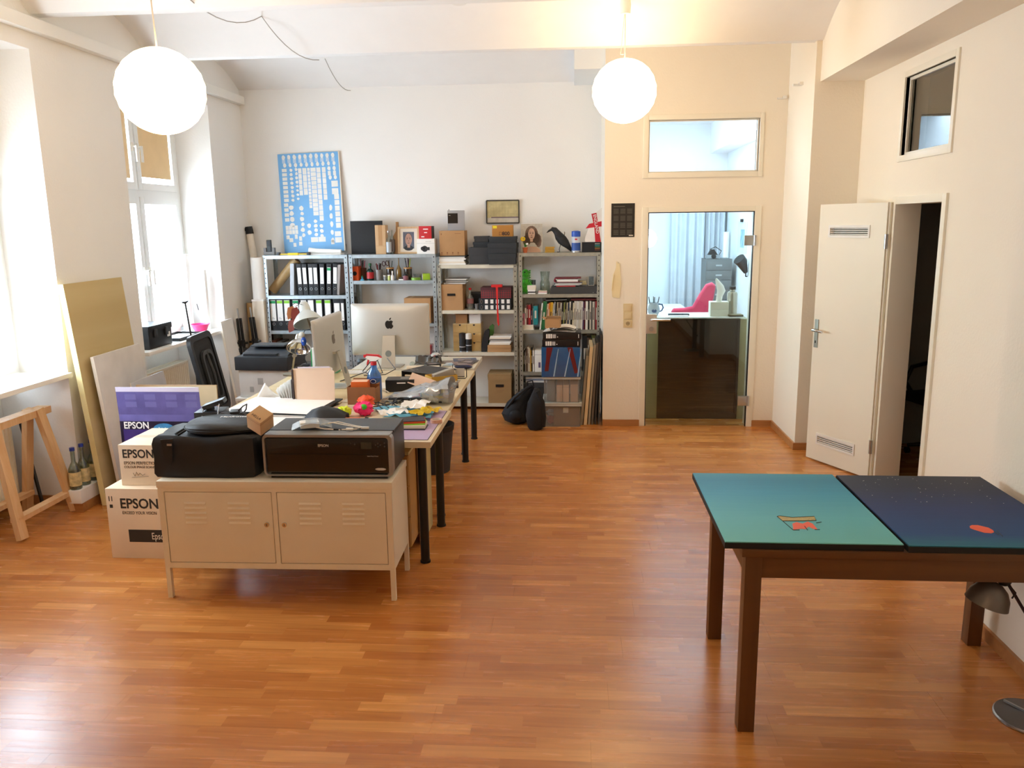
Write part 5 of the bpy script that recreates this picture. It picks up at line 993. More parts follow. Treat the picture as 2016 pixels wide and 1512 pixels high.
for (x, zq) in ((.245, .175), (.257, .183), (.257, .167), (.269, .175), (.29, .185), (.29, .168), (.14, .178), (.12, .182)): obj('button', G().cyl((x, -.003, zq), (x, 0, zq), .0038, n=8), M('button_grey', '4c4e50', .4), t)
text('EPSON', .018, M('print_silver', 'c9c9c6', .4, .3), t, (-.02, -.0015, .165), align='CENTER', bold=.02); text('Stylus Photo Printer', .007, M('print_silver', 'c9c9c6'), t, (.2, -.0015, .115)); obj('print_mark', G().ell((.265, -.001, .05), (.028, .0012, .007), 14, 6), M('print_silver', 'c9c9c6'), t)
obj('base', G().box(-W / 2 + .03, W / 2 - .03, .005, D - .02, 0, .026), pb, t)

t = thing('cable_and_adapter', 'white power adapter in a plastic sleeve with cables on the photo printer', 'adapter', (-1.345, 3.95, .631 + .2325))
obj('adapter', G().box(-.05, .045, -.03, .04, .004, .034, bev=.006), plasticw, t, rot=(0, 0, .4)); obj('plastic_sleeve', sheet(.20, .14, .03, .0008, 8), clearp, t, (.01, 0, .008), (0, 0, .3))
obj('cable', G().tube([(.05, .02, .01), (.11, .03, .02), (.2, .0, .012), (.27, -.02, .006), (.25, -.045, .006), (.17, -.06, .006), (.09, -.045, .006), (.04, -.03, .01)], .003, 6), paperc, t)
obj('cable', G().tube([(.05, .03, .012), (.13, .055, .018), (.21, .03, .008), (.285, -.01, .006)], .0028, 6), paperc, t)
obj('plug', G().box(.2, .235, -.05, -.035, 0, .011, bev=.002), plasticw, t); obj('plug', G().box(.27, .31, -.025, -.01, .0, .011, bev=.002), plasticw, t); obj('cable_sleeve', G().cyl((.14, -.059, .006), (.18, -.057, .006), .0045, n=8), blackm, t)

sb = M('soft_black_nylon', '15161a', .6, var=.2, vs=10, bump=.35, bs=14)
t = thing('black_fabric_case', 'large soft black fabric case on the left half of the cabinet', 'case', (-1.865, 3.80, .631), .015)
g = G(); rr = []
for (z_, k, o_) in ((0, .96, 0), (.02, 1.0, 0), (.10, 1.005, .004), (.17, 1.0, 0), (.2, .97, 0), (.212, .90, 0)):
    rr.append([(.275 * k * cos(a) / max(abs(cos(a)), abs(sin(a))) ** .86 + .004 * sin(9 * a + z_ * 40), .19 + .175 * k * sin(a) / max(abs(cos(a)), abs(sin(a))) ** .86 + .003 * sin(7 * a), z_ + .006 * sin(5 * a) * (z_ > .15)) for a in [2 * pi * j / 48 + .01 for j in range(48)]])
obj('body', g.rings(rr), sb, t); obj('side_flap', G().prism([(-.20, .205), (-.135, .21), (-.15, .09), (-.165, .07), (-.185, .10)], -.004, .001), sb, t, (.0, .003, 0)); obj('zip_pull', G().box(-.165, -.14, -.008, -.004, .175, .185), steel, t)
t = thing('folded_reflector_bag', 'round flat black nylon pouch with white script lying on the soft case', 'pouch', (-1.80, 3.99, .844), (0, -.0, .1))
rr = []
for z_, k in ((0, .9), (.012, 1.0), (.03, 1.0), (.044, .93), (.05, .8)): rr.append([(.215 * k * cos(a) * (1 + .02 * sin(5 * a)), .155 * k * sin(a), z_ + .006 * sin(3 * a + 1) * (z_ > .02)) for a in [2 * pi * j / 36 for j in range(36)]])
obj('body', G().rings(rr), sb, t); text('Manfrotto', .035, paper, t, (-.05, .04, .0535), (0, 0, 0)); obj('zip', G().tube([(.216 * cos(a), .156 * sin(a), .022) for a in [2 * pi * j / 36 for j in range(37)]], .003, 6), blackm, t); obj('loop', G().tube([(-.2, -.05, .02), (-.235, -.09, .0), (-.215, -.11, .0), (-.18, -.09, .02)], .006, 6), blackm, t)
t = thing('kraft_box', 'small kraft cardboard cube tilted on the edge of the black pouch', 'box', at(515, 862, Y=3.86), (.42, .42, -.35))
t.location.z = .905; obj('body', G().box(-.045, .045, -.045, .045, -.02, .07, bev=.0015), card2, t); obj('lid_seam', G().box(-.0455, .0455, -.0455, .0455, .054, .0552), M('box_print', '8d6a48'), t); text('HELLA', .02, ink, t, (-.0, -.03, .0705), (0, 0, 0), align='CENTER'); 

# ================================================================ cartons to the left of the cabinet
t, W, D, H = mbox('printer_carton', 'large white lettered carton on the floor, lowest left of the cabinet', 'box', -2.67, -2.26, 4.25, 4.78, 0, .42, M('carton_white', 'e4cdb0', .6, var=.03)); pr_ink = M('carton_ink', '2a2622', .6)
text('EPSON', .082, pr_ink, t, (-.125, -D / 2 - .0006, H - .115), bold=.022, sx=.92); text('EXCEED YOUR VISION', .026, pr_ink, t, (-.115, -D / 2 - .0006, H - .152), sx=.78)
obj('black_band', G().box(-.09, .204, -D / 2 - .0008, -D / 2, .10, .175), pr_ink, t); text('Epson S', .058, paperc, t, (.045, -D / 2 - .0014, .118), sx=.66); obj('handling_mark', G().box(-.188, -.183, -D / 2 - .0006, -D / 2, H - .075, H - .045).box(-.172, -.167, -D / 2 - .0006, -D / 2, H - .075, H - .045).box(-.186, -.168, -D / 2 - .0006, -D / 2, H - .115, H - .095), pr_ink, t)['kind'] = 'stuff'
obj('lid_seam', G().box(-W / 2 - .0005, W / 2 + .0005, -.002, .002, H, H + .0012), M('tape_clear', 'd8c4a8', .3), t)
t, W, D, H = mbox('scanner_carton', 'white lettered carton with handwriting stacked on the large carton', 'box', -2.60, -2.26, 4.31, 4.70, .4215, .662, M('carton_white', 'e4cdb0'))
text('EPSON', .07, pr_ink, t, (-0.150, -D / 2 - .0006, H - .075), bold=.02, sx=.88); text('EPSON PERFECTION V', .026, pr_ink, t, (-0.145, -D / 2 - .0006, H - .115), sx=.85); text('COLOUR IMAGE SCANNER', .02, pr_ink, t, (-0.145, -D / 2 - .0006, H - .137), sx=.85)
obj('handwriting', G().tube([(-0.095, -D / 2 - .001, .075), (-0.085, -D / 2 - .001, .055), (-0.075, -D / 2 - .001, .08), (-0.065, -D / 2 - .001, .06), (-0.055, -D / 2 - .001, .075), (-0.040, -D / 2 - .001, .06), (-0.025, -D / 2 - .001, .07)], .0012, 4), M('pencil_grey', '7d7468'), t); obj('underline', G().tube([(-0.105, -D / 2 - .001, .048), (-0.005, -D / 2 - .001, .056)], .001, 4), M('pencil_grey', '7d7468'), t)
obj('top_tape', G().box(-W / 2, W / 2, -.025, .025, H, H + .0008), M('tape_clear', 'd8c4a8'), t)
t, W, D, H = mbox('purple_carton', 'open purple and black printed carton behind the white cartons', 'box', -2.925, -2.375, 4.90, 5.15, 0, .70, M('purple_print', '5f5892', .35, var=.2, vs=8)); f = -D / 2
obj('black_panel_print', G().box(-W / 2 + .001, W / 2 - .001, f - .0006, f, .28, .655), M('dark_purple_print', '1c1630', .3, var=.2, vs=6), t); obj('purple_field', G().box(-W / 2 + .02, W / 2 - .001, f - .0012, f - .0006, .3, .60), M('purple_field_print', '3c2c6e', .3, var=.25, vs=7), t)
text('EPSON', .062, paper, t, (-W / 2 + .025, f - .0014, .607), bold=.02, sx=.9); text('Premium Quality', .043, paper, t, (-W / 2 + .09, f - .0018, .51), sx=.62, bold=.02); text('Photo Printer', .038, paper, t, (-W / 2 + .09, f - .0018, .47), sx=.62, bold=.02); text('direct print', .038, paper, t, (-W / 2 + .08, f - .0018, .43), sx=.62, bold=.02)
obj('printed_oval', G().prism([(.02 + .075 * cos(a), .60 + .042 * sin(a)) for a in [2 * pi * j / 28 for j in range(28)]], f - .0022, f - .0012), M('oval_blue', '3f86b8', .3, var=.3, vs=20), t); text('3 inks', .03, paper, t, (-.02, f - .0026, .595)); obj('printed_swoosh', G().prism([(.1, .6), (.2, .57), (.27, .555), (.27, .575), (.19, .605), (.12, .615)], f - .0016, f - .001), ink, t)
obj('raised_flap', G().box(-W / 2, W / 2, 0, .004, 0, .152), M('purple_print', '5f5892'), t, (0, f, H - .001), (.05, 0, 0)); fl_ = obj('flap_edge', G().box(-W / 2, W / 2, -.001, .005, .152, .182), M('flap_white', 'cfc8dc', .3), t, (0, f, H - .001), (.05, 0, 0))
g = G()
for x in (-.22, -.09, .05, .18):
    for q in (.05, .10): g.box(x, x + .075, -.0008, 0, q, q + .035)
o = obj('flap_print', g, M('flap_grey_print', '6c66a0', .4), t, (0, f, H - .001), (.05, 0, 0)); o['kind'] = 'stuff'
t = thing('beige_board', 'beige board standing upright behind the purple carton', 'board', (-2.80, 5.42, 0), (-.03, 0, 0)); obj('panel', G().box(-.30, .29, 0, .014, .001, .78), M('beige_board', 'cdb48c', .8), t); obj('edge_strip', G().box(-.30, .29, -.001, .0145, .78, .784), card2, t)
# pier boards
gm_ = wood('stained_mdf', 'c8b07a', 'd3be8a', 1, .12, .6)
t = thing('plywood_board', 'tall ochre board with pale edge leaning against the wall pier', 'board', (-3.21, 5.12, .001), (0, -.085, .02)); obj('panel', G().box(-.035, 0, .0, .73, 0, 1.525), gm_, t); obj('edge_band', G().box(-.036, .001, -.003, 0, 0, 1.525), M('pale_edge', 'e6d69a', .6), t)
t = thing('white_canvas', 'white canvas board leaning in front of the tall ochre board', 'canvas', (-3.135, 5.20, .001), (0, -.10, .03)); obj('panel', G().box(-.022, 0, .0, .63, 0, 1.03), M('canvas_white', 'e9e5e0', .7), t); obj('edge_band', G().box(-.0225, .0005, -.002, 0, 0, 1.03), paperc, t)
t = thing('glossy_sheet', 'small glossy white board low against the white canvas', 'board', (-3.04, 5.46, .001), (0, -.13, .03)); obj('panel', G().box(-.008, 0, 0, .5, 0, .80), M('gloss_white', 'e9eaee', .12), t); obj('edge_band', G().box(-.0085, .0005, -.001, 0, 0, .80), paperc, t)

# white block with water bottles
t = thing('foam_block', 'white foam block along the skirting of the wall pier', 'block', (-3.34, 5.2, 0)); obj('block', G().box(-.05, .045, -.23, .18, .062, .155, bev=.006), paper, t); obj('wooden_base', G().box(-.04, .044, -.22, .18, 0, .06), skirt, t)
wg = glass('water_bottle_glass', 'cfd8c8', .14, .02, .3, '6d7464')
for k, (x, y, z_) in enumerate(((-3.345, 5.01, .1555), (-3.345, 5.11, .1555), (-3.34, 5.22, .1555), (-3.345, 5.325, .1555))):
    l = ['partly hidden water bottle with blue cap, nearest the trestle', 'clear water bottle with blue cap and oval label, second from the trestle', 'clear water bottle with blue cap, third from the trestle', 'rearmost water bottle with blue cap behind the others'][k]
    bottle('water_bottle', l, 'bottle', x, y, z_, .038, .27, wg, nr=.36, neck=.42, sh=.5, cap=(M('cap_blue', '2b3f9c', .4), .018), lab=(M('bottle_label', 'd8c690', .6, var=.3, vs=30), .1, .45), group='water bottles on the foam block')

# trestles
def trestle(label, x0, x1, y0, y1, H, loc=None):
    t = thing('wooden_trestle', label, 'trestle', loc or ((x0 + x1) / 2, (y0 + y1) / 2, 0)); L = (y1 - y0) / 2; hw = (x1 - x0) / 2
    def beam(name, p, q, w, h):
        p, q = Vector(p), Vector(q); d = (q - p).normalized(); s = Vector((0, 1, 0)) if abs(d.y) < .9 else Vector((1, 0, 0)); u = d.cross(s).normalized(); s = u.cross(d)
        obj(name, G().rings([[c + u * w * a + s * h * b for a, b in ((-.5, -.5), (.5, -.5), (.5, .5), (-.5, .5))] for c in (p, q)]), pine, t)
    beam('top_rail', (0, -L - .03, H - .045), (0, L + .03, H - .045), .045, .09)
    for s in (-1, 1):
        for e in (-1, 1): beam('leg', (s * hw, e * (L - .03), .012), (s * .035, e * (L - .09), H - .02), .035, .07)
        beam('cross_rail', (s * (hw - .035), -L + .03, .13), (s * (hw - .035), L - .03, .13), .03, .06)
    obj('sticker', G().box(.0455, .0462, L - .10, L - .04, H - .06, H - .03), flabel, t)
trestle('pine trestle standing under the near left window, front one', -3.71, -3.37, 4.44, 5.04, .74)
t = bpy.data.objects[-1]
t = thing('dark_board', 'black board standing behind the pine trestle beside the radiator', 'board', (-3.62, 5.06, .001), (0, -.14, 0)); obj('panel', G().box(-.012, 0, -.02, .0, 0, .62), blackm, t); obj('edge_strip', G().box(0, .002, -.02, 0, 0, .62), dgrey, t)

# ================================================================ window sill things
zs = .9055
t = thing('equipment_case', 'black plastic hard case on the far window sill', 'case', (-3.535, 6.47, zs), 0); obj('body', G().box(-.12, .115, -.2, .18, 0, .175, bev=.01), black, t); obj('lid', G().box(-.125, .12, -.205, .185, .14, .19, bev=.008), black, t)
for y in (-.1, .08): obj('latch', G().box(.115, .13, y - .02, y + .02, .09, .16, bev=.003), dgrey, t)
obj('handle', G().tube([(-.04, -.205, .1), (-.04, -.235, .1), (.05, -.235, .1), (.05, -.205, .1)], .007, 6), dgrey, t); obj('sticker', G().box(.1155, .1165, .10, .15, .07, .11), flabel, t)
t = thing('black_tray', 'flat black tray on the window sill between case and pink bowl', 'tray', (-3.53, 6.98, zs), 0)
obj('tray', G().box(-.13, .12, -.22, .24, 0, .006).box(-.13, -.122, -.22, .24, .006, .028).box(.112, .12, -.22, .24, .006, .028).box(-.122, .112, -.22, -.212, .006, .028).box(-.122, .112, .232, .24, .006, .028), black, t); obj('liner', G().box(-.12, .11, -.21, .23, .0062, .009), plasticw, t)
t = thing('pink_bowl', 'shocking pink plastic bowl on the far window sill', 'bowl', (-3.50, 7.36, zs)); obj('bowl', G().lathe([(.045, 0), (.05, .003), (.075, .065), (.088, .08), (.082, .08), (.07, .062), (.046, .006)], 28, caps=False), M('pink_plastic', 'ef2f7c'), t); obj('foot', G().cyl((0, 0, 0), (0, 0, .004), .045), M('pink_plastic', 'ef2f7c'), t)
t = thing('white_carton_tube', 'tall square white carton tube standing in the window corner, left one', 'tube', (-3.68, 7.50, zs), (0, 0, .1)); obj('body', G().box(-.04, .04, -.04, .04, 0, .72, bev=.003), paper, t); obj('end_cap', G().box(-.041, .041, -.041, .041, .70, .722), plasticw, t)
t = thing('white_carton_tube', 'shorter white hexagonal tube standing in the window corner, right one', 'tube', (-3.56, 7.60, zs), (0, 0, .0)); obj('body', G().cyl((0, 0, 0), (0, 0, .56), .045, n=6), paper, t); obj('end_cap', G().cyl((0, 0, .555), (0, 0, .57), .046, n=6), plasticw, t); obj('torn_tag', G().prism([(0, 0), (.006, 0), (.02, -.06), (.012, -.06)], -.001, .001, 'y'), blackm, t, (-.05, -.05, .25))
t = thing('sheet_stand', 'tiny clear plastic card holder on the window sill', 'holder', (-3.60, 7.22, zs)); obj('back', G().box(-.02, .02, 0, .003, .004, .07), clearp, t); obj('base', G().box(-.02, .02, -.02, .01, 0, .004), clearp, t)
# boom stand
t = thing('studio_stand', 'thin black studio stand before the far window sill', 'stand', (-3.14, 6.48, 0)); obj('lower_tube', G().cyl((0, 0, .06), (-.005, 0, .74), .015, n=10), black, t); obj('upper_tube', G().cyl((-.005, 0, .74), (-.055, 0, 1.27), .007, n=10), black, t); obj('clamp_collar', G().cyl((-.004, 0, .72), (-.006, 0, .79), .02, n=12), M('clamp_silver', 'c8cacc', .3, .6), t); obj('crossbar', G().tube([(-.055, -.05, 1.275), (-.055, 0, 1.268), (-.055, .05, 1.275)], [.006, .011, .006], 8), black, t); obj('knob', G().cyl((.02, 0, .60), (.05, 0, .60), .014, n=10), black, t)
for k in range(3): obj('leg', G().tube([(0, 0, .30), (.2 * cos(k * 2.1 + .5), .2 * sin(k * 2.1 + .5), .008)], .008, 6), black, t)

# ================================================================ office chair by the desk, multifunction printer
t = thing('office_chair', 'black mesh office chair seen from behind at the left of the desk', 'chair', (-2.62, 5.80, 0), 0)
mesh_ = M('chair_mesh', '1b1c20', .75, var=.3, vs=90, bump=.4, bs=200)
bk = obj('backrest_frame', ringprism(G(), rrect(.46, .62, .07, 0, 0), rrect(.38, .53, .05, 0, 0), -.014, .014), black, t, (-.10, 0, .80), (0, 0, 0)); bk.rotation_euler = (-.02, -.22, pi / 2 + .05); bk.rotation_euler = Euler((-.20, 0, pi / 2 + .10)); 
obj('mesh_panel', G().prism(rrect(.385, .535, .05), -.004, .004), mesh_, bk); obj('lumbar_frame', ringprism(G(), rrect(.22, .40, .07, 0, -.02), rrect(.17, .34, .05, 0, -.02), -.03, -.012), dgrey, bk); obj('lumbar_rib', G().tube([(0, -.02, -.2), (0, -.035, 0), (0, -.02, .17)], .012, 8), dgrey, bk)
obj('back_stem', G().tube([(-.05, 0, .56), (.02, 0, .44), (.15, 0, .42)], [.022, .024, .02], 8), black, t)
obj('seat', G().box(-.02, .44, -.24, .24, .43, .50, bev=.025), mesh_, t); obj('gas_column', G().cyl((.2, 0, .09), (.2, 0, .43), .025, n=12), black, t)
for k in range(5):
    a = k * 2 * pi / 5 + .3; lg = obj('star_leg', G().tube([(.2, 0, .10), (.2 + .27 * cos(a), .27 * sin(a), .07)], [.024, .014], 8), black, t); obj('castor', G().cyl((.2 + .27 * cos(a) - .01, .27 * sin(a), .028), (.2 + .27 * cos(a) + .012, .27 * sin(a), .028), .027, n=14), black, lg)
t = thing('printer_stand', 'low white stand under the black and white laser printer', 'stand', (-2.78, 7.22, 0)); obj('top', G().box(-.27, .25, -.25, .25, .33, .355), plasticw, t)
for x in (-.25, .2):
    for y in (-.23, .2): obj('leg', G().box(x, x + .03, y, y + .03, 0, .33), plasticw, t)
t = thing('laser_printer', 'black topped white laser printer behind the office chair', 'printer', (-2.78, 7.18, .356), -.06); W2, D2 = .50, .40
obj('lower_body', G().box(-W2 / 2 + .02, W2 / 2 - .005, -D2 / 2 + .02, D2 / 2, 0, .25, bev=.015), M('printer_offwhite', 'd5d1cc', .5), t); obj('upper_body', G().box(-W2 / 2, W2 / 2, -D2 / 2, D2 / 2 + .02, .251, .375, bev=.012), M('charcoal_plastic', '2b2e32', .4), t)
obj('paper_feeder', G().prism([(-D2 / 2 + .06, .375), (D2 / 2, .375), (D2 / 2, .44), (D2 / 2 - .05, .45), (-D2 / 2 + .10, .395)], -W2 / 2 + .04, W2 / 2 - .02, 'x'), M('charcoal_plastic', '2b2e32'), t); obj('feeder_slot', G().box(-W2 / 2 + .07, W2 / 2 - .12, -D2 / 2 + .04, -D2 / 2 + .2, .377, .396, Matrix.Rotation(0, 3, 'X')), ink, t); obj('feeder_lid', G().box(-W2 / 2 + .08, W2 / 2 - .1, -.02, .16, .44, .455, bev=.005), dgrey, t)
for (x, z_, w, h) in ((-.05, .12, .05, .06), (-.13, .05, .035, .05)): obj('vent_patch', G().box(x, x + w, -D2 / 2 + .0185, -D2 / 2 + .021, z_, z_ + h), M('vent_grey', 'a9a6a2', .6), t)
obj('side_handle', G().box(W2 / 2 - .003, W2 / 2 + .003, -.12, .0, .27, .285), ink, t); obj('side_slot', G().box(W2 / 2 - .006, W2 / 2 - .003, -.02, .08, .19, .205), grey, t); obj('power_cable', G().tube([(W2 / 2 - .01, -.1, .10), (W2 / 2 + .03, -.12, .08), (W2 / 2 + .05, -.05, .03), (W2 / 2 + .02, .1, .01)], .006, 6), M('cable_yellowish', 'c8b070', .5), t)

# ================================================================ the desk: three tops on black legs
ZT = .73; dw = M('desk_white', 'ded7c6', .35, var=.02)
def tabletop(label, x0, x1, y0, y1, mat, edge, legs, rz=0):
    t = thing('desk_table', label, 'table', (x0, y0, 0), rz); w, d = x1 - x0, y1 - y0
    obj('tabletop', G().box(0.001, w - .001, .001, d - .001, ZT - .034, ZT, bev=.0015), mat, t)
    for (x, y) in legs:
        l = obj('leg', G().cyl((x, y, .008), (x, y, ZT - .034), .025, n=18), black, t); obj('foot', G().cyl((x, y, 0), (x, y, .012), .029, n=18), blackm, l); obj('mounting_plate', G().cyl((x, y, ZT - .044), (x, y, ZT - .0345), .045, n=18), black, l)
    return t
tabletop('pale desk table standing crosswise directly behind the metal cabinet', -2.285, -.765, 4.175, 4.93, M('birch_white', 'dfcfae', .4, var=.02), birch, [(.07, .1), (.07, .66), (1.45, .1), (1.45, .66)])
tabletop('long birch desk table on the window side between chair and monitors', -2.215, -1.53, 4.935, 6.37, birch, birch, [(.07, .12), (.07, 1.3), (.6, 1.3)])
tabletop('pale desk table on the aisle side with the black ring binder', -1.525, -.785, 4.935, 6.33, M('desk_cream', 'dccba8', .4, var=.02), birch, [(.66, .08), (.66, 1.31), (.08, 1.31)], 0)
tabletop('white desk table farthest from the cabinet, before the shelving', -1.80, -.80, 6.38, 7.01, dw, birch, [(.08, .1), (.9, .08), (.92, .57), (.08, .55)])
# rolling drawer unit and waste basket below
oak = wood('honey_ply', 'b08347', 'bd9052', 2, .3)
t = thing('rolling_pedestal', 'light brown wooden pedestal on castors under the front desk table', 'drawers', (-1.12, 4.30, 0)); obj('carcass', G().box(-.2, .2, .02, .52, .07, .62), oak, t); obj('top_edge', G().box(-.2, .205, .0, .52, .62, .635), M('pale_edge', 'e6d69a'), t)
for k in range(3): d = obj('drawer', G().box(-.198, .198, 0, .019, .075 + k * .182, .25 + k * .182), oak, t)
for x in (-.16, .16):
    for y in (.06, .46): c = obj('castor', G().cyl((x - .012, y, .027), (x + .012, y, .027), .026, n=14), blackm, t); obj('castor_fork', G().box(x - .02, x + .02, y - .015, y + .015, .045, .07), black, c)
t = thing('tall_side_panel', 'pale wooden panel standing under the desk edge beside the pedestal', 'board', (-.90, 4.52, .001)); obj('panel', G().box(-.012, .006, 0, .34, 0, .69), M('pale_edge', 'e6d69a'), t); obj('edge_strip', G().box(-.012, .006, -.001, 0, 0, .69), card2, t)
t = thing('waste_basket', 'dark grey plastic waste basket under the desk edge', 'bin', (-1.08, 6.0, 0)); obj('bin', G().lathe([(.12, 0), (.125, .004), (.16, .36), (.165, .36), (.165, .37), (.155, .37), (.12, .008)], 26, caps=False), M('bin_grey', '34353a', .6), t); obj('bin_bottom', G().cyl((0, 0, 0), (0, 0, .006), .12), M('bin_grey', '34353a'), t); obj('bag_edge', G().lathe([(.163, .33), (.168, .372), (.152, .374)], 26, caps=False), blackm, t)

# monitors
alu = M('monitor_aluminium', 'c3bcb0', .38, .55, var=.01); alud = M('monitor_rear', 'c9c6bf', .4, .45, var=.01)
def apple(g, s, y, cx=0, cz=0):
    P = [(0, .34), (.12, .40), (.27, .40), (.38, .32), (.42, .27), (.33, .16), (.31, .02), (.36, -.1), (.45, -.17), (.38, -.33), (.27, -.47), (.15, -.5), (.0, -.44), (-.13, -.5), (-.25, -.47), (-.38, -.32), (-.46, -.1), (-.46, .1), (-.40, .27), (-.28, .38), (-.15, .40)]
    return g.prism([(cx + a * s, cz + b * s) for a, b in P], y - .001, y), G().prism([(cx + a * s, cz + b * s) for a, b in ((0, .45), (.02, .6), (.12, .7), (.21, .73), (.2, .6), (.12, .48))], y - .001, y)
def imac(label, loc, rz, logo):
    t = thing('desktop_computer', label, 'computer', loc, rz)
    hd = obj('display', G(), [alud], t) if False else None
    g = G(); W, H = .65, .425; rr = []
    for y, k, r in ((.0, .55, .12), (.012, .86, .05), (.024, .985, .02), (.034, 1, .012), (.04, 1, .012)): rr.append([(x, y, q) for x, q in rrect(W * k, H * (.35 + .65 * k) if k < .9 else H * k, r * .9, 0, 0, 4)])
    g.rings(rr); d = obj('display', g, alud, t, (0, 0, .305), (-.05, 0, 0))
    a, lf = apple(G(), .075, -.0006, 0, .045); obj('logo', a, logo, d); obj('logo_leaf', lf, logo, d)
    obj('screen', G().box(-W / 2 + .006, W / 2 - .006, .04, .0415, -H / 2 + .006, H / 2 - .006), ink, d); obj('chin_edge', G().box(-W / 2 + .01, W / 2 - .01, .0395, .042, -H / 2 + .0, -H / 2 + .005), alu, d)
    s = obj('stand', G().prism([(-.058, .0), (-.05, .26), (.05, .26), (.058, .0)], -.006, .0), alu, t, (0, -.02, .005)); s.data.transform(Matrix.Shear('XZ', 4, (0, 0))) if False else None
    s.rotation_euler = (-.24, 0, 0); s.location = (0, -.095, .006)
    obj('cable_hole', G().cyl((0, -.0072, .115), (0, -.004, .115), .026, n=24), M('hole_grey', '7d827e', .6), s); obj('hinge_block', G().box(-.05, .05, -.025, .012, .245, .262), alu, t)
    obj('foot', G().box(-.095, .095, -.095, .10, 0, .006, bev=.002), alu, t)
    return t
imac('large silver all-in-one computer seen from behind, dark fruit logo, facing the shelving', (-1.50, 6.50, ZT + .001), 0, M('logo_black', '1a1716', .3))
imac('silver all-in-one computer turned edgewise to the left of the larger one', (-1.72, 5.68, ZT + .001), rad(89), M('logo_grey', '6a6058', .3))

# ================================================================ clutter on the desk
Z = ZT + .0006
def crumpled_sheet(w, d, h, seed, n=12, t=.0012):
    r = random.Random(seed); g = G(); P = [[Vector((-w / 2 + w * i / n, -d / 2 + d * j / n, .002 + h * (r.random() ** 2))) for j in range(n + 1)] for i in range(n + 1)]
    for i in range(n + 1):
        for j in range(n + 1):
            if i in (0, n) or j in (0, n): P[i][j].x += (r.random() - .5) * w * .05; P[i][j].y += (r.random() - .5) * d * .05
    V = [[g.bm.verts.new(p) for p in q] for q in P]; U = [[g.bm.verts.new(p - Vector((0, 0, t))) for p in q] for q in P]
    for i in range(n):
        for j in range(n): g.bm.faces.new((V[i][j], V[i + 1][j], V[i + 1][j + 1], V[i][j + 1])); g.bm.faces.new((U[i][j + 1], U[i + 1][j + 1], U[i + 1][j], U[i][j]))
    for i in range(n):
        g.bm.faces.new((U[i][0], U[i + 1][0], V[i + 1][0], V[i][0])); g.bm.faces.new((V[i][n], V[i + 1][n], U[i + 1][n], U[i][n]))
        g.bm.faces.new((V[0][i], V[0][i + 1], U[0][i + 1], U[0][i])); g.bm.faces.new((U[n][i], U[n][i + 1], V[n][i + 1], V[n][i]))
    return g
# big portfolio of white sheets
t = thing('portfolio', 'black portfolio holding a wide stack of white sheets on the front desk', 'portfolio', (-1.86, 4.93, Z), -.10)
obj('black_cover', G().box(-.28, .31, -.23, .2, 0, .004), blackm, t); obj('inner_sheets', G().box(-.27, .29, -.22, .19, .0042, .016), paper, t); obj('upper_cover', G().box(-.27, .31, -.215, .19, .022, .026, Matrix.Rotation(.012, 3, 'Y')), blackm, t)
obj('top_sheet', G().box(-.275, .28, -.21, .2, .0275, .029, Matrix.Rotation(.012, 3, 'Y')), paper, t)
t = thing('print_folder', 'grey and white layered folder lying under the portfolio edge', 'folder', (-1.93, 4.50, Z), -.03)
obj('lower_sleeve', G().box(-.10, .34, -.09, .16, 0, .006), M('sleeve_grey', '8d9096', .3), t); obj('white_sleeve', G().box(-.11, .32, -.07, .17, .0065, .014), paper, t); obj('black_edge', G().box(-.11, .3, -.072, -.068, .0, .014), blackm, t)
t = thing('fabric_hat', 'crumpled black fabric cap on the desk behind the photo printer', 'cap', (-1.47, 4.66, Z), .1); obj('crown', lump(G(), [(0, 0, .0, .13, .08), (.0, .01, .03, .12, .075), (-.02, .02, .06, .075, .05), (-.03, .03, .075, .02, .02)], 22, 6, .1), sb, t); obj('peak', sheet(.13, .1, .012, .003, 6), sb, t, (-.12, -.01, .004))
# paper holder
hm = M('manila_paper', 'e3c6ad', .7, var=.03)
t = thing('paper_holder', 'upright stack of pinkish papers in a dark holder beside the monitors', 'paper holder', (-1.69, 5.10, Z), -.03)
obj('base', G().box(-.14, .14, -.02, .14, 0, .006), dgrey, t); obj('side_panel', G().box(-.152, -.142, 0, .18, 0, .225), M('holder_side', '3a2c2c', .5), t); obj('back_panel', G().box(-.142, .06, .14, .146, 0, .16), dgrey, t)
for k in range(6): obj('paper_stack_sheet', G().box(-.138 + .004 * k, .105 + (.012 if k == 0 else 0) - .004 * k, .010 + k * .019, .014 + k * .019, .006, .235 - .006 * (k % 3), Matrix.Rotation(.03 * (k % 3 - 1), 3, 'Y')), [hm, hm, paper, M('lilac_paper', 'd9d0dc'), paper, paper][k], t)
obj('front_sheet', G().prism(rrect(.255, .205, .012, .005, .122), -.004, -.002), hm, t, (0, 0, 0), (-.04, .02, 0))
t = thing('paper_fan', 'fan of standing white papers left of the pinkish paper stack', 'papers', (-1.90, 5.14, Z))
for k in range(6): obj('paper_leaf', G().box(-.001, .001, -.01, .12, 0, .15 - .012 * k), paper, t, (.04 - .012 * k, 0, .003), (0, -.10 * k, .05 * k))
t = thing('crumpled_paper', 'crumpled white paper lying left of the paper fan', 'paper', (-2.04, 5.20, Z)); obj('fold', G().prism([(-.09, 0), (-.02, .115), (.02, .06), (.09, .0)], -.03, .03, 'y', Matrix.Rotation(.4, 3, 'Z')), paper, t); obj('loose_corner', crumpled_sheet(.2, .12, .03, 3, 6), paper, t, (.03, .03, 0))
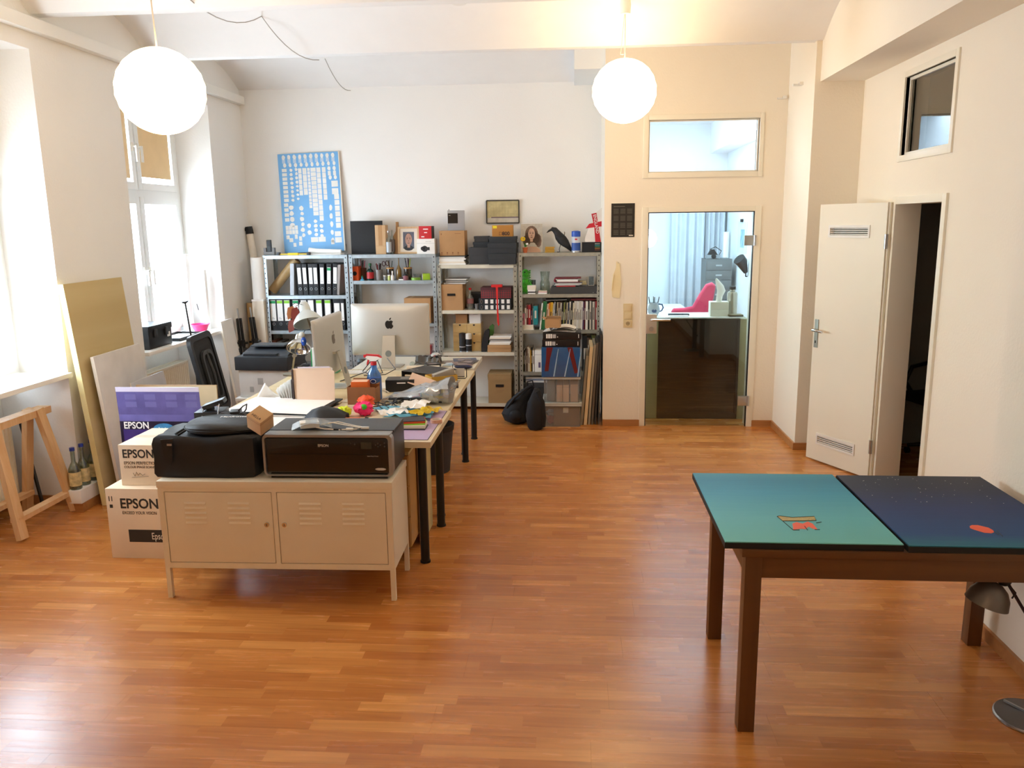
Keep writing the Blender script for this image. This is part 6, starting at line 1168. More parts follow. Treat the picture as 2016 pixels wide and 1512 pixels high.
for k, (x, y, w, d, c, l) in enumerate(((-1.43, 5.22, .2, .16, paperc, 'cream sheet of paper left of the brown open carton'), (-1.42, 4.95, .25, .14, M('brochure', 'cbb49c', .5, var=.15, vs=14), 'pale brochure lying behind the black fabric cap'), (-1.33, 5.72, .34, .22, paper, 'white sheet under the cable ends near the monitor foot'), (-1.25, 6.05, .2, .2, M('desk_mat', 'cfb892', .6), 'thin beige card in the middle of the aisle-side desk'))):
    t = thing('paper_sheet', l, 'paper', (x, y, Z + .0003 * k), .15 * (k - 1)); obj('sheet', G().box(-w / 2, w / 2, -d / 2, d / 2, 0, .0008), c, t)
# brown open carton with an orange box in it
t = thing('brown_carton', 'brown open carton holding an orange packet on the front desk', 'box', (-1.375, 5.075, Z), .0); w, d, h = .185, .13, .115; bc = M('brown_carton_card', '8b5a34', .75)
obj('body', G().box(-w / 2, w / 2, 0, .003, 0, h).box(-w / 2, w / 2, d - .003, d, 0, h * .98).box(-w / 2, -w / 2 + .003, .003, d - .003, 0, h).box(w / 2 - .003, w / 2, .003, d - .003, 0, h * .9).box(-w / 2 + .003, w / 2 - .003, .003, d - .003, 0, .003), bc, t); obj('back_flap', G().box(-w / 2, w / 2, 0, .05, 0, .002), bc, t, (0, d, h * .97), (.7, 0, 0))
t = thing('orange_packet', 'orange packet with a pale top sticking out of the brown carton', 'box', (-1.39, 5.14, Z + .0035), .08); obj('body', G().box(-.06, .05, -.04, .05, 0, .142, bev=.002), M('orange_card', 'd9641f', .5), t); obj('top_face', G().box(-.055, .045, -.035, .045, .142, .1435), M('pale_peach', 'efc4a4'), t)
t = thing('spray_bottle', 'blue window cleaner spray bottle with red and white trigger head', 'bottle', (-1.325, 5.235, Z)); lb_ = M('cleaner_liquid', '1565b8', .1, var=.05)
R = [(.038, 0), (.043, .01), (.043, .15), (.036, .18), (.022, .205), (.018, .22), (.018, .24)]
obj('bottle', G().lathe([(r * 1.15, z_) for r, z_ in R], 24, T=Matrix.Diagonal((1, .62, 1))), glass('cleaner_bottle', '7ab6ea', .12, .05, .35, '3f8fd8'), t)
obj('liquid', G().lathe([(r * 1.1, z_ + .002) for r, z_ in R[:3]] + [(.045, .152), (.001, .153)], 24, T=Matrix.Diagonal((1, .62, 1))), lb_, t); obj('round_label', G().cyl((0, -.0325, .13), (0, -.0315, .13), .022, n=20), M('label_navy', '17397f', .4), t); obj('label_emblem', G().tube([(.018 * cos(a), -.033, .13 + .013 * sin(a)) for a in [2 * pi * k / 16 for k in range(17)]], .0018, 5), paper, t)
obj('collar', G().cyl((0, 0, .235), (0, 0, .258), .020, n=18), red, t); obj('trigger_head', G().prism([(-.05, .285), (-.045, .302), (.04, .296), (.055, .283), (.02, .265), (-.015, .262)], -.014, .014), paper, t); obj('head_top', G().prism([(-.052, .288), (-.048, .308), (.035, .304), (.058, .284), (.03, .294), (-.04, .299)], -.015, .015), red, t)
obj('nozzle', G().box(-.064, -.048, -.009, .009, .286, .304, bev=.002), red, t); obj('trigger', G().prism([(-.035, .28), (-.022, .28), (-.032, .245), (-.046, .232), (-.044, .25)], -.006, .006), red, t)
t = thing('black_packet', 'black cardboard box with white side print behind the spray bottle', 'box', (-1.21, 5.50, Z), .1); obj('body', G().box(-.10, .10, -.02, .12, 0, .085, bev=.002), M('black_card', '161618', .35), t); obj('side_print', G().box(-.02, .04, -.021, -.0195, .06, .068).box(.0, .07, .05, .06, .0848, .0856), paper, t)
t = thing('pale_card_sleeve', 'open pale pink card sleeve leaning on the black box', 'card', (-1.12, 5.50, Z), .0); obj('panel', G().box(-.09, .09, -.002, .0, 0, .10, Matrix.Rotation(.35, 3, 'Y') @ Matrix.Rotation(-.9, 3, 'X')), M('pale_pink_card', 'e6c8b4', .7), t, (.05, -.02, .035)); obj('side_flap', G().box(-.02, .14, -.10, -.0, 0, .002), M('pale_pink_card', 'e6c8b4'), t, (-.0, -.02, .004), (0, -.15, 0))
# cables heap
def cable_heap(g, c, rx, ry, rz, n, seed, r=.0035):
    rd = random.Random(seed)
    for k in range(n):
        ph = rd.random() * 6; q = [rd.uniform(.4, 1) for _ in range(3)]; o = Vector((rd.uniform(-.4, .4) * rx, rd.uniform(-.4, .4) * ry, 0)); f1, f2 = rd.choice([1, 2, 3]), rd.choice([1, 2, 3])
        g.tube([Vector(c) + o + Vector((rx * q[0] * cos(f1 * a + ph), ry * q[1] * sin(f2 * a), r + rz * q[2] * (.5 + .5 * sin(3 * a + ph)))) for a in [2 * pi * i / 40 for i in range(37)]], r, 5)
    return g
for k in range(4): solo('black_cable', cable_heap(G(), (0, 0, .0), .13, .07, .03, 1, 30 + k), black, ['tangled black cable, lowest in the heap by the silver bag', 'looped black cable reaching left in the heap by the silver bag', 'coiled black cable in the middle of the desk cable heap', 'black cable arching highest over the desk cable heap'][k], 'cable', (-1.13 + .05 * (k - 1.5), 5.00 + .02 * k, Z + .008 * k), .5 * k, 'black cables heaped by the silver bag')
# silver bag
silf = M('silver_film', 'c6c9cc', .18, .55, bump=1.0, bs=28)
t = thing('silver_plastic_bag', 'crinkled clear and silver plastic bag with a black grip inside', 'bag', (-1.0, 5.15, Z), -.08)
rr = []; rd = random.Random(9)
for i in range(12):
    u = i / 11; x = -.26 + .47 * u; hh = .02 + .15 * u ** .8; dd = .03 + .09 * min(1, u * 1.5)
    rr.append([(x + .012 * (rd.random() - .5), dd * cos(a) * (1 + .25 * (rd.random() - .5)), max(.002, hh * .5 * (1 + sin(a)) * (1 + .22 * (rd.random() - .5)))) for a in [2 * pi * j / 18 for j in range(18)]])
obj('film', G().rings(rr), glass('crinkled_film', 'e6ebee', .35, .12, .35, 'b9bfc4'), t); obj('silver_lining', G().rings([[(p[0] * .86, p[1] * .8, .003 + p[2] * .82) for p in q] for q in rr[2:10]]), silf, t); obj('black_grip', G().tube([(.15, -.08, .02), (.16, -.085, .07), (.15, -.07, .13)], [.012, .016, .011], 8), blackm, t)
obj('handle_rod', G().tube([(-.2, -.045, .03), (-.05, -.09, .045), (.08, -.10, .05)], .009, 8), blackm, t); obj('film_edge', crumpled_sheet(.06, .26, .03, 6, 7), clearp, t, (.23, 0, .10), (0, -1.1, 0))
# black lever arch binder lying on its side
t = thing('ring_binder', 'black ring binder lying flat on the aisle-side desk', 'binder', (-1.075, 5.95, Z), -.50); b2 = M('binder_board', '303236', .5, var=.08)
obj('top_cover', G().box(-.16, .16, -.14, .14, .070, .073), b2, t); obj('bottom_cover', G().box(-.16, .16, -.14, .14, 0, .003), b2, t); obj('spine', G().box(-.163, -.16, -.14, .14, 0, .073), b2, t); obj('spine_label', G().box(-.1645, -.163, -.09, .1, .012, .06), flabel, t); obj('page_block', G().box(-.14, .13, -.13, .13, .004, .045), paperc, t)
obj('finger_ring', G().tube([(-.1645, -.11 + .014 * cos(a), .036 + .014 * sin(a)) for a in [2 * pi * k / 16 for k in range(17)]], .002, 5), steel, t)
for y in (-.08, -.04): obj('rivet_plate', G().box(-.13, -.09, y, y + .012, .073, .0745), steel, t)
t = thing('open_yellow_box', 'yellow shallow box with grey gear in it at the desk edge', 'box', (-.885, 5.66, Z + .035), .55); yb_ = M('yellow_card', 'd6a944', .6); w, d, h = .20, .13, .045
obj('body', G().box(-w / 2, w / 2, 0, .003, 0, h).box(-w / 2, w / 2, d - .003, d, 0, h).box(-w / 2, -w / 2 + .003, .003, d - .003, 0, h).box(w / 2 - .003, w / 2, .003, d - .003, 0, h).box(-w / 2 + .003, w / 2 - .003, .003, d - .003, 0, .003), yb_, t); t.location.x = -.92
t = thing('grey_gadget', 'light grey gadget lying in the yellow box', 'gadget', (-.93, 5.71, Z + .04), .5); obj('body', G().box(-.08, .08, -.025, .03, 0, .05, Matrix.Rotation(-.25, 3, 'Y'), bev=.01), M('gadget_grey', 'a9a49a', .5), t, (0, 0, .02)); obj('dark_insert', G().box(-.06, .05, -.02, .02, 0, .02), blackm, t)
t = thing('black_drive', 'flat black drive under the yellow box at the desk edge', 'drive', (-.915, 5.62, Z), .45); obj('body', G().box(-.09, .09, -.04, .12, 0, .034, bev=.003), black, t); obj('front_slot', G().box(-.06, .06, -.041, -.0395, .012, .016), dgrey, t)
t = thing('napkin_heap', 'small heap of folded white napkins at the desk edge', 'napkins', (-.865, 5.27, Z), .2)
for k in range(4): obj('napkin', crumpled_sheet(.11 - .012 * k, .10, .014, 40 + k, 5), paperc, t, (.006 * k, .004 * k, .012 * k), (0, 0, .4 * k))
t = thing('wire_easel', 'thin black wire stand at the desk edge behind the yellow box', 'stand', (-.86, 5.98, Z)); obj('wire', G().tube([(-.05, 0, .003), (.045, -.0, .003), (.055, 0, .012), (.055, 0, .085), (.045, 0, .095), (-.06, .06, .095), (-.05, .06, .003), (.03, .07, .003)], .0035, 6), black, t); obj('pad', G().box(-.03, .04, -.004, .0, .02, .08), M('pad_grey', 'c9c6c2'), t)
# bright papers and the purple sheet
t = thing('purple_board', 'pale purple card sheet at the front right desk corner', 'card', (-.86, 4.56, Z), .0); obj('sheet', G().box(-.125, .07, -.345, .345, 0, .0025), M('lilac_card', 'b79fc0', .6, var=.02), t); obj('dark_backing', G().box(-.128, .073, -.348, .348, -.0002, .0008), blackm, t)
for k, (x, y, w, d, c, s, nm, l) in enumerate(((-1.13, 4.88, .24, .16, 'blue_tissue:6fb3cf', 1, 'tissue_paper', 'light blue tissue paper left in the bright paper heap'), (-.93, 4.84, .2, .15, 'yellow_paper:efc81a', 2, 'tissue_paper', 'yellow tissue paper at the back of the bright paper heap'), (-.98, 4.70, .28, .18, 'blue_tissue2:5b9fb8', 3, 'tissue_paper', 'darker blue tissue paper in the middle of the bright paper heap'), (-1.08, 4.70, .18, .12, 'white_tissue:f4f2ee', 4, 'paper_napkin', 'white paper napkin at the left of the bright paper heap'), (-.90, 4.66, .14, .10, 'mustard:d8b818', 5, 'tissue_paper', 'mustard paper at the front right of the bright paper heap'), (-.97, 4.82, .21, .15, 'white_tissue:f4f2ee', 6, 'paper_napkin', 'white folded napkin on top of the bright paper heap'))):
    m, hx_ = c.split(':'); solo(nm, crumpled_sheet(w, d, .022, 60 + s, 8), M(m, hx_, .7), l, 'paper', (x, y, Z + .003 + .011 * k), .5 * k - 1, 'bright papers heaped on the front desk')
for k, (c, l, h) in enumerate((('3a3540', 'thin dark notebook at the bottom of the colourful notebooks', .006), ('efe7cc', 'thick cream notebook in the stack before the bright papers', .018), ('8fd23a', 'lime green notebook above the cream one', .006), ('d9491c', 'orange red notebook second from the top of the stack', .008), ('241c22', 'dark folded card on top of the notebooks', .004))):
    solo('notebook', G().box(-.075, .075, -.055, .06, 0, h), M('nb_' + c, c, .5), l, 'notebook', (-.915 - .004 * k, 4.47 + .008 * k, Z + .0028 + [0, .0065, .025, .0315, .04][k]), .06 * k, 'colourful notebooks on the purple sheet')
t = thing('tape_roll', 'roll of clear peach tape on the purple sheet', 'tape', (-.805, 4.60, Z + .003)); obj('tape_ring', G().lathe([(.035, 0), (.035, .02), (.027, .02), (.027, 0), (.035, 0)], 24, caps=False), M('tape_peach', 'dcab94', .3), t); obj('core', G().lathe([(.027, .0005), (.027, .0195), (.025, .0195), (.025, .0005), (.027, .0005)], 24, caps=False), paperc, t)
# neon crepe flowers
def petals(g, r, n, seed, z=0):
    rd = random.Random(seed)
    for k in range(n):
        a = 2 * pi * k / n + rd.random() * .5; T = Matrix.Rotation(a, 3, 'Z') @ Matrix.Rotation(-.3 - rd.random() * .7, 3, 'Y'); w_ = r * .6
        g.prism([(0, -w_ * .3), (r * .5, -w_), (r, -w_ * .6), (r * 1.08, 0), (r * .95, w_ * .7), (r * .5, w_), (0, w_ * .3)], z, z + .003, 'z', T)
    return g
for (x, y, z_, r, c, s, l) in ((-1.285, 4.78, .03, .055, 'ff2a78:neon_pink', 1, 'neon pink paper flower with a green centre on the desk'), (-1.29, 4.86, .055, .05, 'ff5a2a:neon_orange', 2, 'neon orange crumpled paper flower behind the pink one'), (-1.395, 4.74, .02, .045, 'd8e62a:neon_yellow', 3, 'neon yellow paper flower left of the pink one')):
    hx_, nm = c.split(':'); t = thing('paper_flower', l, 'flower', (x, y, Z + .012), 0, 'neon paper flowers on the desk'); nm_ = M(nm, hx_, .7, var=.12, vs=40, bump=.6, bs=60)
    obj('flower_head', crumple(G(), (0, 0, z_), r, s + 10, 1, 1, .75, 16, 10, .45), nm_, t)
    for k in range(6): obj('petal', petals(G(), r * 1.05, 1, s * 7 + k), nm_, t, (0, 0, .002), (0, 0, k * 1.05))
    if s == 1: obj('centre', G().ell((.012, -.04, .05), (.02, .016, .018), 14, 8), M('neon_green', '35c22a', .6), t)
t = thing('orange_packet', 'flat translucent orange packet in front of the neon flowers', 'packet', (-1.33, 4.62, Z), .1); obj('packet', G().box(-.06, .06, -.02, .03, 0, .018, bev=.004), M('packet_orange', 'ee7a4a', .4), t); obj('label', G().box(-.03, .03, -.0205, -.0195, .004, .014), M('pale_peach', 'efc4a4'), t)
t = thing('felt_pen', 'pale green felt pen left of the bright papers', 'pen', (-1.19, 4.66, Z), 1.2); obj('barrel', G().cyl((0, -.05, .006), (0, .04, .006), .006, n=10), M('pen_mint', 'b8dccb', .4), t); obj('cap', G().cyl((0, .04, .006), (0, .065, .006), .0068, n=10), blackm, t)
# gear at the left front corner
t = thing('hard_drive', 'black external drive lying under smaller drives at the left desk corner', 'drive', (-2.165, 4.60, Z), .12); obj('case', G().box(-.085, .075, -.06, .10, 0, .07, bev=.006), M('drive_black', '1c1f24', .4), t); obj('front_seam', G().box(-.08, .07, -.0615, -.0595, .055, .0565), dgrey, t)
t = thing('small_drive', 'small tilted black drive with grey cable on the external drive', 'drive', (-2.14, 4.62, Z + .072), (0, -.32, .2)); obj('case', G().box(-.065, .065, -.04, .05, .024, .05, bev=.004), M('drive_black', '1c1f24'), t); obj('foot', G().box(-.05, -.02, -.03, .04, .0, .024), blackm, t); obj('cable', G().tube([(-.06, -.03, .04), (-.075, -.07, .0), (-.06, -.09, -.06), (0, -.10, -.055), (.03, -.09, .0), (.04, -.05, .03)], .0035, 6), grey, t)
t = thing('charger_block', 'black charger block beside the tilted small drive', 'charger', (-2.045, 4.66, Z), .3); obj('block', G().box(-.03, .035, -.04, .05, 0, .055, bev=.005), black, t); obj('cable', G().tube([(.02, -.02, .055), (.05, -.03, .085), (.07, .0, .09), (.06, .04, .05), (.03, .06, .01), (.0, .07, .005)], .004, 6), black, t)
t = thing('webcam', 'round black camera accessory with clamp on the front desk', 'camera', (-2.03, 4.50, Z), .3); obj('body', G().cyl((-.02, -.045, .045), (-.01, .03, .045), .042, .036, n=24), M('gear_black', '24272c', .4), t); obj('lens_ring', G().cyl((-.0205, -.05, .045), (-.02, -.044, .045), .018, .022, n=20), dgrey, t); obj('clamp', G().tube([(.02, .0, .04), (.06, .02, .05), (.085, .01, .03), (.09, -.0, .01)], [.014, .01, .012, .008], 8), black, t); obj('thumb_knob', G().cyl((.085, -.02, .055), (.095, .01, .055), .024, n=8), black, t); obj('cable', G().tube([(-.05, -.02, .01), (-.1, -.04, .006), (-.13, .0, .006), (-.09, .04, .006), (-.02, .05, .01)], .004, 6), black, t)
# desk lamps
def desk_lamp(label, base, elbow, knuckle, tip, r, mat, mat2):
    t = thing('desk_lamp', label, 'lamp', base); b, e, k_, tp = [Vector(v) - Vector(base) for v in (base, elbow, knuckle, tip)]
    obj('base', G().cyl((0, 0, 0), (0, 0, .012), .07, n=28), mat2, t)
    for a, c, nm in ((b + Vector((0, 0, .012)), e, 'lower_arm'), (e, k_, 'upper_arm')):
        s = Vector((0, .012, 0)); ar = obj(nm, G().cyl(tuple(a - s), tuple(c - s), .004, n=8), mat2, t); obj('spring_rod', G().cyl(tuple(a + s), tuple(c + s), .004, n=8), mat2, ar)
    obj('joint', G().cyl(tuple(e - Vector((0, .018, 0))), tuple(e + Vector((0, .018, 0))), .014, n=14), mat2, t)
    d = (tp - k_).normalized(); q = d.to_track_quat('Z', 'Y').to_matrix(); L = (tp - k_).length
    obj('lamp_shade', G().lathe([(r * .30, 0), (r * .36, L * .12), (r * .38, L * .38), (r * .7, L * .58), (r * .95, L * .85), (r, L), (r * .96, L), (r * .9, L * .84), (r * .64, L * .6), (r * .33, L * .42), (r * .3, L * .1)], 28, tuple(k_), caps=False, T=q), mat, t); obj('shade_cap', G().ell(tuple(k_ + d * L * .05), (r * .33, r * .33, r * .33), 16, 8), mat, t); obj('swivel', G().cyl(tuple(k_ - d * .02), tuple(k_ + d * .01), .012, n=12), black, t)
    return t
lampw = M('lamp_silver_white', 'c9d0cf', .35, .2); sil = M('lamp_chrome', 'd6d4cf', .12, .95, var=0)
YL = 5.75; p1 = at(600, 600, Y=YL); p2 = at(608, 640, Y=YL); el = at(627, 690, Y=YL); ba = at(629, 745, z=ZT)
desk_lamp('white metal desk lamp on the window-side desk, higher shade', (ba.x + .02, 5.78, Z), tuple(at(626, 692, Y=5.77)), tuple(at(598, 600, Y=5.72)), tuple(at(607, 637, Y=5.66)), .105, lampw, M('lamp_arm', 'a89a82', .3, .7))
desk_lamp('polished chrome desk lamp with lower shade beside the laser printer', tuple(at(590, 730, z=ZT + .0006) - Vector((0, .18, 0))), tuple(at(580, 700, Y=6.0)), tuple(at(590, 662, Y=6.0)), tuple(at(588, 686, Y=5.93)), .09, sil, M('lamp_arm', 'a89a82', .3, .7))
# charms hung on the white lamp
for (x0, y0, x1, y1, c, nm, l) in ((574, 610, 580, 630, 'a86a40', 'leather_tag', 'tan leather leaf tag hanging from the white lamp'), (582, 612, 576, 628, '7a2a20', 'maroon_star', 'dark red leather star hanging from the white lamp'), (576, 636, 572, 650, '8a4a44', 'beaded_charm', 'small reddish beaded charm hanging below the leather tags')):
    a = at(x0, y0, Y=5.68); t = thing(nm, l, 'charm', a); w_ = .03; obj('leaf', G().prism([(0, .03), (w_, .0), (w_ * .8, -.05), (0, -.075), (-w_ * .7, -.04), (-w_, .005)], -.003, .003), M('ch_' + c, c, .6), t, rot=(0, .4, .3)); obj('string', G().tube([(0, 0, .03), (.03, .01, .05), (.06, .0, .04)], .0018, 5), blackm, t)
t = thing('blue_toy', 'little blue toy figure clipped between the two desk lamps', 'toy', at(598, 672, Y=5.8)); obj('body', G().ell((0, 0, 0), (.02, .018, .035), 14, 9), blue, t); obj('head', G().ell((-.01, -.005, .05), (.022, .02, .022), 14, 9), M('toy_white', 'e2dcd2', .5), t); obj('badge', G().ell((0, -.018, .005), (.006, .003, .006), 8, 6), paper, t); obj('clip', G().tube([(.0, 0, .06), (.02, 0, .09), (.05, 0, .1)], .004, 6), dgrey, t)
# magazine files and bits behind the lamps
t = thing('magazine_file', 'white magazine file with green edges at the back of the window-side desk', 'file', (-2.02, 6.18, Z), 0); obj('body', G().box(-.04, .03, 0, .12, 0, .20), paper, t); obj('edge_band', G().box(-.042, -.034, -.002, 0, 0, .2).box(.024, .032, -.002, 0, 0, .2).box(-.034, .024, -.002, 0, 0, .02), M('band_g', '0f9a58'), t)
t = thing('green_box', 'mint green box with a white label beside the magazine file', 'box', (-1.925, 6.20, Z), 0); obj('body', G().box(-.05, .06, 0, .1, 0, .16, bev=.002), M('mint_green', '5fae8a', .6), t); obj('paper_label', G().box(-.04, .05, -.001, 0, .03, .11), flabel, t)
t = thing('paper_pile', 'slanting pile of white papers beneath the mint green box', 'papers', (-1.99, 6.02, Z), .3)
for k in range(4): obj('sheet', G().box(-.15, .12, -.10, .08, .0095 * k, .0095 * k + .009), paper, t, rot=(0, 0, .08 * k))
t = thing('charger', 'black plug charger standing beside the laser printer', 'charger', (-2.12, 6.24, Z)); obj('block', G().box(-.035, .035, -.03, .03, 0, .07, bev=.006), black, t); obj('cable', G().tube([(0, 0, .07), (-.02, 0, .12), (.01, 0, .15)], .004, 6), black, t)
t = thing('red_scissors', 'red handled scissors standing upright beside the edgewise monitor', 'scissors', (-1.79, 5.30, Z), .3); obj('blade', G().box(-.003, .003, -.001, .001, .0, .10), steel, t); obj('handle', G().tube([(.0, 0, .10), (-.015, 0, .14), (-.012, 0, .19), (.005, 0, .21), (.015, 0, .18), (.012, 0, .13), (0, 0, .10)], .005, 6), red, t); obj('cup', G().cyl((0, 0, 0), (0, 0, .075), .025, n=16), M('cup_pink', 'a56a6a', .6), t)
# cables and bits near the monitors
for k, (pts, c, l) in enumerate((([(-1.60, 6.33, .10), (-1.66, 6.2, .015), (-1.56, 6.1, .004), (-1.5, 6.2, .004), (-1.58, 6.33, .11)], black, 'black plug cable arching behind the large monitor, left one'), ([(-1.54, 6.33, .11), (-1.62, 6.15, .02), (-1.7, 6.0, .004), (-1.74, 5.85, .004)], black, 'black cable running from the large monitor towards the lamp'), ([(-1.49, 6.33, .10), (-1.40, 6.22, .03), (-1.46, 6.12, .004), (-1.62, 6.08, .004)], black, 'black power cable curling beside the monitor stand'), ([(-1.6, 5.62, .03), (-1.5, 5.56, .006), (-1.40, 5.6, .004), (-1.34, 5.5, .02), (-1.28, 5.45, .004)], paperc, 'white cable running from the edgewise monitor foot to the right'), ([(-1.50, 5.25, .004), (-1.46, 5.35, .02), (-1.52, 5.55, .03), (-1.62, 5.68, .004)], black, 'black cable looping from the brown carton to the monitor foot'))):
    solo('desk_cable', G().tube([Vector(p) + Vector((0, 0, Z)) for p in pts], .0035, 6), c, l, 'cable')
t = thing('slim_keyboard', 'slim white keyboard lying before the large monitor foot', 'keyboard', (-1.66, 6.22, Z), .1); obj('base', G().box(-.14, .10, -.055, .055, 0, .012, bev=.003), plasticw, t); g = G()
for r in range(4):
    for c in range(10): g.box(-.13 + c * .0225, -.111 + c * .0225, -.048 + r * .024, -.028 + r * .024, .012, .015)
o = obj('key', g, paper, t); o['kind'] = 'stuff'
t = thing('computer_mouse', 'white computer mouse with blue marking left of the brown carton', 'mouse', (-1.53, 5.45, Z), .2); obj('shell', G().ell((0, 0, .0125), (.032, .055, .0125), 18, 8), plasticw, t); obj('scroll_mark', G().box(-.004, .004, .02, .04, .022, .0252), M('mouse_blue', '6a7aa8'), t)
t = thing('paper_roll', 'short roll of cream paper lying before the large monitor', 'paper roll', (-1.19, 6.28, Z), .03); obj('roll', G().cyl((-.13, 0, .024), (.13, 0, .024), .0235, n=20), paperc, t); obj('core', G().cyl((-.1305, 0, .024), (.1305, 0, .024), .012, n=14), card, t)
t = thing('glass_ball', 'small clear glass ball beside the paper roll', 'ball', (-1.315, 6.47, Z)); obj('sphere', G().ell((0, 0, .024), (.024, .024, .024), 20, 12), cglass, t); obj('rest', G().cyl((0, 0, 0), (0, 0, .003), .01, n=14), clearp, t)
t = thing('crumpled_bag', 'crumpled grey and black plastic bag on the far white desk', 'bag', (-1.22, 6.66, Z)); obj('bag', crumpled_sheet(.2, .16, .07, 91, 9), M('bag_grey', '77726c', .4), t); obj('dark_fold', crumpled_sheet(.14, .1, .05, 92, 7), blackm, t, (.03, .04, .012))
t = thing('white_tag', 'white crumpled tag with a red heart on the far desk', 'tag', (-1.19, 6.86, Z)); obj('tag', crumple(G(), (0, 0, .03), .04, 12, 1.1, .5, .75, 12, 8, .4), paper, t); obj('heart', G().prism([(-.012, .035), (-.006, .04), (0, .036), (.006, .04), (.012, .035), (0, .02)], -.027, -.024), red, t)
for k, (x, y, w, d, c, rz, l) in enumerate(((-1.03, 6.72, .22, .14, '6a5a55', .1, 'dark colour print nearest the crumpled bag on the far desk'), (-.93, 6.83, .2, .16, '4a5a78', .2, 'bluish colour print farthest back on the white desk'), (-.99, 6.58, .16, .15, 'c9d4dc', -.1, 'pale blue leaflet in front of the colour prints'), (-.92, 6.60, .15, .16, '7a6468', .3, 'reddish grey print at the front of the colour prints'), (-.88, 6.70, .13, .17, '4c4648', -.2, 'dark print at the right end of the colour prints'), (-1.15, 6.48, .12, .1, '26262a', .4, 'small black leather pouch between paper roll and prints'))):
    t = thing('colour_print', l, 'print', (x, y, Z + .002 * k), rz); obj('sheet', G().box(-w / 2, w / 2, -d / 2, d / 2, 0, .0018 if k < 5 else .02), M('pr_' + c, c, .3, var=.35, vs=16), t); obj('printed_area', G().box(-w * .3, w * .25, -d * .3, d * .2, .0018 if k < 5 else .02, .0022 if k < 5 else .021), M('pra_' + c, '9a8f90' if k != 2 else '8fb8d0', .3, var=.4, vs=20), t)
t = thing('navy_case', 'small navy blue spectacle case at the edge of the desk', 'case', (-.885, 6.40, Z), -.05); obj('body', G().ell((0, 0, .016), (.075, .03, .016), 18, 8), M('navy_leather', '1e2350', .5), t); obj('seam', G().tube([(.0755 * cos(a), .0305 * sin(a), .016) for a in [2 * pi * k / 24 for k in range(25)]], .0012, 5), blackm, t)

# ================================================================ table with two painted canvases
dk = wood('dark_stained_pine', '5a381b', '6e4824', 2, .4, .4)
t = thing('dining_table', 'dark stained wooden table with four square legs by the right wall', 'table', (.615, 2.785, 0)); W, D = 1.20, .75
for x in (0.0, W - .06):
    for y in (0, D - .06): obj('leg', G().box(x, x + .06, y, y + .06, 0, .70, bev=.003), dk, t)
dkx = wood('dark_stained_apron', '5a381b', '6e4824', 0, .4, .4)
obj('apron', G().box(.06, W - .06, .008, .03, .615, .70), dkx, t); obj('apron', G().box(.06, W - .06, D - .03, D - .008, .615, .70), dkx, t)
obj('apron', G().box(.008, .03, .06, D - .06, .615, .70), dkx, t); obj('apron', G().box(W - .03, W - .008, .06, D - .06, .615, .70), dkx, t)
obj('tabletop', G().box(-.015, W + .015, -.012, D + .012, .7005, .728, bev=.003), dkx, t)
def painted(name, stops, star=False):
    m = bpy.data.materials.new(name); m.use_nodes = True; nt = m.node_tree; b = nt.nodes['Principled BSDF']; b.inputs['Roughness'].default_value = .6; b.inputs['Specular IOR Level'].default_value = .3; L = nt.links.new
    tc = nt.nodes.new('ShaderNodeTexCoord'); sp = nt.nodes.new('ShaderNodeSeparateXYZ'); L(tc.outputs['Object'], sp.inputs[0])
    mp = nt.nodes.new('ShaderNodeMapping'); mp.inputs['Scale'].default_value = (2, 40, 1); L(tc.outputs['Object'], mp.inputs[0]); n = nt.nodes.new('ShaderNodeTexNoise'); n.inputs['Scale'].default_value = 1.2; n.inputs['Detail'].default_value = 5; L(mp.outputs[0], n.inputs['Vector'])
    a = nt.nodes.new('ShaderNodeMath'); a.operation = 'MULTIPLY_ADD'; L(n.outputs['Fac'], a.inputs[0]); a.inputs[1].default_value = .12; L(sp.outputs[1], a.inputs[2])
    d = nt.nodes.new('ShaderNodeMath'); d.operation = 'DIVIDE'; L(a.outputs[0], d.inputs[0]); d.inputs[1].default_value = .86
    r = nt.nodes.new('ShaderNodeValToRGB'); e = r.color_ramp.elements; e[0].position = stops[0][0]; e[0].color = lin(stops[0][1]); e[1].position = stops[-1][0]; e[1].color = lin(stops[-1][1])
    for p, c in stops[1:-1]: q = e.new(p); q.color = lin(c)
    L(d.outputs[0], r.inputs[0]); L(r.outputs[0], b.inputs['Base Color']); return m
zc = .7285
t = thing('painted_canvas', 'teal painted canvas with an orange letter creature lying on the table', 'painting', (.541, 2.785, zc)); W, D = .617, .81
obj('canvas', G().box(0, W, 0, D, .004, .026, bev=.002), painted('teal_paint', [(.05, '74c4c2'), (.35, '66bac4'), (.7, '3f9ab8'), (.9, '2f86a4'), (1, '3c8fa4')]), t); obj('black_edge', G().box(-.0015, W + .0015, -.0015, D + .0015, 0, .022), M('canvas_edge_black', '0e1014', .6), t)
P = lambda x, y: at(x, y, z=zc + .026) - Vector((.541, 2.785, 0)); q = lambda pts: [(P(x, y).x, P(x, y).y) for x, y in pts]
obj('painted_creature', G().prism(q([(1562, 1043), (1560, 1031), (1568, 1028), (1580, 1031), (1590, 1027), (1600, 1031), (1610, 1043), (1600, 1041), (1592, 1037), (1586, 1042), (1578, 1041)]), .026, .0266, 'z'), M('creature_orange', 'f25a30', .5), t)
obj('painted_banner', G().prism(q([(1530, 1017), (1535, 1016), (1560, 1019), (1603, 1017), (1607, 1025), (1580, 1026), (1560, 1026), (1541, 1026)]), .026, .0266, 'z'), M('banner_gold', 'b8a35c', .5, var=.25, vs=200), t)
def line(pts, w=.0016): return G().tube([(P(x, y).x, P(x, y).y, .0265) for x, y in pts], w, 4)
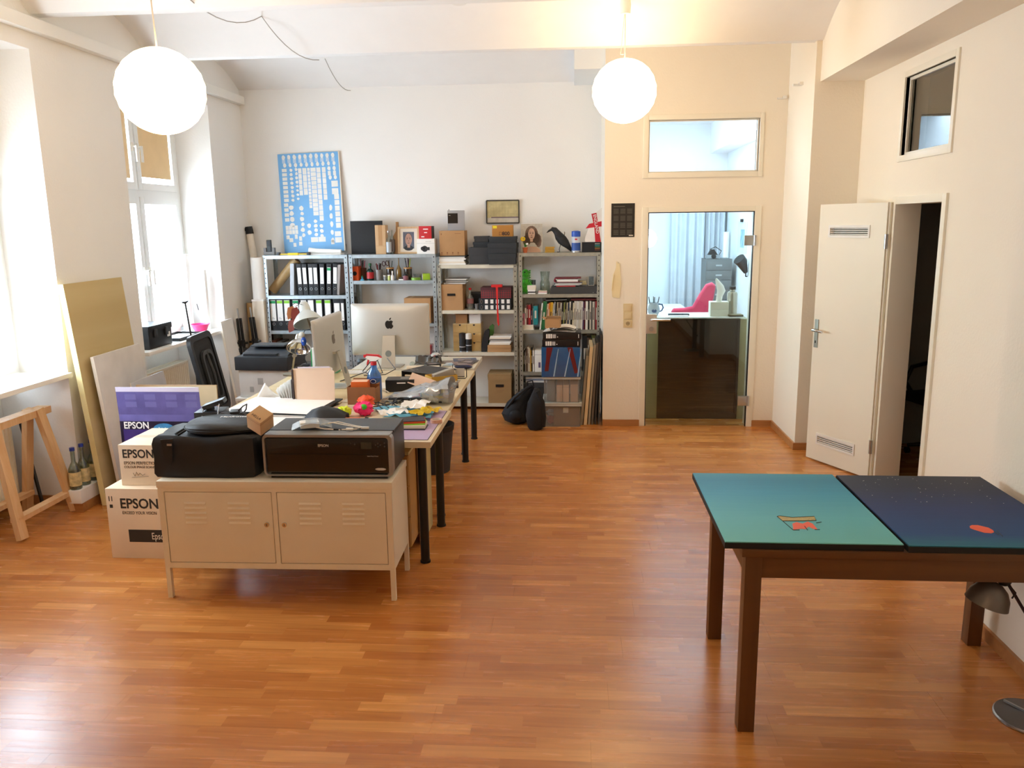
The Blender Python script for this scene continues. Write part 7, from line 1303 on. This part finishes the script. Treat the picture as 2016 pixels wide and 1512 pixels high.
for pts in ([(1541, 1026), (1562, 1044)], [(1607, 1030), (1617, 1028)], [(1562, 1044), (1574, 1044)], [(1584, 1036), (1590, 1044)], [(1604, 1043), (1614, 1043)]): obj('painted_limb', line(pts), ink, t)
obj('painted_outline', line([(1530, 1017), (1535, 1016), (1560, 1019), (1603, 1017), (1607, 1025), (1580, 1026), (1560, 1026), (1541, 1026), (1530, 1017)]), ink, t)
t = thing('painted_canvas', 'dark blue painted canvas with stars and an orange pill shape on the table', 'painting', (1.173, 2.775, zc)); W = .617
obj('canvas', G().box(0, W, 0, D, .004, .026, bev=.002), painted('navy_paint', [(.05, '236f84'), (.2, '214c82'), (.5, '20386c'), (.8, '1c2540'), (1, '1d2030')]), t); obj('black_edge', G().box(-.0015, W + .0015, -.0015, D + .0015, 0, .022), M('canvas_edge_black', '0e1014'), t)
P = lambda x, y: at(x, y, z=zc + .026) - Vector((1.173, 2.775, 0))
obj('painted_creature', G().prism(q([(1909, 1036), (1913, 1034), (1925, 1034), (1946, 1039), (1955, 1044), (1957, 1048), (1952, 1050), (1938, 1049), (1918, 1043), (1910, 1040)]), .026, .0266, 'z'), M('creature_orange', 'e2512c'), t)
for pts in ([(1957, 1046), (1966, 1053)], [(1963, 1045), (1974, 1056)]): obj('painted_limb', line(pts), ink, t)
g = G(); rd = random.Random(2)
for k in range(45): x, y = rd.uniform(.05, W - .05), rd.uniform(.45, .79); s = rd.uniform(.0007, .0016); g.box(x - s, x + s, y - s, y + s, .026, .0263)
o = obj('painted_star', g, paper, t); o['kind'] = 'stuff'
# floor lamp at the right edge
bx_, by_ = 1.735, 2.93; gl = M('lamp_grey', '6f6a68', .35, .5)
t = thing('floor_desk_lamp', 'grey metal work lamp standing on the floor under the painted table', 'lamp', (bx_, by_, 0)); obj('base', G().lathe([(.118, 0), (.122, .004), (.118, .012), (.02, .018)], 36), gl, t); obj('base_rim', G().lathe([(.1225, .002), (.1225, .008), (.118, .0125)], 36, caps=False), steel, t); obj('base_bar', G().box(-.004, .004, -.10, .10, .018, .026, Matrix.Rotation(.55, 3, 'Z')), steel, t)
kn = at(1975, 1152, Y=2.84) - Vector((bx_, by_, 0)); e_ = Vector((.07, -.03, .22))
obj('lower_arm', G().tube([(0, 0, .015), tuple(e_)], .006, 8), M('arm_dark', '3a2f3c', .3, .5), t); obj('upper_arm', G().tube([tuple(e_), tuple(kn + Vector((.02, 0, 0)))], .006, 8), M('arm_dark', '3a2f3c'), t); obj('elbow', G().cyl(tuple(e_ - Vector((0, .015, 0))), tuple(e_ + Vector((0, .015, 0))), .014, n=12), black, t)
d = Vector((-.28, .0, -.96)).normalized(); T = d.to_track_quat('Z', 'Y').to_matrix(); r = .074; ap = kn + Vector((-.028, 0, .008)); Lh = .082
obj('lamp_shade', G().lathe([(r * .12, -.002), (r * .38, .004), (r * .68, Lh * .25), (r * .9, Lh * .58), (r, Lh), (r * .97, Lh), (r * .87, Lh * .58), (r * .64, Lh * .28), (r * .3, .008)], 28, tuple(ap), caps=False, T=T), gl, t); obj('shade_knob', G().ell(tuple(kn - d * .01 + Vector((0, 0, .01))), (.024, .024, .022), 16, 9), black, t); obj('cable', G().tube([tuple(kn + Vector((.01, -.02, .01))), tuple(kn + Vector((.035, -.02, -.02))), tuple(kn + Vector((.03, -.01, -.045)))], .003, 6), black, t)

# ================================================================ office behind the glass door
ow = M('counter_olive', '8e855f', .5); zo = .985
t = thing('office_counter', 'olive counter with a glossy dark panel directly behind the glass door', 'counter', (1.17, 7.74, 0)); obj('body', G().box(-.50, .47, .012, .40, .0, zo - .02), ow, t); obj('dark_panel', G().box(-.37, .39, .0, .0115, .005, zo - .012), M('dark_gloss_panel', '17120e', .08, var=.05), t, label='glossy dark brown panel'); obj('worktop', G().box(-.51, .39, .0, .42, zo - .02, zo), M('counter_white', 'e9ecec', .4), t)
zo += .0006
for k, (z_, h) in enumerate(((0, .065), (.0655, .07))):
    t = thing('tissue_box', 'pale tissue box on the counter, %s' % ['the lower one', 'the upper one with a tissue pulled out'][k], 'box', (1.375, 7.80, zo + z_), 0); obj('body', G().box(-.085, .085, 0, .12, 0, h, bev=.003), M('tissue_box', 'dcd7c8', .6), t)
    if k: obj('tissue', G().rings([[(x0 + w_ * cos(a), .06 + w_ * .4 * sin(a) * (1 + .3 * sin(3 * a)), z_) for a in [2 * pi * j / 14 for j in range(14)]] for x0, w_, z_ in ((0, .028, h + .001), (.005, .03, h + .05), (.02, .04, h + .10), (.005, .036, h + .15), (-.022, .018, h + .20), (-.03, .006, h + .22))]), paper, t)
bottle('steel_bottle', 'brushed steel drinking bottle with a black cap on the counter', 'bottle', at(1441, 600, Y=7.95).x, 7.95, zo, .05, .245, M('steel_brushed', 'a8a296', .3, .85), nr=.5, neck=.12, sh=.82, cap=(M('black_brown', '231a1a'), .025))
t = thing('earthenware_mug', 'grey stoneware mug with blue painting holding pens on the counter', 'mug', (at(1287, 605, Y=7.9).x, 7.9, zo)); obj('mug', G().lathe([(.04, 0), (.056, .03), (.06, .06), (.05, .095), (.042, .11), (.048, .125), (.044, .125), (.038, .11), (.046, .09), (.052, .05), (.036, .006)], 24, caps=False), M('stoneware', 'b5b8c0', .4, var=.1), t)
obj('handle', G().tube([(.045, 0, .11), (.08, 0, .105), (.09, 0, .075), (.075, 0, .045), (.055, 0, .04)], .007, 8), M('stoneware_blue', '4c5a7c', .4), t); obj('painted_motif', G().ell((-.0, -.056, .05), (.024, .004, .018), 14, 8), M('stoneware_blue', '4c5a7c'), t)
for k in range(4): obj('pen', G().cyl((.02 * cos(k * 1.6), .02 * sin(k * 1.6), .02), (.05 * cos(k * 1.6), .03 * sin(k * 1.6), .18), .004, n=7), [black, M('pen_green', '1f4a3a'), black, dgrey][k], t)
for k, (x, y, w_, d_, h, m, l) in enumerate(((1.01, 7.93, .2, .08, .012, blackm, 'black folder on the counter right of the mug'), (1.0, 7.83, .18, .06, .006, paper, 'white papers on the counter in front of the black folder'), (1.52, 7.80, .13, .1, .02, M('brown_leather', '6a5a34', .6), 'olive leather pouch on the counter right end'))):
    t = thing('counter_item', l, 'papers' if k < 2 else 'pouch', (x, y, zo), .1 * (k - 1)); obj('body', G().box(-w_ / 2, w_ / 2, -d_ / 2, d_ / 2, 0, h, bev=.002), m, t); obj('edge', G().box(-w_ / 2, w_ / 2, -d_ / 2 - .001, -d_ / 2, 0, h * .5), dgrey, t)
    t.name = ['black_folder', 'white_papers', 'leather_pouch'][k]
t = thing('office_desk', 'large white office desk behind the counter', 'desk', (.85, 10.2, 0)); obj('desktop', G().box(-.42, .62, -.0, 1.2, .72, .75), M('office_white', 'e9eef2', .5), t)
for x in (-.38, .54):
    for y in (.04, 1.12): obj('leg', G().box(x, x + .04, y, y + .04, 0, .72), grey, t)
t = thing('office_papers', 'scattered white papers on the office desk', 'papers', (.85, 10.6, .7506), .1)
for k in range(3): obj('sheet', G().box(-.1 + .15 * k, .12 + .15 * k, -.15, .15, .0011 * k, .0011 * k + .001), paper, t, rot=(0, 0, .2 * k))
# red chair
rc = M('red_wool', 'b8324e', .9, var=.06, sheen=.3)
t = thing('red_office_chair', 'raspberry red upholstered chair with flared back seen through the glass door', 'chair', (1.60, 9.9, 0), 0)
def rr_(P, th): return P
back = [(-.14, .50), (-.13, .70), (-.22, .80), (-.33, .84), (-.36, .885), (-.32, .925), (-.20, .93), (-.10, .95), (-.02, 1.10), (.05, 1.21), (.12, 1.235), (.17, 1.20), (.15, 1.05), (.10, .88), (.16, .865), (.21, .82), (.19, .77), (.10, .75), (.05, .70), (.05, .50)]
obj('backrest', G().prism([(x - .08, z_ - .08) for x, z_ in back], -.035, .035), rc, t); bpy.data.objects[-1]
bpy.context.view_layer.update()
bk_ = [o for o in t.children if o.name.startswith('backrest')][0]; md = bk_.modifiers.new('soft', 'BEVEL'); md.width = .028; md.segments = 3; md.limit_method = 'ANGLE'; md.angle_limit = rad(60)
obj('seat', G().box(-.26, .2, -.45, -.03, .40, .48, bev=.035), rc, t); obj('gas_column', G().cyl((0, -.2, .08), (0, -.2, .40), .025, n=12), chrome, t)
for k in range(5): a = k * 2 * pi / 5; obj('star_leg', G().tube([(0, -.2, .1), (.26 * cos(a), -.2 + .26 * sin(a), .03)], [.02, .015], 8), chrome, t)
# drawer towers
gs = M('grey_metal_cabinet', '6a6c6c', .5, .2)
for k in range(2):
    t = thing('drawer_tower', 'grey metal drawer cabinet in the office corner, %s of two stacked' % ['lower', 'upper'][k], 'drawers', (1.91, 11.0, .69 * k + (.0006 if k else 0)), 0, 'stacked grey drawer cabinets'); obj('carcass', G().box(-.17, .17, .004, .40, .004, .686), gs, t)
    for d_ in range(5 if k else 5): q_ = obj('drawer', G().box(-.155, .155, -.004, .004, .03 + d_ * .128, .148 + d_ * .128, bev=.002), gs, t); obj('label_holder', G().box(-.04, .04, -.008, -.004, .08 + d_ * .128, .10 + d_ * .128), steel, q_)
t = thing('box_camera', 'dark old camera standing on grey drawer tower', 'camera', (1.86, 11.15, 1.3775)); obj('body', G().box(-.10, .08, -.06, .06, 0, .05, bev=.01).m(0), M('camera_grey', '8a8e92', .4), t); obj('top_prism', G().prism([(-.08, .05), (.05, .05), (.0, .12), (-.04, .12)], -.04, .04), blackm, t); obj('lens', G().cyl((-.01, -.09, .03), (-.01, -.06, .03), .03, n=16), black, t); obj('strap', G().tube([(.07, 0, .04), (.1, 0, .1), (.02, 0, .155), (-.05, 0, .12)], .006, 6), black, t)
t = thing('rolled_paper', 'white roll standing behind the drawer towers', 'paper roll', (2.09, 11.55, 0)); obj('roll', G().cyl((0, 0, 0), (0, 0, 1.72), .04, n=18), paper, t); obj('core', G().cyl((0, 0, 1.72), (0, 0, 1.722), .02, n=12), grey, t)
# curtains
cm_ = M('curtain_cloth', 'dfe3ea', .9, trans=.15)
for k, (xa, xb, l) in enumerate(((1.36, 1.84, 'long pale blue curtain, left panel on the office back wall'), (1.86, 2.13, 'long pale blue curtain, right panel beside the drawer towers'))):
    t = thing('curtain', l, 'curtain', ((xa + xb) / 2, 11.85, 0), 0, 'curtains in the office'); n = 60; w_ = xb - xa
    pts = [(-w_ / 2 + w_ * i / n, .032 * sin(i * .42 + k) + .02 * sin(i * .17 + 2 * k)) for i in range(n + 1)]
    obj('cloth', G().prism(pts + [(x, y + .004) for x, y in pts[::-1]], .03, 2.40, 'z'), cm_, t); obj('hem', G().prism([(x, y - .002) for x, y in pts] + [(x, y + .006) for x, y in pts[::-1]], .03, .06, 'z'), cm_, t)
    obj('gliding_rail', G().box(-w_ / 2, w_ / 2, -.01, .02, 2.40, 2.43), steel, t)
t = thing('framed_drawing', 'pale blue drawing pinned on the right office wall', 'picture', (2.148, 10.75, 1.66)); obj('sheet', G().box(-.004, 0, -.28, .28, -.2, .2), M('pale_print', 'd6e2ea', .6), t); obj('printed_motif', G().box(-.0048, -.004, -.15, .1, -.13, .1), M('motif_blue', '8fb4c8', .6, var=.4, vs=12), t); obj('clip', G().box(-.03, -.004, -.03, .03, .19, .23, bev=.004), blackm, t)
t = thing('wall_lamp', 'black cone lamp on the right office wall', 'lamp', (2.147, 10.35, 1.33)); obj('cone', G().tube([(-.13, -.1, .08), (-.09, -.08, .04), (-.03, -.05, -.09)], [.075, .07, .025], 18), black, t); obj('arm', G().tube([(-.03, -.05, -.09), (-.02, .0, -.14), (-.0, 0, -.14)], .008, 6), black, t)
for z_, l in ((1.02, 'upper white switch on the right office wall'), (.9, 'lower pale switch on the right office wall')): t = thing('light_switch', l, 'switch', (2.15, 10.0, z_)); obj('frame', G().box(-.008, 0, -.04, .04, -.04, .04, bev=.002), plasticw, t); obj('rocker', G().box(-.012, -.008, -.028, .028, -.028, .028), paperc, t)
t = thing('office_pendant', 'small glowing white globe lamp hanging in the office', 'lamp', (.915, 10.4, 1.665)); obj('globe', G().ell((0, 0, 0), (.115, .115, .115), 24, 14), M('office_globe', 'ffffff', .6, var=0, emit=(.85, .95, 1, 1), es=9), t); obj('cord', G().cyl((0, 0, .11), (0, 0, 1.54), .003, n=6), plasticw, t)
t = thing('table_lamp', 'small white desk lamp head at the left of the office desk', 'lamp', (.62, 10.5, .7506)); obj('base', G().cyl((0, 0, 0), (0, 0, .015), .06, n=20), black, t); obj('stem', G().tube([(0, 0, .015), (-.03, 0, .25), (.05, 0, .40)], .008, 8), black, t); obj('shade', G().lathe([(.02, .41), (.11, .37), (.108, .365), (.01, .40)], 20, (.08, 0, 0), caps=False), plasticw, t)

# ================================================================ chair in the dark room behind the right door
t = thing('armchair', 'black office armchair in the dark room behind the right door', 'chair', (2.98, 6.55, 0), .25)
obj('seat', G().box(-.25, .25, -.24, .24, .42, .50, bev=.03), blackm, t); obj('backrest', G().box(.22, .28, -.22, .22, .55, 1.12, bev=.028), blackm, t); obj('back_bracket', G().box(.2, .25, -.04, .04, .44, .62), black, t)
for s in (-1, 1): obj('armrest', G().tube([(-.14, s * .26, .46), (-.20, s * .28, .56), (-.15, s * .28, .68), (.0, s * .28, .71), (.13, s * .28, .66), (.14, s * .27, .48)], .018, 8), black, t)
obj('gas_column', G().cyl((0, 0, .08), (0, 0, .42), .026, n=12), black, t)
for k in range(5): a = k * 2 * pi / 5 + .2; lg = obj('star_leg', G().tube([(0, 0, .1), (.28 * cos(a), .28 * sin(a), .07)], [.024, .014], 8), black, t); obj('castor', G().cyl((.28 * cos(a) - .012, .28 * sin(a), .028), (.28 * cos(a) + .012, .28 * sin(a), .028), .027, n=12), black, lg)
t = thing('dark_crate', 'dark plastic crate on the floor of the dark room', 'crate', (3.25, 6.45, 0), .1); w, d, h = .3, .25, .22
t.location = (3.35, 6.0, 0)
obj('body', G().box(-w / 2, w / 2, 0, .006, 0, h).box(-w / 2, w / 2, d - .006, d, 0, h).box(-w / 2, -w / 2 + .006, .006, d - .006, 0, h).box(w / 2 - .006, w / 2, .006, d - .006, 0, h).box(-w / 2 + .006, w / 2 - .006, .006, d - .006, 0, .006), blackm, t); obj('rim', G().box(-w / 2 - .008, w / 2 + .008, -.008, .0, h - .02, h).box(-w / 2 - .008, w / 2 + .008, d, d + .008, h - .02, h), dgrey, t)['kind'] = 'stuff'

# ================================================================ street trees outside the windows
for k, (x, y, r_) in enumerate(((-12.5, 15.5, 2.4), (-15, 10, 2.8))):
    t = thing('street_tree', ['leafy green tree outside seen through the far window', 'leafy green tree outside beyond the near window'][k], 'tree', (x, y, -4)); rd = random.Random(k); obj('trunk', G().tube([(0, 0, 0), (.1, .1, 3), (.0, .2, 5.5)], [.25, .18, .08], 10), M('bark', '6a5a48', .9), t); g = G()
    for q_ in range(1400):
        v = Vector((rd.gauss(0, 1), rd.gauss(0, 1), rd.gauss(0, 1))).normalized() * r_ * (.6 + .4 * rd.random()); c = Vector((0, 0, 6.6)) + v; T = Euler((rd.random() * 6, rd.random() * 6, rd.random() * 6)).to_matrix(); s = .16
        g.bm.faces.new([g.bm.verts.new(c + T @ Vector(p)) for p in ((-s, 0, 0), (0, -s * .5, 0), (s, 0, 0), (0, s * .5, 0))])
    o = obj('foliage', g, M('foliage_green', '7fae5a', .7, var=.25, vs=1, trans=.4), t); o['kind'] = 'stuff'
